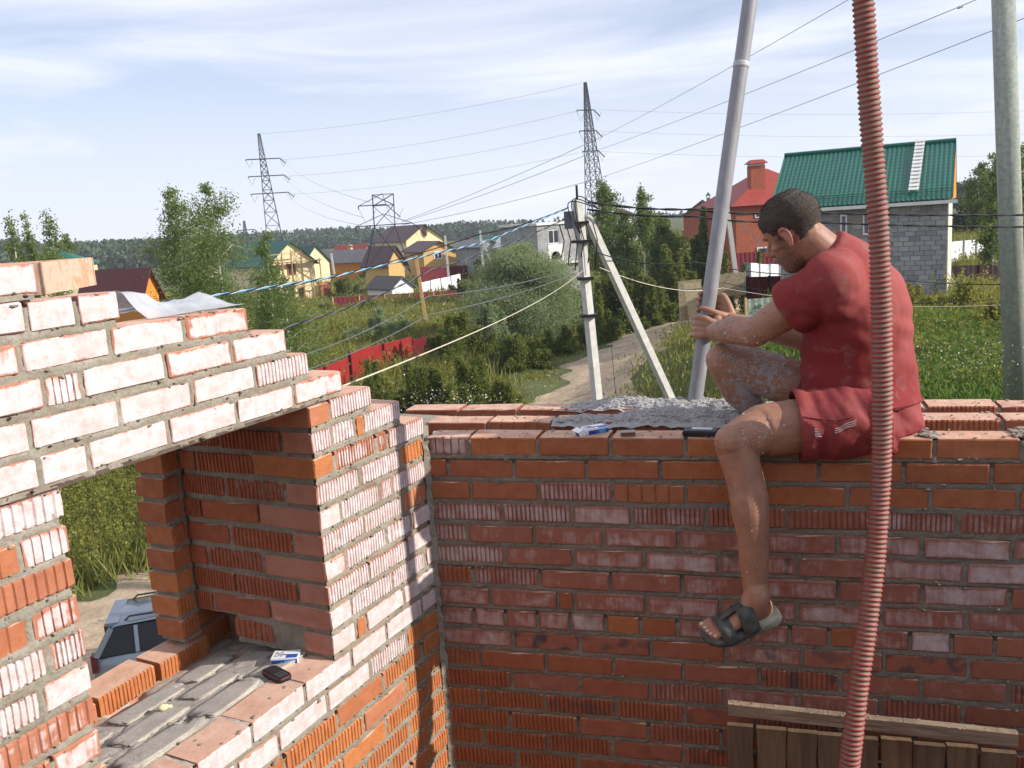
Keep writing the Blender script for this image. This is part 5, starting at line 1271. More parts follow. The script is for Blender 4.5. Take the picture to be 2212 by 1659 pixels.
for x in (.1, 1.4, 2.6, 3.9, 5.2, 6.3):
    mb = MB(); mb.beam(M(x, -1.1, -.4), M(x, -1.1, he_ + (1.4 if 1 < x < 4 else .2)), .12); mb.build('pole', M_WOOD, sc)
    mb = MB(); mb.beam(M(x, -.1, he_ - .1), M(x, -1.3, he_ - .1), .1); mb.build('putlog', M_WOOD, sc)
for z in (.9, 2.5, he_ - .1, he_ + 1.): mb = MB(); mb.beam(M(-.2, -1.15, z), M(W_ * (1.15 if z < 3.5 else .62), -1.15, z + .05), .14, .10); mb.build('ledger', M_WOOD, sc)
mb = MB(); mb.box(-.3, W_ * 1.1, -1.3, -.5, he_ - .05, he_ + .03, M); mb.build('walkway', M_WOOD, sc)
mb = MB(); mb.box(0, 2.4, 0, .3, -.6, 2.7, lambda x, y, z: M(W_ + .1 + x * .6, -.8 + y, z)); tag(mb.build('porch_screen', M_BWALL), 'dark red screen wall standing right of the cream house door', 'screen')
dk = empty('terrace', M(0, -3, 0), label='low plank terrace in front of the cream house', cat='terrace')
for k in range(7): mb = MB(); mb.box(-1, W_ + 2., -4.4 + k * .5, -3.97 + k * .5, -.55, -.45, M); mb.build('plank', simple('deck', (.16, .08, .06), .8), dk) if k == 0 else mb.build('plank', bpy.data.materials['deck'], dk)
mb = MB(); mb.box(-1, W_ + 2., -4.5, -4.42, -1.8, -.5, M); mb.build('skirt', M_GWOOD, dk)

def H2(label, D, l, r, apex_y, eave_y, bot_y, yawd, Ld, wall, roof, wins=(), cat='house', z=None, **k):
    """gable seen between picture x l and r at distance D, turned by yawd degrees"""
    a = at(l, eave_y, D); ya = R_(yawd); dx = (r - l) / FPX * D / max(.2, math.cos(ya) - math.sin(ya) * (l - 1106) / FPX)
    zb = at(l, bot_y, D).z; he = at(l, eave_y, D).z - zb
    mid_ = a + Vector((math.cos(ya), math.sin(ya), 0)) * dx / 2
    ap = at((l + r) / 2, apex_y, mid_.y).z - zb
    return house('house', label, cat, Vector((a.x, a.y, zb)), ya, dx, Ld, he, ap, wall, roof, wins, **k)
# ridge runs to the left and back when the gable is turned by a positive angle
H2('pale yellow house with brown roof and a round attic window behind the dark pylon', 185, 877, 957, 484, 517, 572, 32, 15, M_CREAM2, M_BROWNR, [('l', 4, 1.5, 1.2, 1.6), ('l', 8, 1.5, 1.2, 1.6)], over=.6)
g = at(917.6, 498.5, 185); mb = MB(); n = 20
e, M = H2('yellow timber house with brown roof, two gables and one white window', 138, 914, 984, 520, 541, 584, 20, 12, M_YEL, M_BROWNR, [('f', 1.6, 1.5, 1.3, 1.2), ], over=.5)
ow = M(2.6, -.05, 0)
H2('annex of light planks joined to the right of the yellow timber house', 141, 984, 1038, 512, 536, 584, -22, 9, M_YEL, M_BROWNR, over=.4)
H2('low wing with brown roof left of the yellow timber house', 134, 838, 872, 530, 562, 590, 34, 8, M_YEL, M_BROWNR, over=.6)
# round window of the pale yellow house
hs = [o for o in COL.objects if o.get('label', '').startswith('pale yellow house')][0]
mb = MB(); c = at(917, 500, 183.4) + Vector((1.6, -1.0, 0)) * 0; ya = R_(32); X = Vector((math.cos(ya), math.sin(ya), 0)); Yn = Vector((-X.y, X.x, 0))
l_ = at(877, 517, 185); W9 = (80 / FPX * 185) / (math.cos(ya) - math.sin(ya) * (877 - 1106) / FPX); c = l_ + X * W9 / 2; c.z = at(917, 499, 187).z
ringv = [c - Yn * .08 + X * math.cos(a * math.pi / 10) * .75 + Vector((0, 0, math.sin(a * math.pi / 10) * 1.35)) for a in range(20)]; mb.add(ringv, [tuple(range(20))]); rw = mb.build('window', M_WFR, hs)
mb = MB(); mb.add([c - Yn * .12 + X * math.cos(a * math.pi / 10) * .5 + Vector((0, 0, math.sin(a * math.pi / 10) * 1.0)) for a in range(20)], [tuple(range(20))]); mb.build('pane', M_GLASS, rw)
H2('long grey slate roofed house with an orange gable', 160, 787, 802, 537, 556, 590, 62, 10, M_ORANGE, M_SLATE, over=.5, chim=(2.2, 4.5, .6, .3, M_YEL))
H2('small house with bright red roof behind the grey slate one', 215, 786, 800, 526, 540, 560, 60, 9, M_BWALL, M_REDR)
H2('little salmon gabled house right of the cream house', 200, 691, 711, 541, 556, 580, 35, 8, simple('salmon', (.62, .25, .14), .8, .1), M_SLATE)
H2('hut with orange front below the salmon house', 170, 690, 706, 554, 568, 600, 35, 6, M_ORANGE, M_SLATE)
H2('dark green roofed house behind the cream gable', 150, 655, 712, 529, 566, 600, 50, 12, M_CREAM, M_DGREEN)
H2('house under a maroon roof with bright orange plank gable, left', 62, 309, 341, 578, 622, 690, 55, 7.5, M_ORANGE, M_MAROONR, over=.35)
e, M = house('house', 'green hip roofed house at the far left beyond the wall', 'house', Vector((at(62, 562, 74).x, 74, EYE - 7.5)), R_(8), 4.0, 4.0, at(50, 562, 74).z - EYE + 7.0, at(126, 539, 76).z - EYE + 7.35, M_CREAM, M_GREENR, hip=True)
H2('shed with dark panelled roof and white gable behind the maroon fence', 98, 846, 893, 596, 620, 652, 38, 5.2, M_WHITEF, simple('tar_roof', (.11, .10, .095), .9, .2, 3), cat='shed', over=.3)
sh_ = COL.objects[-1]
H2('house with dark red roof and chimney on the skyline left of the concrete block', 150, 1118, 1164, 487, 508, 540, -10, 9, M_BWALL, M_BROWNR, chim=(2., 2, .5, .3, M_YEL))
H2('small orange gabled house with white roof trim above the willow', 125, 1100, 1128, 511, 529, 560, 20, 6, M_ORANGE, M_WHITEF)
H2('teal roofed house left of the small orange gable', 135, 1060, 1098, 509, 526, 560, 30, 8, M_CREAM, M_TEAL)
H2('grey roofed long shed left of the twin lane poles', 130, 1040, 1078, 516, 530, 560, 30, 8, M_CWALL, M_SLATE, cat='shed')
H2('brick gabled house with green roof peeping over the bushes', 118, 1476, 1558, 431, 463, 520, -12, 9, M_BWALL, M_GREENR, [('f', 2.3, 4.0, .8, .8)], over=.5, chim=(3.2, 3, .45, .2, M_BWALL))
H2('white villa with a brown pointed roof behind the birches', 150, 1330, 1372, 450, 466, 540, 8, 6, M_PWH, M_BROWNR, [('f', 1., 2.5, 1., 1.2)], hip=True)
H2('long white building beside the pointed roofed villa', 156, 1300, 1398, 466, 470, 530, 0, 6, M_PWH, M_SLATE)
# unfinished concrete block
D = 84; a = at(1166, 600, D); b = at(1253, 592, D + 2.5); yw = math.atan2(b.y - a.y, b.x - a.x); Wc = Vector((b.x - a.x, b.y - a.y, 0)).length
zb = EYE - 7.6; P0 = Vector((a.x, a.y, zb)); X = Vector((math.cos(yw), math.sin(yw), 0)); Y = Vector((-X.y, X.x, 0)); M = lambda x, y, z: P0 + X * x + Y * y + Vector((0, 0, z))
cb = empty('concrete_building', P0, label='unfinished grey concrete house with a white window and an arch', cat='building')
hT = at(1166, 487, D).z - zb
cols_ = [(0, 1.15), (2.45, Wc)]
mb = MB()
zw0, zw1 = hT - 1.75, hT - .45; za0, za1 = hT - 3.3, hT - 2.25; zo0, zo1 = hT - 4.7, hT - 3.7
mb.box(0, Wc, 0, .3, -2, zo0, M); mb.box(0, 1.9, 0, .3, zo0, zo1, M); mb.box(2.7, Wc, 0, .3, zo0, zo1, M); mb.box(0, Wc, 0, .3, zo1, za0, M)
mb.box(0, 1.4, 0, .3, za0, za1, M); mb.box(2.5, Wc, 0, .3, za0, za1, M); mb.box(0, Wc, 0, .3, za1, zw0, M); mb.box(0, 1.25, 0, .3, zw0, zw1, M); mb.box(2.45, Wc, 0, .3, zw0, zw1, M); mb.box(0, Wc, 0, .3, zw1, hT, M)
mb.box(0, .3, .3, 6, -2, hT, M); mb.box(Wc - .3, Wc, .3, 6, -2, hT, M); mb.box(0, Wc, 6, 6.3, -2, hT, M); mb.build('wall', M_CWALL, cb)
mb = MB(); mb.box(-.15, Wc + .15, -.2, 6.4, hT, hT + .22, M); mb.build('roof_slab', M_PWH, cb)
mb = MB(); mb.box(-.3, Wc + .2, -.5, .0, zo1 + .05, zo1 + .2, M); mb.build('balcony_slab', M_PWH, cb)
mb = MB(); mb.box(1.25, 2.45, .05, .1, zw0, zw1, M); w = mb.build('window', M_WWH, cb); mb = MB(); mb.box(1.33, 1.8, .03, .045, zw0 + .1, zw1 - .1, M); mb.box(1.9, 2.37, .03, .045, zw0 + .1, zw1 - .1, M); mb.build('pane', M_GLASS, w)
mb = MB(); pts = []; n = 12                # white panel with an arch cut in it
xa, xb, zt_, zb2 = 1.1, 2.8, zw0 - .05, za0 - .05; cx_, rr_ = 1.95, .55; zc = za0 + .3
arch = [(cx_ - math.cos(k * math.pi / n) * rr_, zc + math.sin(k * math.pi / n) * rr_) for k in range(n + 1)]
ol = [(xa, zb2), (cx_ - rr_, zb2)] + arch + [(cx_ + rr_, zb2), (xb, zb2), (xb, zt_), (xa, zt_)]
mb.add([M(x, -.04, z) for x, z in ol], [tuple(range(len(ol)))]); mb.build('arch_panel', M_PWH, cb)
mb = MB(); mb.box(.0, Wc, .9, .95, zb * 0 - 1, hT - .3, M); mb.build('inner_wall', simple('dim_plaster', (.12, .12, .12), .9), cb)

# brick house with red hip roof and tall chimney
D = 66; l = at(1589, 443, D); rr2 = at(1592 + 160, 436, D + 1); zb = EYE - 5.2
e, M = house('house', 'tall orange brick house with red tiled roof and a capped chimney', 'house', Vector((l.x, l.y, zb)), R_(4), 7.4, 9, l.z - zb, at(1720, 360, D + 4).z - zb, M_BWALL, M_REDR, [('f', 1.4, l.z - zb - 1.0, .9, .35), ('f', 1.5, 1.6, .8, .5)], over=.45, hip=True)
c0 = at(1634, 412, D + 2); ct = at(1634, 358, D + 2); hc = [o for o in COL.objects if o.get('label', '').startswith('tall orange brick house')][0]
cw = 1.05; mb = MB(); M_ = lambda x, y, z: Vector((c0.x + x, c0.y + y, z)); mb.box(-cw / 2, cw / 2, -cw / 2, cw / 2, c0.z - 1.5, ct.z, M_); co = mb.build('chimney', M_BWALL, hc)
mb = MB(); mb.box(-.5, .5, -.5, .5, ct.z, ct.z + .12, M_); mb.build('pale_band', M_PWH, co)
mb = MB(); mb.add([M_(sx * .72, sy * .72, ct.z + .14) for sx, sy in ((-1, -1), (1, -1), (1, 1), (-1, 1))] + [M_(sx * .4, sy * .4, ct.z + .42) for sx, sy in ((-1, -1), (1, -1), (1, 1), (-1, 1))], [(0, 1, 5, 4), (1, 2, 6, 5), (2, 3, 7, 6), (3, 0, 4, 7), (4, 5, 6, 7), (3, 2, 1, 0)]); mb.build('chimney_cap', M_REDR, co)

# block house with green tiled roof
Dr = 38.; cr_ = at(2043, 625, Dr); ce = at(2043, 437, Dr); cl = at(1684, 449, 41.1)
zb = cr_.z - .2; he = ce.z - zb
dirv = Vector((cl.x - cr_.x, cl.y - cr_.y, 0)); Lh = dirv.length; dirv.normalize()   # along the front towards the left
Xh = -dirv; Yh = Vector((-Xh.y, Xh.x, 0)); O = Vector((cl.x, cl.y, zb)); M = lambda x, y, z: O + Xh * x + Yh * y + Vector((0, 0, z))
bh = empty('block_house', O, label='grey concrete block house with a steep green tiled roof and a roof ladder', cat='house')
Wd = 6.6; hr = at(2059, 303, Dr + Wd / 2 - 1.4).z - zb; he = (at(2043, 436, Dr).z - zb + .136 * hr + .06) / 1.136
t = NT('block_grey'); v = t.obj(); rn = t.n('NewGeometry').outputs['Random Per Island']; a = t.noise(v, 6, 5)
c = t.ramp(rn, (0., (.20, .21, .22)), (.25, (.30, .30, .30)), (.8, (.36, .35, .34)), (1., (.42, .40, .39))); c = t.mix(t.math('MULTIPLY', a, .4), c, (.24, .23, .225)); t.set(Base_Color=c, Roughness=.95); M_BLOCK = t.m
M_JOINT = simple('block_joint', (.27, .235, .20), .95, .15, 8)
mb = MB(); v = [M(x, y, z) for x in (.0, Lh) for y, z in ((0.02, -1.5), (Wd, -1.5), (Wd, he), (Wd / 2, hr - .15), (0.02, he))]
mb.add(v, [(4, 3, 2, 1, 0), (5, 6, 7, 8, 9), (0, 1, 6, 5), (1, 2, 7, 6), (5, 9, 4, 0), (2, 3, 8, 7), (3, 4, 9, 8)]); mb.build('wall', M_JOINT, bh)
wz = at(1828, 508, 40.6).z - zb; wt = at(1828, 462, 40.6).z - zb; wx = [ (at(xv, 480, 40.6) - O).dot(Xh) for xv in (1820.5, 1835.5, 1871, 1886)]
wr_ = [(wx[0], wx[1]), (wx[2], wx[3])]
r = random.Random(5); blocks = []
for k in range(int((he + .6) / .205)):
    z0 = -.6 + k * .205; x = -.2 * (k % 2) + r.uniform(-.05, .05)
    while x < Lh:
        x1 = min(x + .40, Lh); x0 = max(x, 0)
        ok = z0 + .2 < he - .02 and x1 - x0 > .06 and not any((x1 > a - .02 and x0 < b + .02 and z0 + .2 > wz and z0 < wt) for a, b in wr_)
        if ok: blocks.append((x0 + .008, x1 - .008, z0, z0 + .188))
        x += .41
blocks.sort(key=lambda b: -b[0])
bmesh_ = MB(); bmesh_.box(0, 1, 0, .03, 0, 1); 
def blk(mb, b, d): mb.box(b[0], b[1], -.012 - d, .03, b[2], b[3], M)
near = [b for b in blocks if b[0] > Lh * .30]
one = near[:290]; rest = [b for b in blocks if b not in one]
for b in one:
    mb = MB(); blk(mb, b, r.uniform(0, .012)); o = mb.build('block', None, bh); 
    o.data.materials.append(M_BLOCK)
mb = MB()
for b in rest: blk(mb, b, r.uniform(0, .012))
mb.build('block_courses', M_BLOCK, bh)['kind'] = 'stuff'
t = NT('block_grey_single'); rn = t.n('ObjectInfo').outputs['Random']; a = t.noise(t.obj(), 6, 5)
c = t.ramp(rn, (0., (.20, .21, .22)), (.25, (.30, .30, .30)), (.8, (.36, .35, .34)), (1., (.42, .40, .39))); c = t.mix(t.math('MULTIPLY', a, .4), c, (.24, .23, .225)); t.set(Base_Color=c, Roughness=.95)
for o in bh.children:
    if o.name.startswith('block') and not o.name.startswith('block_c'): o.data.materials.clear(); o.data.materials.append(t.m)
for a, b in wr_:
    mb = MB(); mb.box(a, b, -.05, .02, wz, wt, M); w = mb.build('window', M_WWH, bh); mb = MB(); mb.box(a + .06, b - .06, -.058, -.051, wz + .08, wt - .08, M); mb.build('pane', M_GLASS, w)
mb = MB(); mb.box(Lh + .0, Lh + .05, .0, Wd, -1.5, he, M); gw = mb.build('end_wall', simple('daubed_wall', (.62, .57, .47), .9, .3, 4, bump=.5, bscale=8), bh)
mb = MB(); mb.add([M(Lh + .06, -.2, he - .1), M(Lh + .06, Wd + .2, he - .1), M(Lh + .06, Wd / 2, hr - .1), M(Lh + .2, -.4, he - .25), M(Lh + .2, Wd + .4, he - .25), M(Lh + .2, Wd / 2, hr - .05)], [(0, 1, 2), (3, 5, 4), (0, 3, 4, 1), (1, 4, 5, 2), (2, 5, 3, 0)]); mb.build('gable_boards', M_ORANGE, bh)
# roof of pressed metal tiles: ribs across, steps along
t = NT('green_tile'); a = t.noise(t.obj(), 1.5, 4); t.set(Base_Color=t.mix(a, (.008, .085, .058), (.018, .15, .10)), Roughness=.38); M_TILE = t.m
o_ = .45
for side in (0, 1):
    y0 = -o_ if side == 0 else Wd + o_; y1 = Wd / 2; z0 = he - o_ * (hr - he) / (Wd / 2) + .05
    x0, x1 = -.35, Lh + .22; nyc = 17; nxc = int((x1 - x0) / .19); V = []; F = []; jj = nxc * 4
    for i in range(nyc * 3 + 1):
        u = i / (nyc * 3); st = .035 * (1 - (i % 3) / 3.)
        for j in range(jj + 1): V.append(tuple(M(x0 + (x1 - x0) * j / jj, y0 + (y1 - y0) * u, z0 + (hr - z0) * u + .03 * math.cos(2 * math.pi * j / 4) + st)))
    for i in range(nyc * 3):
        for j in range(jj):
            a = i * (jj + 1) + j; f = (a, a + 1, a + jj + 2, a + jj + 1); F.append(f if side == 0 else f[::-1])
    link('roof', npmesh('roof', V, F, M_TILE), bh)
mb = MB(); mb.tube([M(-.35, Wd / 2, hr + .06), M(Lh + .22, Wd / 2, hr + .06)], .09, 8); mb.build('ridge_cap', M_TILE, bh)
mb = MB(); mb.box(-.35, Lh + .38, -o_ - .08, -o_ + .02, he - o_ * (hr - he) / (Wd / 2) - .12, he - o_ * (hr - he) / (Wd / 2) + .02, M); mb.build('gutter', M_PWH, bh)
mb = MB(); mb.box(-.35, Lh + .3, -o_ + .05, .0, he - .42, he - .34, M); mb.build('soffit', M_ORANGE, bh)
rs_ = (hr - he) / (Wd / 2); P_ = lambda x, u, d=.1: M(x, -o_ + (Wd / 2 + o_) * u, he - o_ * rs_ + (hr - he + o_ * rs_) * u + d)
mb = MB()
for k in range(2): mb.tube([P_(-.2, .09, .18 + .1 * k), P_(Lh + .2, .09, .18 + .1 * k)], .018, 6)
for k in range(12): mb.beam(P_(.1 + k * Lh / 11.5, .09, .0), P_(.1 + k * Lh / 11.5, .09, .3), .03)
mb.build('snow_guard', M_TILE, bh)
xl = (at(1973, 412, 38.6) - O).dot(Xh); xt = (at(1987, 300, 41.) - O).dot(Xh)
rl = empty('roof_ladder', P_(xl, .1), label='pale wooden ladder lying on the green tiled roof', cat='ladder')
for s in (-.15, .15): mb = MB(); mb.beam(P_(xl + s, .12, .16), P_(xt + s, 1.03, .16), .05); mb.build('rail', M_PWH, rl)
for k in range(14): u = .14 + k * .065; xx = xl + (xt - xl) * (u - .12) / .91; mb = MB(); mb.box(-.2, .2, -.09, .09, 0, .04, lambda x, y, z: P_(xx + x, u + y / 4.5, .18 + z)); mb.build('rung', M_PWH, rl)

# ---------------------------------------------------------------- fences
def fence(name, label, pts, h, mat, panel=2.2, postmat=None, cat='fence', posth=None, tops=None, group=None, post=.07, rib=True):
    e = empty(name, pts[0], label=label, cat=cat, group=group); r = random.Random(len(label))
    for a, b in zip(pts[:-1], pts[1:]):
        a = Vector(a); b = Vector(b); n = max(1, round((b - a).length / panel)); d = (b - a).normalized(); nn = Vector((-d.y, d.x, 0)).normalized()
        if nn.y > 0: nn = -nn
        for k in range(n):
            p, q = a.lerp(b, k / n), a.lerp(b, (k + 1) / n); mb = MB(); hh = h + r.uniform(-.03, .03)
            m = 12 if rib else 1; vs = []
            for i in range(m + 1):
                c = p.lerp(q, i / m) + nn * ((.03 if i % 2 else 0) + r.uniform(-.003, .003)); vs += [c, c + Vector((0, 0, hh)), c - nn * .05 + Vector((0, 0, hh)), c - nn * .05]
            mb.add(vs, [(4 * i + j, 4 * i + (j + 1) % 4, 4 * i + 4 + (j + 1) % 4, 4 * i + 4 + j) for i in range(m) for j in range(4)]); mb.build('panel', mat, e)
            if postmat: mb = MB(); mb.box(-post / 2, post / 2, -post / 2, post / 2, -.5, (posth or h) + .05, lambda x, y, z: p + d * x + nn * (y + .08) + Vector((0, 0, z))); mb.build('post', postmat, e)
    return e
def gp(vx, vy, D, h=0): p = at(vx, vy, D); p.z -= h; return p
fence('fence', 'bright red sheet metal fence half hidden by bushes on the left', [gp(640, 818, 38.5, 1.9), gp(752, 772, 42.5, 1.9)], 1.9, M_RED, 2.4, M_MAROON)
fence('fence', 'taller red sheet metal fence panels right of the lower red run', [gp(753, 763, 42.7, 2.1), gp(889, 727, 48.5, 2.1)], 2.1, M_RED, 2.6, M_MAROON)
fence('picket_fence', 'dark red scalloped fence end showing through the bushes', [gp(891, 733, 49, 1.7), gp(968, 716, 55, 1.7)], 1.7, M_MAROON, 1.2)
fence('fence', 'long dark maroon fence behind the weedy plot', [gp(718, 643, 92, 1.9), gp(986, 627, 99, 1.9)], 1.9, M_MAROON, 2.6, M_WOOD, post=.12)
fence('fence', 'maroon fence below the yellow timber house', [gp(903, 578, 128, 2.3), gp(1010, 573, 134, 2.3)], 2.3, M_MAROON, 2.6)
fence('fence', 'white sloping fence between the shed and the lane', [gp(905, 611, 108, 2.2), gp(994, 592, 116, 2.2)], 2.2, M_WHITEF, 2.6, M_CWALL)
fence('fence', 'white fence strip right of the twin lane poles', [gp(1040, 576, 128, 1.2), gp(1100, 568, 130, 1.2)], 1.2, M_WHITEF, 2.6)
fence('fence', 'white panelled fence climbing the slope right of the block house', [gp(2052, 524, 66, 1.55), gp(2158, 509, 72, 1.75)], 1.6, M_WHITEF, 2.4, M_CWALL, post=.1)
fence('fence', 'low dark maroon fence beneath the white one at the right', [gp(2050, 576, 52, 1.0), gp(2180, 570, 53, 1.0)], 1.0, simple('dark_slats', (.035, .014, .014), .6), 2.4, M_MAROON)
fence('fence', 'dark maroon fence in front of the orange brick house', [gp(1588, 548, 60, 1.8), gp(1700, 540, 61, 1.8)], 1.8, M_MAROON, 2.4)
fence('fence', 'white sheet fence peeping out left of the mans chest', [gp(1614, 598, 47, .3), gp(1700, 566, 55, 1.2)], 1.0, M_WHITEF, 2.4, M_CWALL)
fence('fence', 'dark fence frame below the white sheet fence', [gp(1612, 598, 45, 1.1), gp(1706, 596, 46, 1.1)], 1.1, M_MAROON, 1.6, M_BLACKC)
fence('fence', 'pale greenish weathered panel fence beside the mans forearm', [gp(1608, 646, 34, 1.0), gp(1690, 640, 34.5, 1.0)], 1.0, simple('green_wash', (.20, .25, .19), .9, .25, 6), 1.4, M_WOOD)
# old board gate and board fence by the lane
g = empty('board_gate', gp(1463, 610, 50, 2), label='leaning gate of old grey boards by the lane', cat='gate')
for k in range(8):
    p = at(1465 + k * 6.3, 608 - k * .7, 50 + k * .12); mb = MB(); mb.box(0, .155, 0, .03, -2.2, .0, lambda x, y, z: p + Vector((x + (.0 if k < 2 else -z * -.07), y, z))); mb.build('board', M_GWOOD, g)
mb = MB(); p = at(1476, 612, 49.6); mb.box(0, .95, 0, .03, -2.0, .0, lambda x, y, z: p + Vector((x + z * -.14 * -1 * -1, y, z))); mb.build('door_leaf', simple('pale_board', (.46, .38, .24), .9, .25, 8), g)
g = empty('board_fence', gp(1550, 590, 52, 2), label='old grey board fence beside the slanting street pole', cat='fence')
for k in range(14): p = at(1549 + k * 4.9, 592 - k * .5 + (k % 3), 52 + k * .1); mb = MB(); mb.box(0, .12, 0, .03, -1.3, .0, lambda x, y, z: p + Vector((x, y, z))); mb.build('board', M_GWOOD, g)

# ---------------------------------------------------------------- poles
def cable(name, pts, rad, mat, label, cat='cable', sag=0., n=24, sides=5, group=None, tw=False):
    P = []; pts = [Vector(p) for p in pts]
    for a, b in zip(pts[:-1], pts[1:]):
        for k in range(n):
            u = k / n; p = a.lerp(b, u); p.z -= sag * 4 * u * (1 - u); P.append(p)
    P.append(pts[-1])
    mb = MB(); mb.tube(P, rad, sides); return tag(mb.build(name, mat, None, True), label, cat, group)
pe_ = empty('utility_pole', at(1290, 868, 14.2), label='concrete utility pole with a slanting concrete brace, cables meeting at its top', cat='utility pole')
def taper(mb, a, b, w0, w1, h0=None, h1=None, up=(0, 1, 0)):
    a = Vector(a); b = Vector(b); d = (b - a).normalized(); u = Vector(up); x = d.cross(u).normalized(); y = x.cross(d); h0 = h0 or w0; h1 = h1 or w1
    vs = [a + x * sx * w0 / 2 + y * sy * h0 / 2 for sx, sy in ((-1, -1), (1, -1), (1, 1), (-1, 1))] + [b + x * sx * w1 / 2 + y * sy * h1 / 2 for sx, sy in ((-1, -1), (1, -1), (1, 1), (-1, 1))]
    mb.add(vs, [(3, 2, 1, 0), (4, 5, 6, 7), (0, 1, 5, 4), (1, 2, 6, 5), (2, 3, 7, 6), (3, 0, 4, 7)])
t1 = at(1247, 432, 14.); b1 = at(1291, 870, 13.9); b1g = t1 + (b1 - t1) * 2.3
t2_ = at(1266, 464, 14.15); b2 = at(1451, 866, 15.2); b2g = t2_ + (b2 - t2_) * 2.5
upp = Vector((math.sin(.6), -math.cos(.6), 0))
mb = MB(); taper(mb, b1g, t1, .138, .115, .13, .11, upp); mb.build('pole', M_CPOLE, pe_)
mb = MB(); taper(mb, b2g, t2_, .134, .112, .13, .105, upp); mb.build('brace', M_CPOLE, pe_)
mb = MB(); c = t1 + Vector((-.12, -.12, -.28)); mb.box(-.10, .05, -.05, .05, -.14, .12, lambda x, y, z: c + Vector((x, y, z))); mb.build('junction_box', M_GRC, pe_)
for k, (dz, w) in enumerate(((-.62, .15), (-.34, .13), (-1.18, .12), (-1.75, .13))):
    mb = MB(); c = t1 + (b1 - t1) * (-dz / (t1.z - b1.z)); mb.box(-w, w, -.14, .12, -.02, .02, lambda x, y, z: c + Vector((x, y, z))); mb.build('steel_band', M_STEEL, pe_)
mb = MB()
for k in range(3):
    a0 = t1 + Vector((0, -.1, -.2)); pts = [a0 + Vector((-.30 * math.sin(u * 3.1) * (1 - .2 * k) + u * .3, -.1, .05 + .36 * math.sin(u * 3.14) * (.8 + .1 * k) - .35 * (1 - u))) for u in [i / 12 for i in range(13)]]
    mb.tube(pts, .008, 5)
for k in range(6): a0 = t1 + Vector((-.3 + .1 * k, -.14, -.35)); mb.tube([a0, a0 + Vector((.06, 0, -.25)), a0 + Vector((.0, .0, -.5 - .1 * (k % 3)))], .009, 5)
mb.build('cable_loops', M_BLACKC, pe_, True)
mb = MB(); mb.tube([t1 + Vector((0, 0, -.1)), t1 + Vector((0, 0, .22))], .02, 6); mb.build('pin', M_STEEL, pe_)
def solo_pole(label, p0, p1, w, mat, round_=False, ext=1., cat='utility pole', name='utility_pole', brace=None):
    a = Vector(p1); b = Vector(p0); a = b + (a - b) * ext; e = empty(name, a, label=label, cat=cat); mb = MB()
    if round_: mb.tube([a, b], [w / 2 * 1.08, w / 2], 20)
    else: taper(mb, a, b, w * 1.1, w)
    mb.build('pole', mat, e, round_)
    if brace: mb = MB(); taper(mb, brace[1], brace[0], w, w); mb.build('brace', mat, e)
    return e
t = NT('pole_weathered'); v = t.obj((1, 1, .12)); a = t.noise(v, 5, 6, .6); b = t.noise(t.obj(), 12, 5, .7)
t.set(Base_Color=t.mix(t.ramp(b, (.4, 0.), (.65, .7)), t.ramp(a, (.3, (.24, .26, .22)), (.6, (.36, .37, .32)), (.8, (.50, .50, .46))), (.17, .20, .15)), Roughness=.85); M_OLDP = t.m
bp = at(2192, 802, 17.5); tp = at(2166, -60, 17.5)
solo_pole('thick round weathered concrete pole at the right picture edge', tp, bp, .40, M_OLDP, True, 1.12)
solo_pole('yellowish wooden pole standing in the weedy plot', at(898, 552, 64), at(924, 722, 64), .21, simple('pole_wood', (.50, .34, .13), .85, .25, 10), False, 1.05)
solo_pole('slim grey pole in front of the yellow timber house', at(961, 509, 118), at(969, 597, 118), .26, M_CPOLE)
solo_pole('distant twin pole with a slanting brace near the white fence', at(1037, 498, 120), at(1044, 578, 120), .28, M_CPOLE, brace=(at(1043, 520, 119.6), at(1066, 580, 120.5)))
solo_pole('thin pole before the grey slate roof', at(715, 547, 150), at(722, 592, 150), .3, M_CPOLE)
solo_pole('slanting concrete pole between the grey pipe and the brick house', at(1570, 445, 60), at(1589, 589, 60), .26, M_CPOLE, ext=1.1)
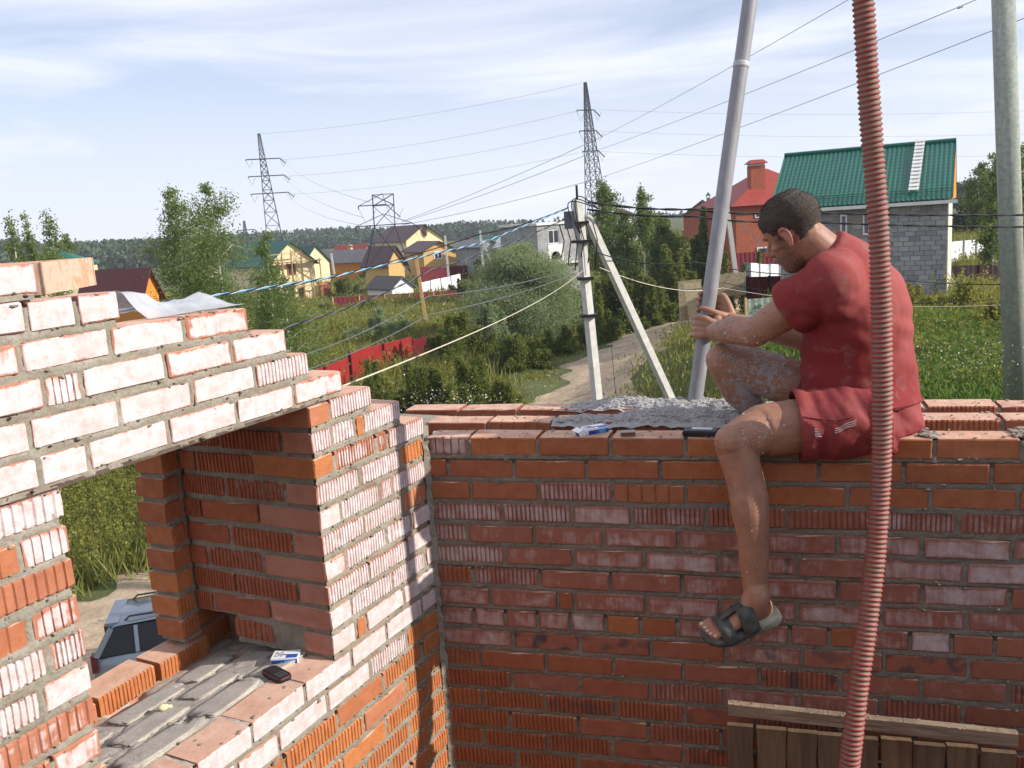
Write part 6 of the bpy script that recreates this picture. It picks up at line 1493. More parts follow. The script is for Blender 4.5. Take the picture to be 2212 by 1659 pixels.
# ---------------------------------------------------------------- pylons
def pylon(label, vx, vtop, vbot, D, wtop, wbot, arms, lean=0., straight=None, name='power_pylon', group=None, yaw=.5):
    top = at(vx, vtop, D); bot = at(vx, vbot, D); bot = Vector((top.x + lean, top.y, bot.z)); H_ = top.z - bot.z
    e = empty(name, bot, label=label, cat='pylon'); X = Vector((math.cos(yaw), math.sin(yaw), 0)); Y = Vector((-X.y, X.x, 0)); mb = MB(); t_ = D / FPX * 1.25
    def lv(u): w = wbot + (wtop - wbot) * (u if straight is None else min(1, u / straight)); return [bot.lerp(top, u) + X * sx * w / 2 + Y * sy * w / 2 for sx, sy in ((-1, -1), (1, -1), (1, 1), (-1, 1))]
    u = 0.; prev = lv(0); us = [0.]
    while u < .995:
        w = wbot + (wtop - wbot) * (u if straight is None else min(1, u / straight)); du = max(.018, w * 1.0 / H_); u = min(1, u + du); us.append(u)
    for k in range(4):
        mb = MB(); mb.tube([lv(a)[k] for a in us], t_ * .7, 4); mb.build('leg', M_STEEL, e)
    mb = MB()
    for a, b in zip(us[:-1], us[1:]):
        A, B = lv(a), lv(b)
        for k in range(4): k2 = (k + 1) % 4; mb.beam(A[k], B[k2], t_ * .75); mb.beam(A[k2], B[k], t_ * .75)
        for k in range(4): mb.beam(B[k], B[(k + 1) % 4], t_ * .6)
    mb.build('lattice', M_STEEL, e)
    tips = []
    for (vy, l, r_, typ) in arms:
        c = at(vx, vy, D); u_ = (c.z - bot.z) / H_; c = bot.lerp(top, u_); mb = MB(); a = c - X * l; b = c + X * r_
        mb.beam(a, c, t_ * 1.6); mb.beam(c, b, t_ * 1.6); mb.beam(a, c + Y * .8, t_); mb.beam(b, c + Y * .8, t_)
        if typ: mb.beam(a, c + Vector((0, 0, typ)), t_); mb.beam(b, c + Vector((0, 0, typ)), t_)
        ca_ = mb.build('cross_arm', M_STEEL, e)
        for p, s in ((a, -1), (b, 1)): mb = MB(); q = p + X * (1.6 * s if s > 0 else -.0) + Vector((0, 0, -1.6 if s > 0 else -.4)); mb.beam(p, q, t_ * 1.4); tips.append(q); mb.tube([p + Vector((0, 0, -.3)), p + X * .9 + Vector((0, 0, -2.6)), p + X * 2. + Vector((0, 0, -.6))], t_ * .3, 4); mb.build('insulator', M_STEEL, ca_)
    return e, top, tips, X
e1, top1, tips1, X1 = pylon('left tall lattice pylon with three cross arms above the birches', 559, 289, 560, 300, .7, 5.6, [(344, 5.2, 5.4, 0), (381, 5.2, 6.0, 0), (419, 5.2, 6.5, 0)], lean=1.6, yaw=.25)
e2, top2, tips2, X2 = pylon('tallest slender lattice pylon behind the concrete utility pole', 1264, 178, 470, 235, .5, 4.2, [(238, 2.9, 1.8, 0), (283, 2.7, 1.9, 0), (327, 2.3, 2.1, 0)], lean=1.2, yaw=.35)
e3, top3, tips3, X3 = pylon('squat dark lattice pylon without a peak in front of the brown roof', 827, 420, 592, 112, 2.5, 5.7, [(442, 3.0, .3, 1.3), (486, 3.5, 3.4, 1.3)], lean=-.3, straight=.56, yaw=.12)
e4, top4, tips4, X4 = pylon('faint distant pylon between the birches and the left tall pylon', 527, 477, 540, 600, .8, 3., [(497, 5., 6., 0), (515, 6., 8, 0)])
GW = 'long distance power lines strung between the pylons'
hv = [((563, 289, 300), (1255, 180, 235)), ((606, 345, 300), (1246, 240, 235)), ((612, 381, 300), (1246, 285, 235)), ((618, 420, 300), (1250, 330, 235))]
labs = ['topmost overhead line between the two tall pylons', 'second overhead line down between the two tall pylons', 'third overhead line down between the two tall pylons', 'lowest overhead line between the two tall pylons']
for (a, b), l in zip(hv, labs): cable('power_line', [at(*a), at(*b)], .030, M_GRC, l, 'power line', 1.8, group=GW, sides=4)
for a, b, l in (((607, 345, 300), (800, 437, 112), 'upper line from the left pylon down to the squat pylon'), ((612, 382, 300), (785, 470, 112), 'middle line from the left pylon down to the squat pylon'), ((618, 420, 300), (782, 487, 112), 'lower line from the left pylon down to the squat pylon')): cable('power_line', [at(*a), at(*b)], .024, M_GRC, l, 'power line', 1.5, group=GW, sides=4)
for a, b, c, l in (((868, 478, 113), (1290, 300, 80), (1900, -40, 34), 'upper line from the squat pylon rising to the upper right'), ((868, 480, 113), (1290, 325, 80), (2160, -22, 31), 'middle line from the squat pylon rising to the upper right'), ((868, 486, 113), (1290, 386, 80), (2300, 5, 30), 'lower line from the squat pylon rising to the upper right')):
    cable('power_line', [at(*a), at(*b)], .022, M_GRC, l + ', far stretch', 'power line', .25, group=GW, sides=4); cable('power_line', [at(*b), at(*c)], .013, M_GRC, l + ', near stretch', 'power line', .15, group=GW, sides=4)
for y0, y1, l in ((237, 236, 'upper'), (283, 286, 'middle'), (327, 332, 'lower')): cable('power_line', [at(1290, y0, 234), at(2300, y1, 234)], .022, M_GRC, l + ' line from the tallest pylon running off to the right', 'power line', 1.2, group=GW, sides=4)
sp_ = at(2074, 17, 31.6); mb = MB(); mb.tube([sp_ + Vector((-.09, 0, -.03)), sp_ + Vector((.09, 0, .03))], .018, 6); mb.tube([sp_ + Vector((-.05, 0, -.02)), sp_ + Vector((-.04, 0, .06))], .012, 6); tag(mb.build('line_spacer', M_BLACKC), 'small dark spacer on the middle line at the top right', 'spacer')
# twisted service cables
def twisted(pts, label, mats, rad, pitch, sag=0., off=None):
    e = empty('twisted_cable', pts[0], label=label, cat='cable'); pts = [Vector(p) for p in pts]; P = []
    n = 60
    for a, b in zip(pts[:-1], pts[1:]):
        for k in range(n): u = k / n; p = a.lerp(b, u); p.z -= sag * 4 * u * (1 - u); P.append(p)
    P.append(pts[-1]); L_ = [0.]
    for a, b in zip(P[:-1], P[1:]): L_.append(L_[-1] + (b - a).length)
    A = np.array([tuple(p) for p in P]); m = int(L_[-1] / pitch * 10); s = np.linspace(0, L_[-1], m); Q = np.stack([np.interp(s, L_, A[:, k]) for k in range(3)], -1)
    d = (P[-1] - P[0]).normalized(); x = d.cross(Vector((0, 0, 1))).normalized(); y = x.cross(d)
    for j, mt in enumerate(mats):
        ph = 2 * math.pi * j / len(mats); mb = MB(); o = (off or rad)
        mb.tube([Vector(Q[i]) + x * math.cos(s[i] / pitch * 2 * math.pi + ph) * o + y * math.sin(s[i] / pitch * 2 * math.pi + ph) * o for i in range(m)], rad, 5); mb.build('strand', mt, e, True)
    return e
M_PALE = simple('pale_cable', (.36, .46, .52), .45, .1)
twisted([at(1222, 452, 14), at(1040, 525, 11.5), at(700, 602, 8.3), at(340, 657, 6.2), at(-500, 800, 4.2)], 'blue and pale twisted cable running from the pole to the left', [M_BLUEC, M_BLACKC, M_PALE], .0055, .32, .0)
twisted([at(1226, 470, 14), at(925, 585, 11), at(640, 700, 8.6), at(-200, 960, 6.)], 'dark blue twisted cable passing in front of the wooden pole', [M_BLACKC, M_GRC], .006, .4, .05)
twisted([at(1270, 436, 14), at(1500, 452, 14.5), at(1700, 458, 15), at(2400, 461, 16)], 'upper black twisted cable crossing behind the mans head', [M_BLACKC, M_BLACKC], .011, .8, .04)
twisted([at(1268, 452, 14), at(1500, 467, 14.5), at(1700, 478, 15), at(2400, 489, 16)], 'lower black twisted cable crossing behind the mans head', [M_BLACKC, M_BLACKC], .010, .8, .04)
cable('cable', [at(1228, 448, 14), at(1040, 505, 17), at(700, 600, 24), at(560, 630, 28)], .010, M_BLACKC, 'thin black cable above the twisted blue one, left of the pole', sag=.05)
cable('cable', [at(1240, 580, 14), at(925, 640, 11), at(640, 772, 9), at(-200, 1060, 6.5)], .006, M_GRC, 'grey wire crossing the weedy plot below the twisted cables', sag=.06)
cable('cable', [at(1240, 592, 14), at(925, 680, 11), at(640, 806, 9), at(-200, 1110, 6.5)], .006, M_GRC, 'lowest grey wire crossing above the red fence', sag=.05)
cable('rope', [at(1264, 580, 14), LW(.36, .10, rowz(-2) + .004)], .0034, M_ROPE, 'pale rope slung from the utility pole down to the stepped wall', 'rope', .09, 40)
cable('cable', [at(1290, 546, 14), at(1500, 565, 16), at(1800, 590, 17), at(2300, 612, 18)], .010, M_BLACKC, 'black cable at mid height of the utility pole running right', sag=.1)
cable('cable', [at(1290, 576, 14), at(1560, 610, 20), at(2165, 645, 20)], .008, M_BLACKC, 'thin dark wire from the utility pole to the right hand pole', sag=.25)
cable('rope', [at(1295, 578, 14), at(1560, 622, 20), at(2180, 658, 18)], .0075, M_ROPE, 'pale rope running right from the utility pole', 'rope', .18)
cable('rope', [at(2047, 590, 37.6), at(2150, 614, 34)], .018, M_ROPE, 'pale rope sagging from the block house corner to the right', 'rope', .55)
cable('cable', [at(1318, 720, 13.9), at(1328, 830, 13.9), at(1334, 870, 13.9)], .004, M_BLACKC, 'thin wire hanging between the pole and its brace')
cable('cable', [at(1590, 470, 59), at(1660, 545, 52), at(1690, 578, 50)], .03, M_GRC, 'stay wire of the slanting pole near the brick house')
# ---------------------------------------------------------------- vehicles
def car(label, P, yaw, paint, L=4.3, W=1.68, H=1.4, suv=False, cat='car', name='car'):
    e = empty(name, P, yaw * 0, label=label, cat=cat); X = Vector((math.cos(yaw), math.sin(yaw), 0)); Y = Vector((-X.y, X.x, 0)); M = lambda x, y, z: P + X * x + Y * y + Vector((0, 0, z))
    gc = .22 if suv else .18; bz = 1.14 if suv else .82
    secs = [(-L / 2, .45, bz - .12, .82), (-L / 2 + .12, .25, bz, .94), (-L / 2 + .8, .22, bz + (.02 if suv else .03), 1.), (0, .22, bz - .02, 1.), (L / 2 - 1.1, .22, bz - .05, 1.), (L / 2 - .35, .25, bz - .12, .95), (L / 2, .4, bz - .28, .80)]
    def loft(secs, name, mat, par):
        mb = MB(); vs = []; prof = [(-1, 0), (-1.0, .35), (-.97, .8), (-.86, 1), (0, 1.02), (.86, 1), (.97, .8), (1, .35), (1, 0)]
        for x, z0, z1, w in secs:
            for a, b in prof: vs.append(M(x, a * w * W / 2, z0 + (z1 - z0) * b))
        m = len(prof); mb.add(vs, [(i * m + k, (i + 1) * m + k, (i + 1) * m + k + 1, i * m + k + 1) for i in range(len(secs) - 1) for k in range(m - 1)] + [tuple(range(m)), tuple((len(secs) - 1) * m + k for k in reversed(range(m)))])
        return mb.build(name, mat, par, True)
    body_ = loft(secs, 'body', paint, e)
    if suv: gx = [(-L / 2 + .10, -L / 2 + .42), (L / 2 - 1.55, L / 2 - 2.1)]
    else: gx = [(-L / 2 + .55, -L / 2 + 1.25), (L / 2 - 1.2, L / 2 - 1.9)]
    b0, b1 = gx[0][0], gx[1][0]; t0, t1 = gx[0][1], gx[1][1]; wt = W / 2 * .80; wb = W / 2 * .95
    mb = MB(); c8 = [M(b0, -wb, bz - .03), M(b1, -wb, bz - .03), M(b1, wb, bz - .03), M(b0, wb, bz - .03), M(t0, -wt, H - .06), M(t1, -wt, H - .06), M(t1, wt, H - .06), M(t0, wt, H - .06)]
    mb.add(c8, [(0, 1, 5, 4), (1, 2, 6, 5), (2, 3, 7, 6), (3, 0, 4, 7), (4, 5, 6, 7)]); mb.build('windows', simple('tinted_glass', (.008, .009, .012), .14, .1, spec=.25) if 'tinted_glass' not in bpy.data.materials else bpy.data.materials['tinted_glass'], e)
    mb = MB()
    rc = [(t0 - .06, H - .09), (t0 + .1, H - .005), ((t0 + t1) / 2, H + .03), (t1 - .1, H - .0), (t1 + .08, H - .09)]; vs = []
    for x, z in rc:
        for a, b in ((-1.02, -.03), (-.9, .0), (0, .02), (.9, .0), (1.02, -.03)): vs.append(M(x, a * (wt + .01), z + b))
    mb.add(vs, [(i * 5 + k, (i + 1) * 5 + k, (i + 1) * 5 + k + 1, i * 5 + k + 1) for i in range(4) for k in range(4)]); mb.build('roof', paint, e, True)
    n = 4 if suv else 3
    for s in (-1, 1):
        for k in range(n + 1):
            u = k / n; xb = b0 + (b1 - b0) * u; xt = t0 + (t1 - t0) * u
            if 0 < k < n: xb = xt = (xb + xt) / 2
            mb = MB(); mb.beam(M(xb, s * (wb + .008), bz - .03), M(xt, s * (wt + .012), H - .07), .075 if k not in (0, n) else .11, .03, up=Y); mb.build('pillar', paint, e)
    M_TY = bpy.data.materials.get('tyre') or simple('tyre', (.02, .02, .02), .9); M_RIM = bpy.data.materials.get('rim') or simple('rim', (.4, .4, .42), .4, metal=.6)
    wr = .36 if suv else .30
    for x in (-L / 2 + .85, L / 2 - .85):
        for s in (-1, 1):
            mb = MB(); mb.tube([M(x, s * (W / 2 - .2), wr), M(x, s * (W / 2 + .01), wr)], wr, 20); w = mb.build('wheel', M_TY, e); mb = MB(); mb.tube([M(x, s * (W / 2 - .05), wr), M(x, s * (W / 2 + .02), wr)], wr * .6, 14); mb.build('rim', M_RIM, w)
    M_LG = bpy.data.materials.get('lamp_clear') or simple('lamp_clear', (.6, .6, .6), .1, spec=.8); M_TL = bpy.data.materials.get('lamp_red') or simple('lamp_red', (.06, .010, .010), .25, spec=.4)
    for s in (-1, 1):
        mb = MB(); mb.box(L / 2 - .16, L / 2 + .005, s * W * .36 - .16, s * W * .36 + .16, bz - .40, bz - .22, M); mb.build('headlight', M_LG, e)
        mb = MB(); mb.box(-L / 2 - .005, -L / 2 + .10, s * W * .43 - .09, s * W * .43 + .09, bz - .35, bz + .02, M); mb.build('tail_light', M_TL, e)
        mb = MB(); mb.box(b1 - .12, b1 + .05, s * (W / 2 + .1) - .07, s * (W / 2 + .1) + .07, bz, bz + .14, M); mb.build('mirror', paint, e)
        for dx in (-.45, .75): mb = MB(); mb.box(dx, dx + .16, s * (W / 2 + .012) - .012, s * (W / 2 + .012) + .012, bz - .16, bz - .12, M); mb.build('door_handle', paint, e)
        for dx in (t0 + .75, t0 + 1.65): mb = MB(); mb.beam(M(dx, s * (W / 2 + .003), .35), M(dx, s * (W / 2 * .985 + .003), bz - .1), .014, .012, up=Y); mb.build('door_seam', M_BLACKC, e)
    for zz in (.30,):
        mb = MB(); mb.box(-L / 2 - .06, -L / 2 + .2, -W * .46, W * .46, zz, zz + .25, M); mb.build('rear_bumper', M_BLK if suv else paint, e); mb = MB(); mb.box(L / 2 - .2, L / 2 + .05, -W * .46, W * .46, zz, zz + .22, M); mb.build('front_bumper', M_BLK if suv else paint, e)
    if suv:
        for s in (-1, 1):
            mb = MB(); mb.tube([M(t0 + .25, s * wt * .82, H - .01), M(t0 + .35, s * wt * .82, H + .08), M(t0 + 2.1, s * wt * .82, H + .10), M(t0 + 2.2, s * wt * .82, H - .01)], .02, 6); mb.build('roof_rail', M_BLK, e)
        mb = MB(); mb.box(-L / 2 + .30, -L / 2 + .56, -wt * .9, wt * .9, H - .05, H + .012, M); mb.build('roof_spoiler', paint, e)
    return e, M
t = NT('car_paint_grey'); t.set(Base_Color=(.13, .155, .19), Roughness=.22, Metallic=.35); t.b.inputs['Coat Weight'].default_value = .6; M_SUVP = t.m
t = NT('car_paint_white'); t.set(Base_Color=(.60, .66, .72), Roughness=.25); t.b.inputs['Coat Weight'].default_value = .5; M_CARP = t.m
# blue grey estate car parked on the lane under the window
car('blue grey off road estate car with roof rails parked below the window', Vector((-6.7, 18.3, EYE - 9.16)), R_(13.5), M_SUVP, 4.6, 1.72, 1.70, True, name='parked_car')
car('white saloon car parked by the bushes near the white fence', Vector((at(1053, 640, 105).x, 105, at(1053, 641, 105).z)), R_(207), M_CARP, 4.2, 1.66, 1.38, name='parked_car')
# ================================================================ ground, lane, vegetation
def foliage_mat(name, c0, c1, c2, trans=.45, rough=.6):
    t = NT(name); rn = t.n('NewGeometry').outputs['Random Per Island']; a = t.noise(t.obj(), .9, 4, .6); oi = t.n('ObjectInfo').outputs['Random']
    c = t.ramp(rn, (0., c0), (.5, c1), (1., c2)); c = t.mix(t.math('MULTIPLY', a, .45), c, c0); 
    c = t.mix(t.math('MULTIPLY', oi, .18), c, (c1[0] * 1.3, c1[1] * 1.05, c1[2] * .8))
    t.set(Base_Color=c, Roughness=rough); t.b.inputs['Specular IOR Level'].default_value = .25
    tr = t.n('BsdfTranslucent'); t.put(tr.inputs[0], t.mix(.5, c, (c2[0] * 1.6, c2[1] * 1.6, c2[2]))); ms = t.n('MixShader'); ms.inputs[0].default_value = trans
    t.t.links.new(t.b.outputs[0], ms.inputs[1]); t.t.links.new(tr.outputs[0], ms.inputs[2]); t.t.links.new(ms.outputs[0], t.o.inputs['Surface']); return t.m
M_BIRCH = foliage_mat('birch_leaf', (.075, .115, .030), (.145, .205, .055), (.24, .30, .10))
M_BUSH = foliage_mat('bush_leaf', (.050, .085, .018), (.115, .155, .032), (.24, .25, .060))
M_WILLOW = foliage_mat('willow_leaf', (.12, .16, .085), (.23, .28, .155), (.36, .42, .26))
M_CONIF = foliage_mat('conifer_leaf', (.014, .034, .014), (.028, .055, .020), (.05, .085, .03), .12)
M_FOREST = foliage_mat('forest_leaf', (.060, .090, .050), (.085, .120, .062), (.115, .15, .075), .15)
M_GRASS = foliage_mat('grass_blade', (.095, .125, .026), (.175, .20, .044), (.36, .33, .12), .35)
M_WEED = foliage_mat('weed_leaf', (.075, .108, .022), (.16, .18, .036), (.38, .32, .06), .35)
M_BARK = simple('birch_bark', (.52, .48, .42), .8, .3, 6); M_TRUNK = simple('dark_bark', (.10, .075, .05), .9, .3, 6); M_FLOW = simple('flower_white', (.70, .64, .66), .8, .15)
NPR = np.random.RandomState(11)
def leaves(C, s, rs, flat=0., droop=0., asp=.55):
    """two triangle kites of length ~s at the points C"""
    n = len(C); d = rs.normal(size=(n, 3)); d[:, 2] = d[:, 2] * (1 - flat) - droop; d /= np.linalg.norm(d, axis=1)[:, None]
    e = rs.normal(size=(n, 3)); e -= d * (e * d).sum(1)[:, None]; e /= np.linalg.norm(e, axis=1)[:, None]
    L_ = (s * rs.uniform(.6, 1.35, n))[:, None]
    V = np.stack([C - d * L_ * .5, C + e * L_ * asp * .5, C + d * L_ * .5, C - e * L_ * asp * .5], 1).reshape(-1, 3)
    return V, np.arange(n * 4).reshape(n, 4)
def tree(label, x, y, H_, kind='birch', W=None, base=None, seed=0, dens=1., cat='tree', group=None, leaf=None, mat=None, lean=(0, 0), bare=.25, name=None, stems=1):
    rs = np.random.RandomState(seed); r = random.Random(seed); zb = base if base is not None else gz(x, y)
    dist = math.hypot(x, y); e = empty(name or {'birch': 'birch_tree', 'bush': 'bush', 'conifer': 'conifer_tree', 'willow': 'willow_bush'}.get(kind, 'tree'), Vector((x, y, zb)), label=label, cat=cat, group=group)
    W = W or H_ * .4; s = leaf or max(.07, dist * .0026); mb = MB(); Cs = []
    for st in range(stems):
        ox, oy = (r.uniform(-W * .22, W * .22), r.uniform(-W * .2, W * .2)) if stems > 1 else (0, 0); h_ = H_ * (1 - .18 * r.random() * (st > 0))
        n = 9; P = [Vector((x + ox + lean[0] * (k / n) ** 1.3 + r.uniform(-.04, .04) * H_ / 9, y + oy + lean[1] * (k / n), zb - .3 + (h_ + .3) * k / n * (.98))) for k in range(n + 1)]
        rad = [max(.012, H_ * (.0125 if kind == 'birch' else .015) * (1 - k / n) ** .8) for k in range(n + 1)]
        if kind != 'bush': mb.tube(P, rad, 7)
        def tp(u): f = u * n; k = min(int(f), n - 1); return P[k].lerp(P[k + 1], f - k)
        if kind in ('birch', 'conifer', 'willow'):
            nb = int((34 if kind != 'conifer' else 46) * (H_ / 10) ** .5) + 8
            for b in range(nb):
                u = bare + (1 - bare) * (b + r.random()) / nb; a = r.uniform(0, 6.28); up = {'birch': .75, 'willow': .5, 'conifer': .05}[kind]
                wdt = W / 2 * {'birch': (math.sin(min(.92, (u - bare) / (1 - bare) * .86 + .12) * 3.1416) ** .6) * r.uniform(.6, 1.15) * (1.12 - .42 * u), 'willow': math.sin(math.pi * min(1, max(.05, (u - bare) / (1 - bare) * .85 + .15))) ** .4, 'conifer': (1.02 - u)}[kind] * r.uniform(.55, 1.15)
                p0 = tp(u); d = Vector((math.cos(a), math.sin(a), up * r.uniform(.5, 1.2))).normalized(); p1 = p0 + d * wdt * .75; p2 = p1 + Vector((d.x, d.y, -.25 if kind != 'conifer' else -.15)) * wdt * .6
                if kind != 'conifer' or b % 3 == 0: mb.tube([p0, p1, p2], [rad[min(n, int(u * n))] * .45, .02 * H_ / 10, .008], 4)
                m = int(dens * (20 + 520 * wdt * (1 if kind != 'conifer' else .8)) * (.22 / s) ** 1.25 * .42)
                t_ = rs.rand(m) ** .5; A0, A1, A2 = map(lambda p: np.array(tuple(p)), (p0, p1, p2))
                c = ((1 - t_) ** 2)[:, None] * A0 + (2 * t_ * (1 - t_))[:, None] * A1 + (t_ ** 2)[:, None] * A2
                sp = wdt * .24 + .08; c = c + rs.normal(size=(m, 3)) * sp * np.array([1, 1, .8]); 
                if kind == 'birch': c[:, 2] -= rs.rand(m) ** 2 * .09 * H_ * (r.random() < .6)
                Cs.append(c)
            m = int(60 * dens); c = np.array(tuple(tp(.97))) + rs.normal(size=(m, 3)) * np.array([.014, .014, .03]) * H_; Cs.append(c)
    if kind == 'bush':
        k = int(9 + 5 * W); 
        for b in range(k):
            a = r.uniform(0, 6.28); q = r.random() ** .6; hx = math.cos(a) * q * W / 2; hy = math.sin(a) * q * W / 2.2; hh = H_ * (1 - .75 * q * q) * r.uniform(.55, 1.05)
            base_ = Vector((x + hx * .55, y + hy * .55, zb)); tip = Vector((x + hx, y + hy, zb + hh)); mb.tube([base_, base_.lerp(tip, .6) + Vector((hx * .1, hy * .1, 0)), tip], [.02, .014, .005], 4)
            m = int(dens * 1500 * (hh * W / k) * (.16 / s) ** 1.6); t_ = rs.rand(m) ** .75
            c = np.array(tuple(base_)) * (1 - t_)[:, None] + np.array(tuple(tip)) * t_[:, None]; sp = W / math.sqrt(k) * .34 * (1.08 - .75 * t_)[:, None]
            c = c + rs.normal(size=(m, 3)) * sp * np.array([1, 1, .7]); c = c[c[:, 2] > zb - .1]; Cs.append(c)
    mb.build('trunk' if kind != 'bush' else 'stems', M_BARK if kind == 'birch' else M_TRUNK, e)
    C_ = np.concatenate(Cs); V, F = leaves(C_, s, rs, droop=.5 if kind in ('birch', 'willow') else 0, asp=.6 if kind != 'willow' else .32)
    link('crown' if kind != 'bush' else 'foliage', npmesh('leaves', V, F, mat or {'birch': M_BIRCH, 'bush': M_BUSH, 'willow': M_WILLOW, 'conifer': M_CONIF}[kind]), e); return e
def T(label, vx, vtop, D, kind='birch', wpx=None, **k):
    p = at(vx, vtop, D); zb = k.pop('base', None); zb = gz(p.x, p.y) if zb is None else zb
    return tree(label, p.x, p.y, p.z - zb, kind, W=(wpx / FPX * D if wpx else None), base=zb, **k)

# ---------------------------------------------------------------- terrain
rx = [-30, -20, -12, -8, -6.5, -4.5, -2.0, .6, 2.6, 4.6, 6.6, 9.0, 11.5, 15, 19]
road_px = [gp for gp in [(-26, 8), (-17, 12), (-12, 15.5), (-8.8, 19.2), (-5.6, 22.8), (-2.0, 26.6), (1.3, 31), (3.6, 37.5), (6.2, 45), (9.4, 52), (13.2, 58), (17, 70)]]
def road_d(X, Y):
    d = np.full(X.shape, 1e9); 
    for (a, b), (c, e_) in zip(road_px[:-1], road_px[1:]):
        dx, dy = c - a, e_ - b; t_ = np.clip(((X - a) * dx + (Y - b) * dy) / (dx * dx + dy * dy), 0, 1); d = np.minimum(d, np.hypot(X - a - t_ * dx, Y - b - t_ * dy))
    return d
def grid_(x0, x1, nx, y0, y1, ny):
    gx, gy = np.meshgrid(np.linspace(x0, x1, nx), np.linspace(y0, y1, ny)); return gx, gy
gvec = np.vectorize(gz)
def rw_at(Y): return 2.5 + .6 * np.clip((32 - Y) / 12, 0, 1.6)
xs = np.concatenate([np.linspace(-420, -46, 14), np.linspace(-44, 44, 150), np.linspace(46, 420, 14)]); ys = np.concatenate([np.linspace(-60, 3, 8), np.linspace(4, 72, 150), np.linspace(76, 560, 34)])
gx, gy = np.meshgrid(xs, ys); zz = gvec(gx, gy); dR_ = road_d(gx, gy)
zz = zz + (vnoise(gx + 60, gy + 60, .9, 31) - .5) * .25 * np.clip((dR_ - 1.8) / 2, 0, 1) - .10 * np.clip(1 - dR_ / 2.6, 0, 1)
V = np.stack([gx, gy, zz], -1).reshape(-1, 3); ny_, nx_ = gx.shape; idx = np.arange(nx_ * ny_).reshape(ny_, nx_); F = np.stack([idx[:-1, :-1], idx[:-1, 1:], idx[1:, 1:], idx[1:, :-1]], -1).reshape(-1, 4)
t = NT('meadow_soil'); v = t.obj(); a = t.noise(v, .35, 6, .65); b = t.noise(v, 3.5, 5, .7); c = t.mix(t.ramp(a, (.35, 0.), (.65, 1.)), (.055, .085, .018), (.12, .135, .035)); c = t.mix(t.ramp(b, (.35, .6), (.6, 0.)), c, (.05, .045, .022))
t.set(Base_Color=c, Roughness=1.).bump(b, .6, .15); tag(link('ground', npmesh('ground', V, F, t.m, smooth=True)), kind='structure')
# lane: a ribbon with ragged edges
L_ = []; 
for (a, b), (c, e_) in zip(road_px[:-1], road_px[1:]):
    n = max(2, int(math.hypot(c - a, e_ - b) / .4)); L_ += [(a + (c - a) * k / n, b + (e_ - b) * k / n) for k in range(n)]
L_ = np.array(L_); 
for _ in range(12): L_[1:-1] = (L_[:-2] + L_[1:-1] * 2 + L_[2:]) / 4
Td = np.gradient(L_, axis=0); Td /= np.linalg.norm(Td, axis=1)[:, None]; Nd = np.stack([-Td[:, 1], Td[:, 0]], -1)
m = 26; ss = np.linspace(-1, 1, m); V = []
for i, (p, n_) in enumerate(zip(L_, Nd)):
    w = float(rw_at(p[1])) ; wl = w * (1 + .22 * math.sin(i * .33) + .12 * math.sin(i * .91)); wr = w * (1 + .2 * math.sin(i * .27 + 2) + .1 * math.sin(i * 1.1)); wr = wr + (1.2 if p[1] < 24 else 0); wl = wl + 2.6 * S((29 - p[1]) / 6)
    for s in ss:
        o = (wr if s < 0 else wl) * s; x_, y_ = p[0] + n_[0] * o, p[1] + n_[1] * o
        rut = -.045 * (math.exp(-((abs(o) - .75) / .22) ** 2)); V.append((x_, y_, gz(x_, y_) + .035 + rut - .09 * abs(s) ** 6 + .02 * math.sin(x_ * 3.1 + y_ * 2.3)))
idx = np.arange(len(L_) * m).reshape(-1, m); F = np.stack([idx[:-1, :-1], idx[1:, :-1], idx[1:, 1:], idx[:-1, 1:]], -1).reshape(-1, 4)
t = NT('dirt'); v = t.obj(); a = t.noise(v, .8, 6, .65); b = t.noise(v, 6, 6, .7); g_ = t.noise(v, 40, 3)
c = t.mix(t.ramp(a, (.35, 0.), (.65, 1.)), (.34, .25, .16), (.60, .45, .29)); c = t.mix(t.ramp(b, (.3, .55), (.55, 0.)), c, (.16, .13, .10)); c = t.mix(t.ramp(g_, (.62, 0.), (.7, .6)), c, (.6, .55, .48))
t.set(Base_Color=c, Roughness=1.).bump(t.math('ADD', b, g_), .6, .05); road = tag(link('dirt_lane', npmesh('dirt_lane', np.array(V), F, t.m, smooth=True)), kind='structure')
P = []; r = random.Random(4)
for _ in range(500): k = r.randrange(len(L_)); o = r.gauss(0, 1.6); x_, y_ = L_[k][0] + Nd[k][0] * o, L_[k][1] + Nd[k][1] * o; P.append((x_, y_, gz(x_, y_) + .04))
tag(lumps('lane_stones', P, simple('stone', (.42, .38, .33), .95, .3), None, .02, .08, 5), 'loose stones scattered over the dirt lane', 'stones')

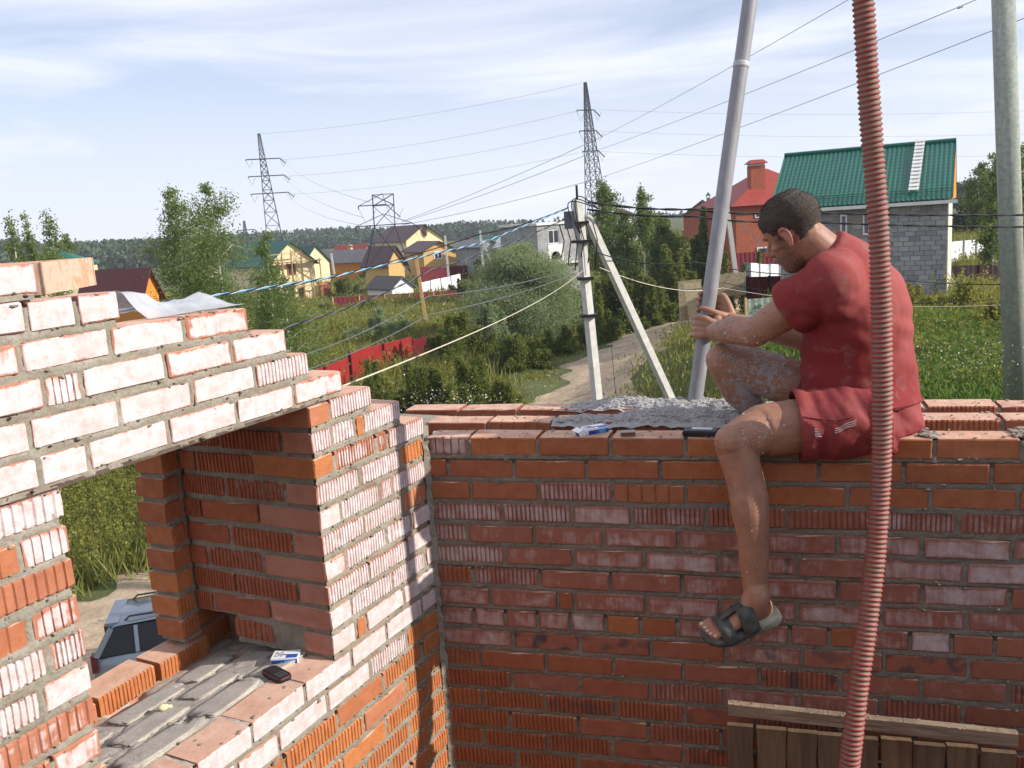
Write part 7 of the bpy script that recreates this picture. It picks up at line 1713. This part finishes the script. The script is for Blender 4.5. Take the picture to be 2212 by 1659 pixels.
# ---------------------------------------------------------------- grass and weeds
def scatter(n, x0, x1, y0, y1, rs, fn, power=1.):
    """ground points, denser nearby"""
    u = rs.rand(n); y = y0 * (y1 / y0) ** (u ** power); x = (rs.rand(n) * 2 - 1) * (y * .66 + 3); k = (x > x0) & (x < x1); x, y = x[k], y[k]; k = fn(x, y); return x[k], y[k]
def gza(x, y): return gvec(x, y) if len(x) else np.zeros(0)
def blades(x, y, h, w, rs, nb=5, spread=.12, lean=.35):
    z = gza(x, y); n = len(x); X = np.repeat(x, nb); Y = np.repeat(y, nb); Z = np.repeat(z, nb); Hh = np.repeat(h, nb) * rs.uniform(.55, 1.2, n * nb); Wd = np.repeat(w, nb)
    Sp = np.repeat(spread * np.ones(n) * (w / .02), nb); X = X + rs.normal(size=len(X)) * Sp; Y = Y + rs.normal(size=len(X)) * Sp
    a = rs.rand(len(X)) * 6.28; dx, dy = np.cos(a), np.sin(a); lx, ly = rs.normal(size=len(X)) * lean * Hh, rs.normal(size=len(X)) * lean * Hh
    V = np.stack([np.stack([X - dx * Wd / 2, Y - dy * Wd / 2, Z - .05], -1), np.stack([X + dx * Wd / 2, Y + dy * Wd / 2, Z - .05], -1), np.stack([X + lx, Y + ly, Z + Hh], -1)], 1).reshape(-1, 3)
    return V, np.arange(len(X) * 3).reshape(-1, 3)
patch = lambda x, y, s, sd: vnoise(x + 80, y + 10, s, sd)
rs = np.random.RandomState(5)
far_side = lambda x, y: (y > 19.2 + (x + 8.8) * 1.1)
clear = lambda x, y: (np.hypot(x + 6.7, y - 18.3) > 3.4) & (road_d(x, y) - np.where(far_side(x, y), 2.6 * np.clip((29 - y) / 6, 0, 1), 0) > rw_at(y) * (.80 + .35 * patch(x, y, .8, 3)))
x, y = scatter(120000, -80, 60, 11, 150, rs, clear, 1.0)
h = (.16 + .75 * patch(x, y, .22, 7) ** 1.5 + .25 * patch(x, y, .9, 8)) * (1 + y / 160); right = np.clip((x - 5) / 3, 0, 1) * (y < 34); h = h * (1 - .55 * right) ; h = np.where(road_d(x, y) < rw_at(y) + 1.0, h * .4, h); h = np.where((y > 26) & (road_d(x, y) < rw_at(y) + 5) & (x > -1), h * .25, h)
V, F = blades(x, y, h, .020 + .0022 * y, rs, 4)
lawn_m = (x > 8.2) & (y < 31)
xl_, yl_ = x[lawn_m], y[lawn_m]; x, y, h = x[~lawn_m], y[~lawn_m], h[~lawn_m]
V, F = blades(x, y, h, .020 + .0022 * y, rs, 4)
M_LAWN = foliage_mat('lawn_blade', (.070, .135, .020), (.12, .21, .035), (.19, .28, .06), .3)
hl = .10 + .22 * patch(xl_, yl_, .4, 29) ** 2
V2_, F2_ = blades(xl_, yl_, hl, .020 + .0022 * yl_, rs, 7, .22, .6)
tag(link('lawn', npmesh('lawn', V2_, F2_, M_LAWN)), 'bright green low grass right of the man', 'grass', kind='stuff')
tag(link('meadow_grass', npmesh('meadow_grass', V, F, M_GRASS)), 'tall uncut meadow grass over the whole plot', 'grass', kind='stuff')
# leafy weeds: stems with small leaves
def weeds(n, rs, fn, hfn, mat, name, label, y0=11, y1=110, s0=.045, leafn=16, power=1., sp=.10):
    x, y = scatter(n, -70, 55, y0, y1, rs, fn, power); z = gza(x, y); h = hfn(x, y); k = len(x); t_ = rs.rand(k, leafn) ** .8; lean = rs.normal(size=(k, 1, 2)) * .12
    C = np.stack([np.repeat(x[:, None], leafn, 1) + lean[:, :, 0] * t_ * h[:, None], np.repeat(y[:, None], leafn, 1) + lean[:, :, 1] * t_ * h[:, None], z[:, None] + t_ * h[:, None]], -1)
    C = C + rs.normal(size=C.shape) * np.array([1, 1, .3]) * (sp * (1.15 - t_))[:, :, None] * (1 + y / 60)[:, None, None]
    s = np.repeat(s0 + .0023 * y, leafn); V, F = leaves(C.reshape(-1, 3), s, rs, .3)
    o = link(name, npmesh(name, V, F, mat)); tag(o, label, 'weeds', kind='stuff'); return x, y, z, h
tall = lambda x, y: clear(x, y) & ~((y > 26) & (x > -1) & (road_d(x, y) < rw_at(y) + 3.5)) & ((patch(x, y, .25, 17) > .42) | (x < -6)) & ~((x > 6.5) & (y < 26) & (y > 19.5) & (patch(x, y, .3, 3) < .7))
wx, wy, wz, wh = weeds(17000, rs, tall, lambda x, y: .5 + .9 * patch(x, y, .3, 18) + .35 * rs.rand(len(x)), M_WEED, 'weeds', 'tall leafy yellowing weeds between the lane and the houses')
weeds(9000, rs, lambda x, y: clear(x, y) & (x > 2) & (y < 40) & ~((y > 24) & (road_d(x, y) < rw_at(y) + 4.5)), lambda x, y: .18 + .28 * patch(x, y, .5, 19), M_BUSH, 'ground_cover', 'low dark green leafy ground cover right of the lane', 12, 42, .05, 12, sp=.14)
weeds(5200, rs, lambda x, y: clear(x, y) & (x < -5.5) & (x > -22), lambda x, y: .8 + .9 * rs.rand(len(x)), M_WEED, 'roadside_weeds', 'head high green weeds on the far side of the lane below the window', 15, 34, .05, 34, .9, .11)
k = rs.rand(len(wx)) < .05; fx, fy, fz, fh = wx[k], wy[k], wz[k], wh[k]; nf = 7
C = np.stack([np.repeat(fx, nf), np.repeat(fy, nf), np.repeat(fz + fh, nf)], -1) + rs.normal(size=(len(fx) * nf, 3)) * .10; sel = patch(C[:, 0], C[:, 1], .35, 23) > .68; C = C[sel]
V, F = leaves(C, .03 + .0011 * C[:, 1], rs, .6, asp=.9); tag(link('white_flowers', npmesh('white_flowers', V, F, M_FLOW)), 'patches of small whitish flower heads on the weeds', 'flowers', kind='stuff')
cfl = onz(1010, 866, EYE - 6.4)
for (vx, vy, D_, n_) in ((1000, 862, 27, 110), (930, 860, 27, 40), (2130, 770, 17.5, 160), (2060, 745, 19, 70)):
    p = at(vx, vy, D_); C = np.array(tuple(p)) + rs.normal(size=(n_, 3)) * np.array([1.0, .8, .22]) * (D_ / 26); V, F = leaves(C, np.full(n_, .045 * D_ / 26), rs, .6, asp=.9)
    o = link('flower_patch', npmesh('flower_patch', V, F, M_FLOW)); tag(o, {1000: 'lilac white flower patch at the foot of the big bush', 930: 'small pale flower patch beside the stepped wall top', 2130: 'whitish flower patch in front of the round pole', 2060: 'sparse whitish flowers left of the round pole'}[vx], 'flowers', kind='stuff')
    C2 = C - np.array([0, 0, .25]) + rs.normal(size=C.shape) * .2; V, F = leaves(C2, np.full(n_, .10 * D_ / 26), rs, .3); link('leaves', npmesh('leaves', V, F, M_WEED), o)

# ---------------------------------------------------------------- trees and bushes one can tell apart
GB = 'birches'
T('left and shorter of the two full birches beside the cream house', 372, 405, 50, 'birch', 140, seed=21, dens=1.0, bare=.08, stems=1)
T('taller birch with a pale trunk right of its shorter neighbour', 452, 396, 48, 'birch', 165, seed=22, dens=1.0, bare=.08, stems=1)
T('slim young birch in front of the green roof', 572, 505, 44, 'birch', 95, seed=23, dens=1.0, bare=.08)
T('low birch growing in front of the cream gable', 610, 600, 42, 'birch', 110, seed=24, dens=.7, bare=.05)
T('sparse birch at the left edge above the brick stack', 20, 458, 46, 'birch', 60, seed=25, dens=.75, bare=.2)
T('middle one of the sparse birches at the far left', 55, 462, 47, 'birch', 50, seed=26, dens=.7, bare=.2)
T('rightmost of the sparse birches at the far left', 103, 452, 46, 'birch', 62, seed=27, dens=.8, bare=.2)
T('small faint tree behind the green hip roof', 140, 505, 95, 'birch', 55, seed=28, dens=.6, bare=.3)
T('big silvery willow bush left of the utility pole', 1146, 528, 56, 'willow', 150, seed=31, dens=2.3, bare=.0, stems=5, leaf=.15)
T('greyish willow shrub in the middle of the weedy plot', 815, 668, 60, 'bush', 175, seed=32, dens=2.0, mat=M_WILLOW, leaf=.16)
T('large dark bush beside the lane in the foreground', 1030, 735, 33, 'bush', 190, seed=33, dens=2.3)
T('dense bush between the red fence and the big dark bush', 905, 748, 34, 'bush', 160, seed=34, dens=2.0)
T('light green sapling clump in front of the red fence', 800, 772, 33, 'bush', 110, seed=35, dens=1.4)
T('small sapling clump at the left end of the red fence', 725, 790, 33, 'bush', 80, seed=36, dens=1.2)
T('olive bush hiding the scalloped fence end', 985, 668, 46, 'bush', 200, seed=37, dens=2.0)
T('pale young willow scrub between the olive bush and the silvery willow', 1062, 650, 50, 'bush', 120, seed=39, dens=1.8, mat=M_WILLOW)
T('pale scrub at the foot of the silvery willow beside the lane', 1205, 690, 48, 'bush', 110, seed=40, dens=1.6)
T('round bush below the silvery willow', 1120, 700, 44, 'bush', 150, seed=38, dens=1.7)
T('tall birch left of the others behind the utility pole brace', 1300, 388, 78, 'birch', 78, seed=41, dens=1.2, bare=.2)
T('thin birch with a round tuft on a long white trunk', 1386, 402, 72, 'birch', 44, seed=42, dens=.9, bare=.55)
T('drooping birch behind the pole brace', 1345, 455, 76, 'birch', 90, seed=43, dens=1.2, bare=.1)
T('drooping birch right of the thin white trunk', 1425, 462, 74, 'birch', 95, seed=44, dens=1.2, bare=.1)
for i, (vx, vy, D_, w, l) in enumerate([(1270, 600, 58, 110, 'bush right of the willow below the concrete house'), (1325, 560, 62, 120, 'thick bush behind the upper part of the brace'), (1390, 575, 60, 120, 'thick bush at the bend of the lane'), (1450, 520, 66, 130, 'broad leafy bush left of the grey pipe'), (1518, 452, 70, 120, 'tall bush below the brick gabled house'), (1560, 540, 56, 80, 'bush left of the slanting pole'), (1625, 520, 58, 80, 'bush in front of the brick house wall'), (1290, 650, 50, 110, 'low bush on the verge between pole and brace'), (1360, 650, 54, 90, 'dark low bush where the lane disappears'), (1430, 620, 56, 90, 'shadowed bush beside the board gate'), (1555, 640, 44, 70, 'weedy shrub right of the board gate')]):
    T(l, vx, vy, D_, 'bush', w, seed=50 + i, dens=1.5)
for i, (vx, vy, D_, w, l) in enumerate([(700, 655, 84, 70, 'bush before the left end of the maroon fence'), (795, 640, 88, 60, 'bush rising before the maroon fence under the shed'), (600, 705, 50, 120, 'bush at the foot of the low birch'), (1000, 600, 104, 100, 'bush left of the white car'), (1085, 590, 112, 70, 'bush behind the white car'), (800, 552, 150, 60, 'small tree beside the grey slate roof'), (1040, 545, 126, 60, 'bushy tree near the distant twin pole'), (745, 600, 115, 90, 'orchard bush right of the cream house'), (930, 700, 60, 80, 'bush at the foot of the wooden pole'), (1105, 545, 118, 60, 'bush above the white car behind the willow')]):
    T(l, vx, vy, D_, 'bush', w, seed=70 + i, dens=1.1)
for i, (vx, vy, D_, w, k_, l) in enumerate([(2118, 352, 88, 70, 'birch', 'slender birch right of the block house'), (2150, 330, 56, 60, 'birch', 'dark birch close to the round pole'), (2205, 315, 50, 80, 'birch', 'birch at the right picture edge'), (2085, 425, 95, 60, 'conifer', 'dark conifer behind the block house corner'), (2110, 410, 92, 60, 'conifer', 'dark conifer second from the block house'), (2140, 400, 86, 60, 'conifer', 'dark conifer left of the round pole'), (2170, 395, 84, 60, 'conifer', 'dark conifer behind the round pole'), (2220, 380, 60, 70, 'conifer', 'dark conifer right of the round pole'), (2190, 545, 44, 60, 'bush', 'dark bush behind the round pole')]):
    T(l, vx, vy, D_, k_, w, seed=90 + i, dens=1.1)
for i, (vx, vy, D_, w, l) in enumerate([(1975, 615, 33, 150, 'tall weeds patch in front of the block house'), (2080, 600, 32, 150, 'tall yellowish weeds right of the block house corner'), (1850, 640, 32, 160, 'weeds at the foot of the block wall'), (2150, 640, 28, 100, 'shrubby weeds left of the round pole')]):
    T(l, vx, vy, D_, 'bush', w, seed=110 + i, dens=1.3, mat=M_WEED)

# ---------------------------------------------------------------- wooded hills on the skyline
def hill(label, D, prof, seed, mat, dpt=90):
    """prof: (vx, vy) of the tree tops at distance D"""
    rs = np.random.RandomState(seed); pts = [at(vx, vy, D) for vx, vy in prof]; px = np.array([p.x for p in pts]); pz = np.array([p.z for p in pts])
    X = np.linspace(px[0], px[-1], 60); ygs = np.linspace(0, 1, 12); gx, gu = np.meshgrid(X, ygs); top = np.interp(gx, px, pz) - 9
    gz2 = EYE - 10 + (top - EYE + 10) * np.sin(np.clip(gu * 1.0, 0, 1) * math.pi / 2); gy2 = D - dpt + gu * dpt; V = np.stack([gx, gy2, gz2], -1).reshape(-1, 3); idx = np.arange(gx.size).reshape(gx.shape); F = np.stack([idx[:-1, :-1], idx[:-1, 1:], idx[1:, 1:], idx[1:, :-1]], -1).reshape(-1, 4)
    h_ = link('hill', npmesh('hill', V, F, simple('hill_soil', (.04, .06, .02), 1.) if 'hill_soil' not in bpy.data.materials else bpy.data.materials['hill_soil'])); tag(h_, kind='structure')
    n = 2100; x = rs.uniform(px[0], px[-1], n); u = rs.rand(n) ** .7; z0 = EYE - 10 + (np.interp(x, px, pz) - 9 - EYE + 10) * np.sin(u * math.pi / 2); y = D - dpt + u * dpt; hgt = rs.uniform(7, 10.5, n); k = 30
    t_ = rs.rand(n, k); a = rs.rand(n, k) * 6.28; rr = (1.6 + rs.rand(n, 1) * 1.6) * np.sqrt(np.clip(1 - np.abs(t_ * 2 - .85) ** 2.2, .02, 1)) * rs.rand(n, k) ** .4
    C = np.stack([x[:, None] + np.cos(a) * rr, y[:, None] + np.sin(a) * rr, z0[:, None] + hgt[:, None] * (.15 + .85 * t_)], -1).reshape(-1, 3); V, F = leaves(C, np.full(n * k, 1.55), rs, asp=.8)
    tag(link('forest', npmesh('forest', V, F, mat)), label, 'forest', kind='stuff')
hill('mixed wood on the skyline left of the birches', 420, [(-120, 515), (60, 520), (170, 527), (260, 522), (420, 515), (560, 512)], 1, M_FOREST)
hill('dark wood on the skyline behind the village houses', 560, [(480, 505), (640, 500), (760, 492), (870, 497), (1000, 482), (1100, 480), (1180, 486), (1300, 478), (1450, 470), (1620, 462)], 2, M_FOREST)
hill('wood on the skyline at the right behind the block house', 260, [(1980, 415), (2080, 408), (2200, 398), (2420, 380)], 3, M_CONIF, 60)

# ================================================================ air
t = NT('air'); vp = t.n('VolumePrincipled'); vp.inputs['Density'].default_value = .00036; vp.inputs['Color'].default_value = (.80, .86, 1.0, 1); vp.inputs['Anisotropy'].default_value = .2
t.t.nodes.remove(t.b); t.t.links.new(vp.outputs[0], t.o.inputs['Volume'])
mb = MB(); mb.box(-450, 450, -80, 690, EYE - 22, EYE + 48); hz_ = mb.build('haze', t.m); hz_['kind'] = 'stuff'; hz_['label'] = 'thin summer haze'
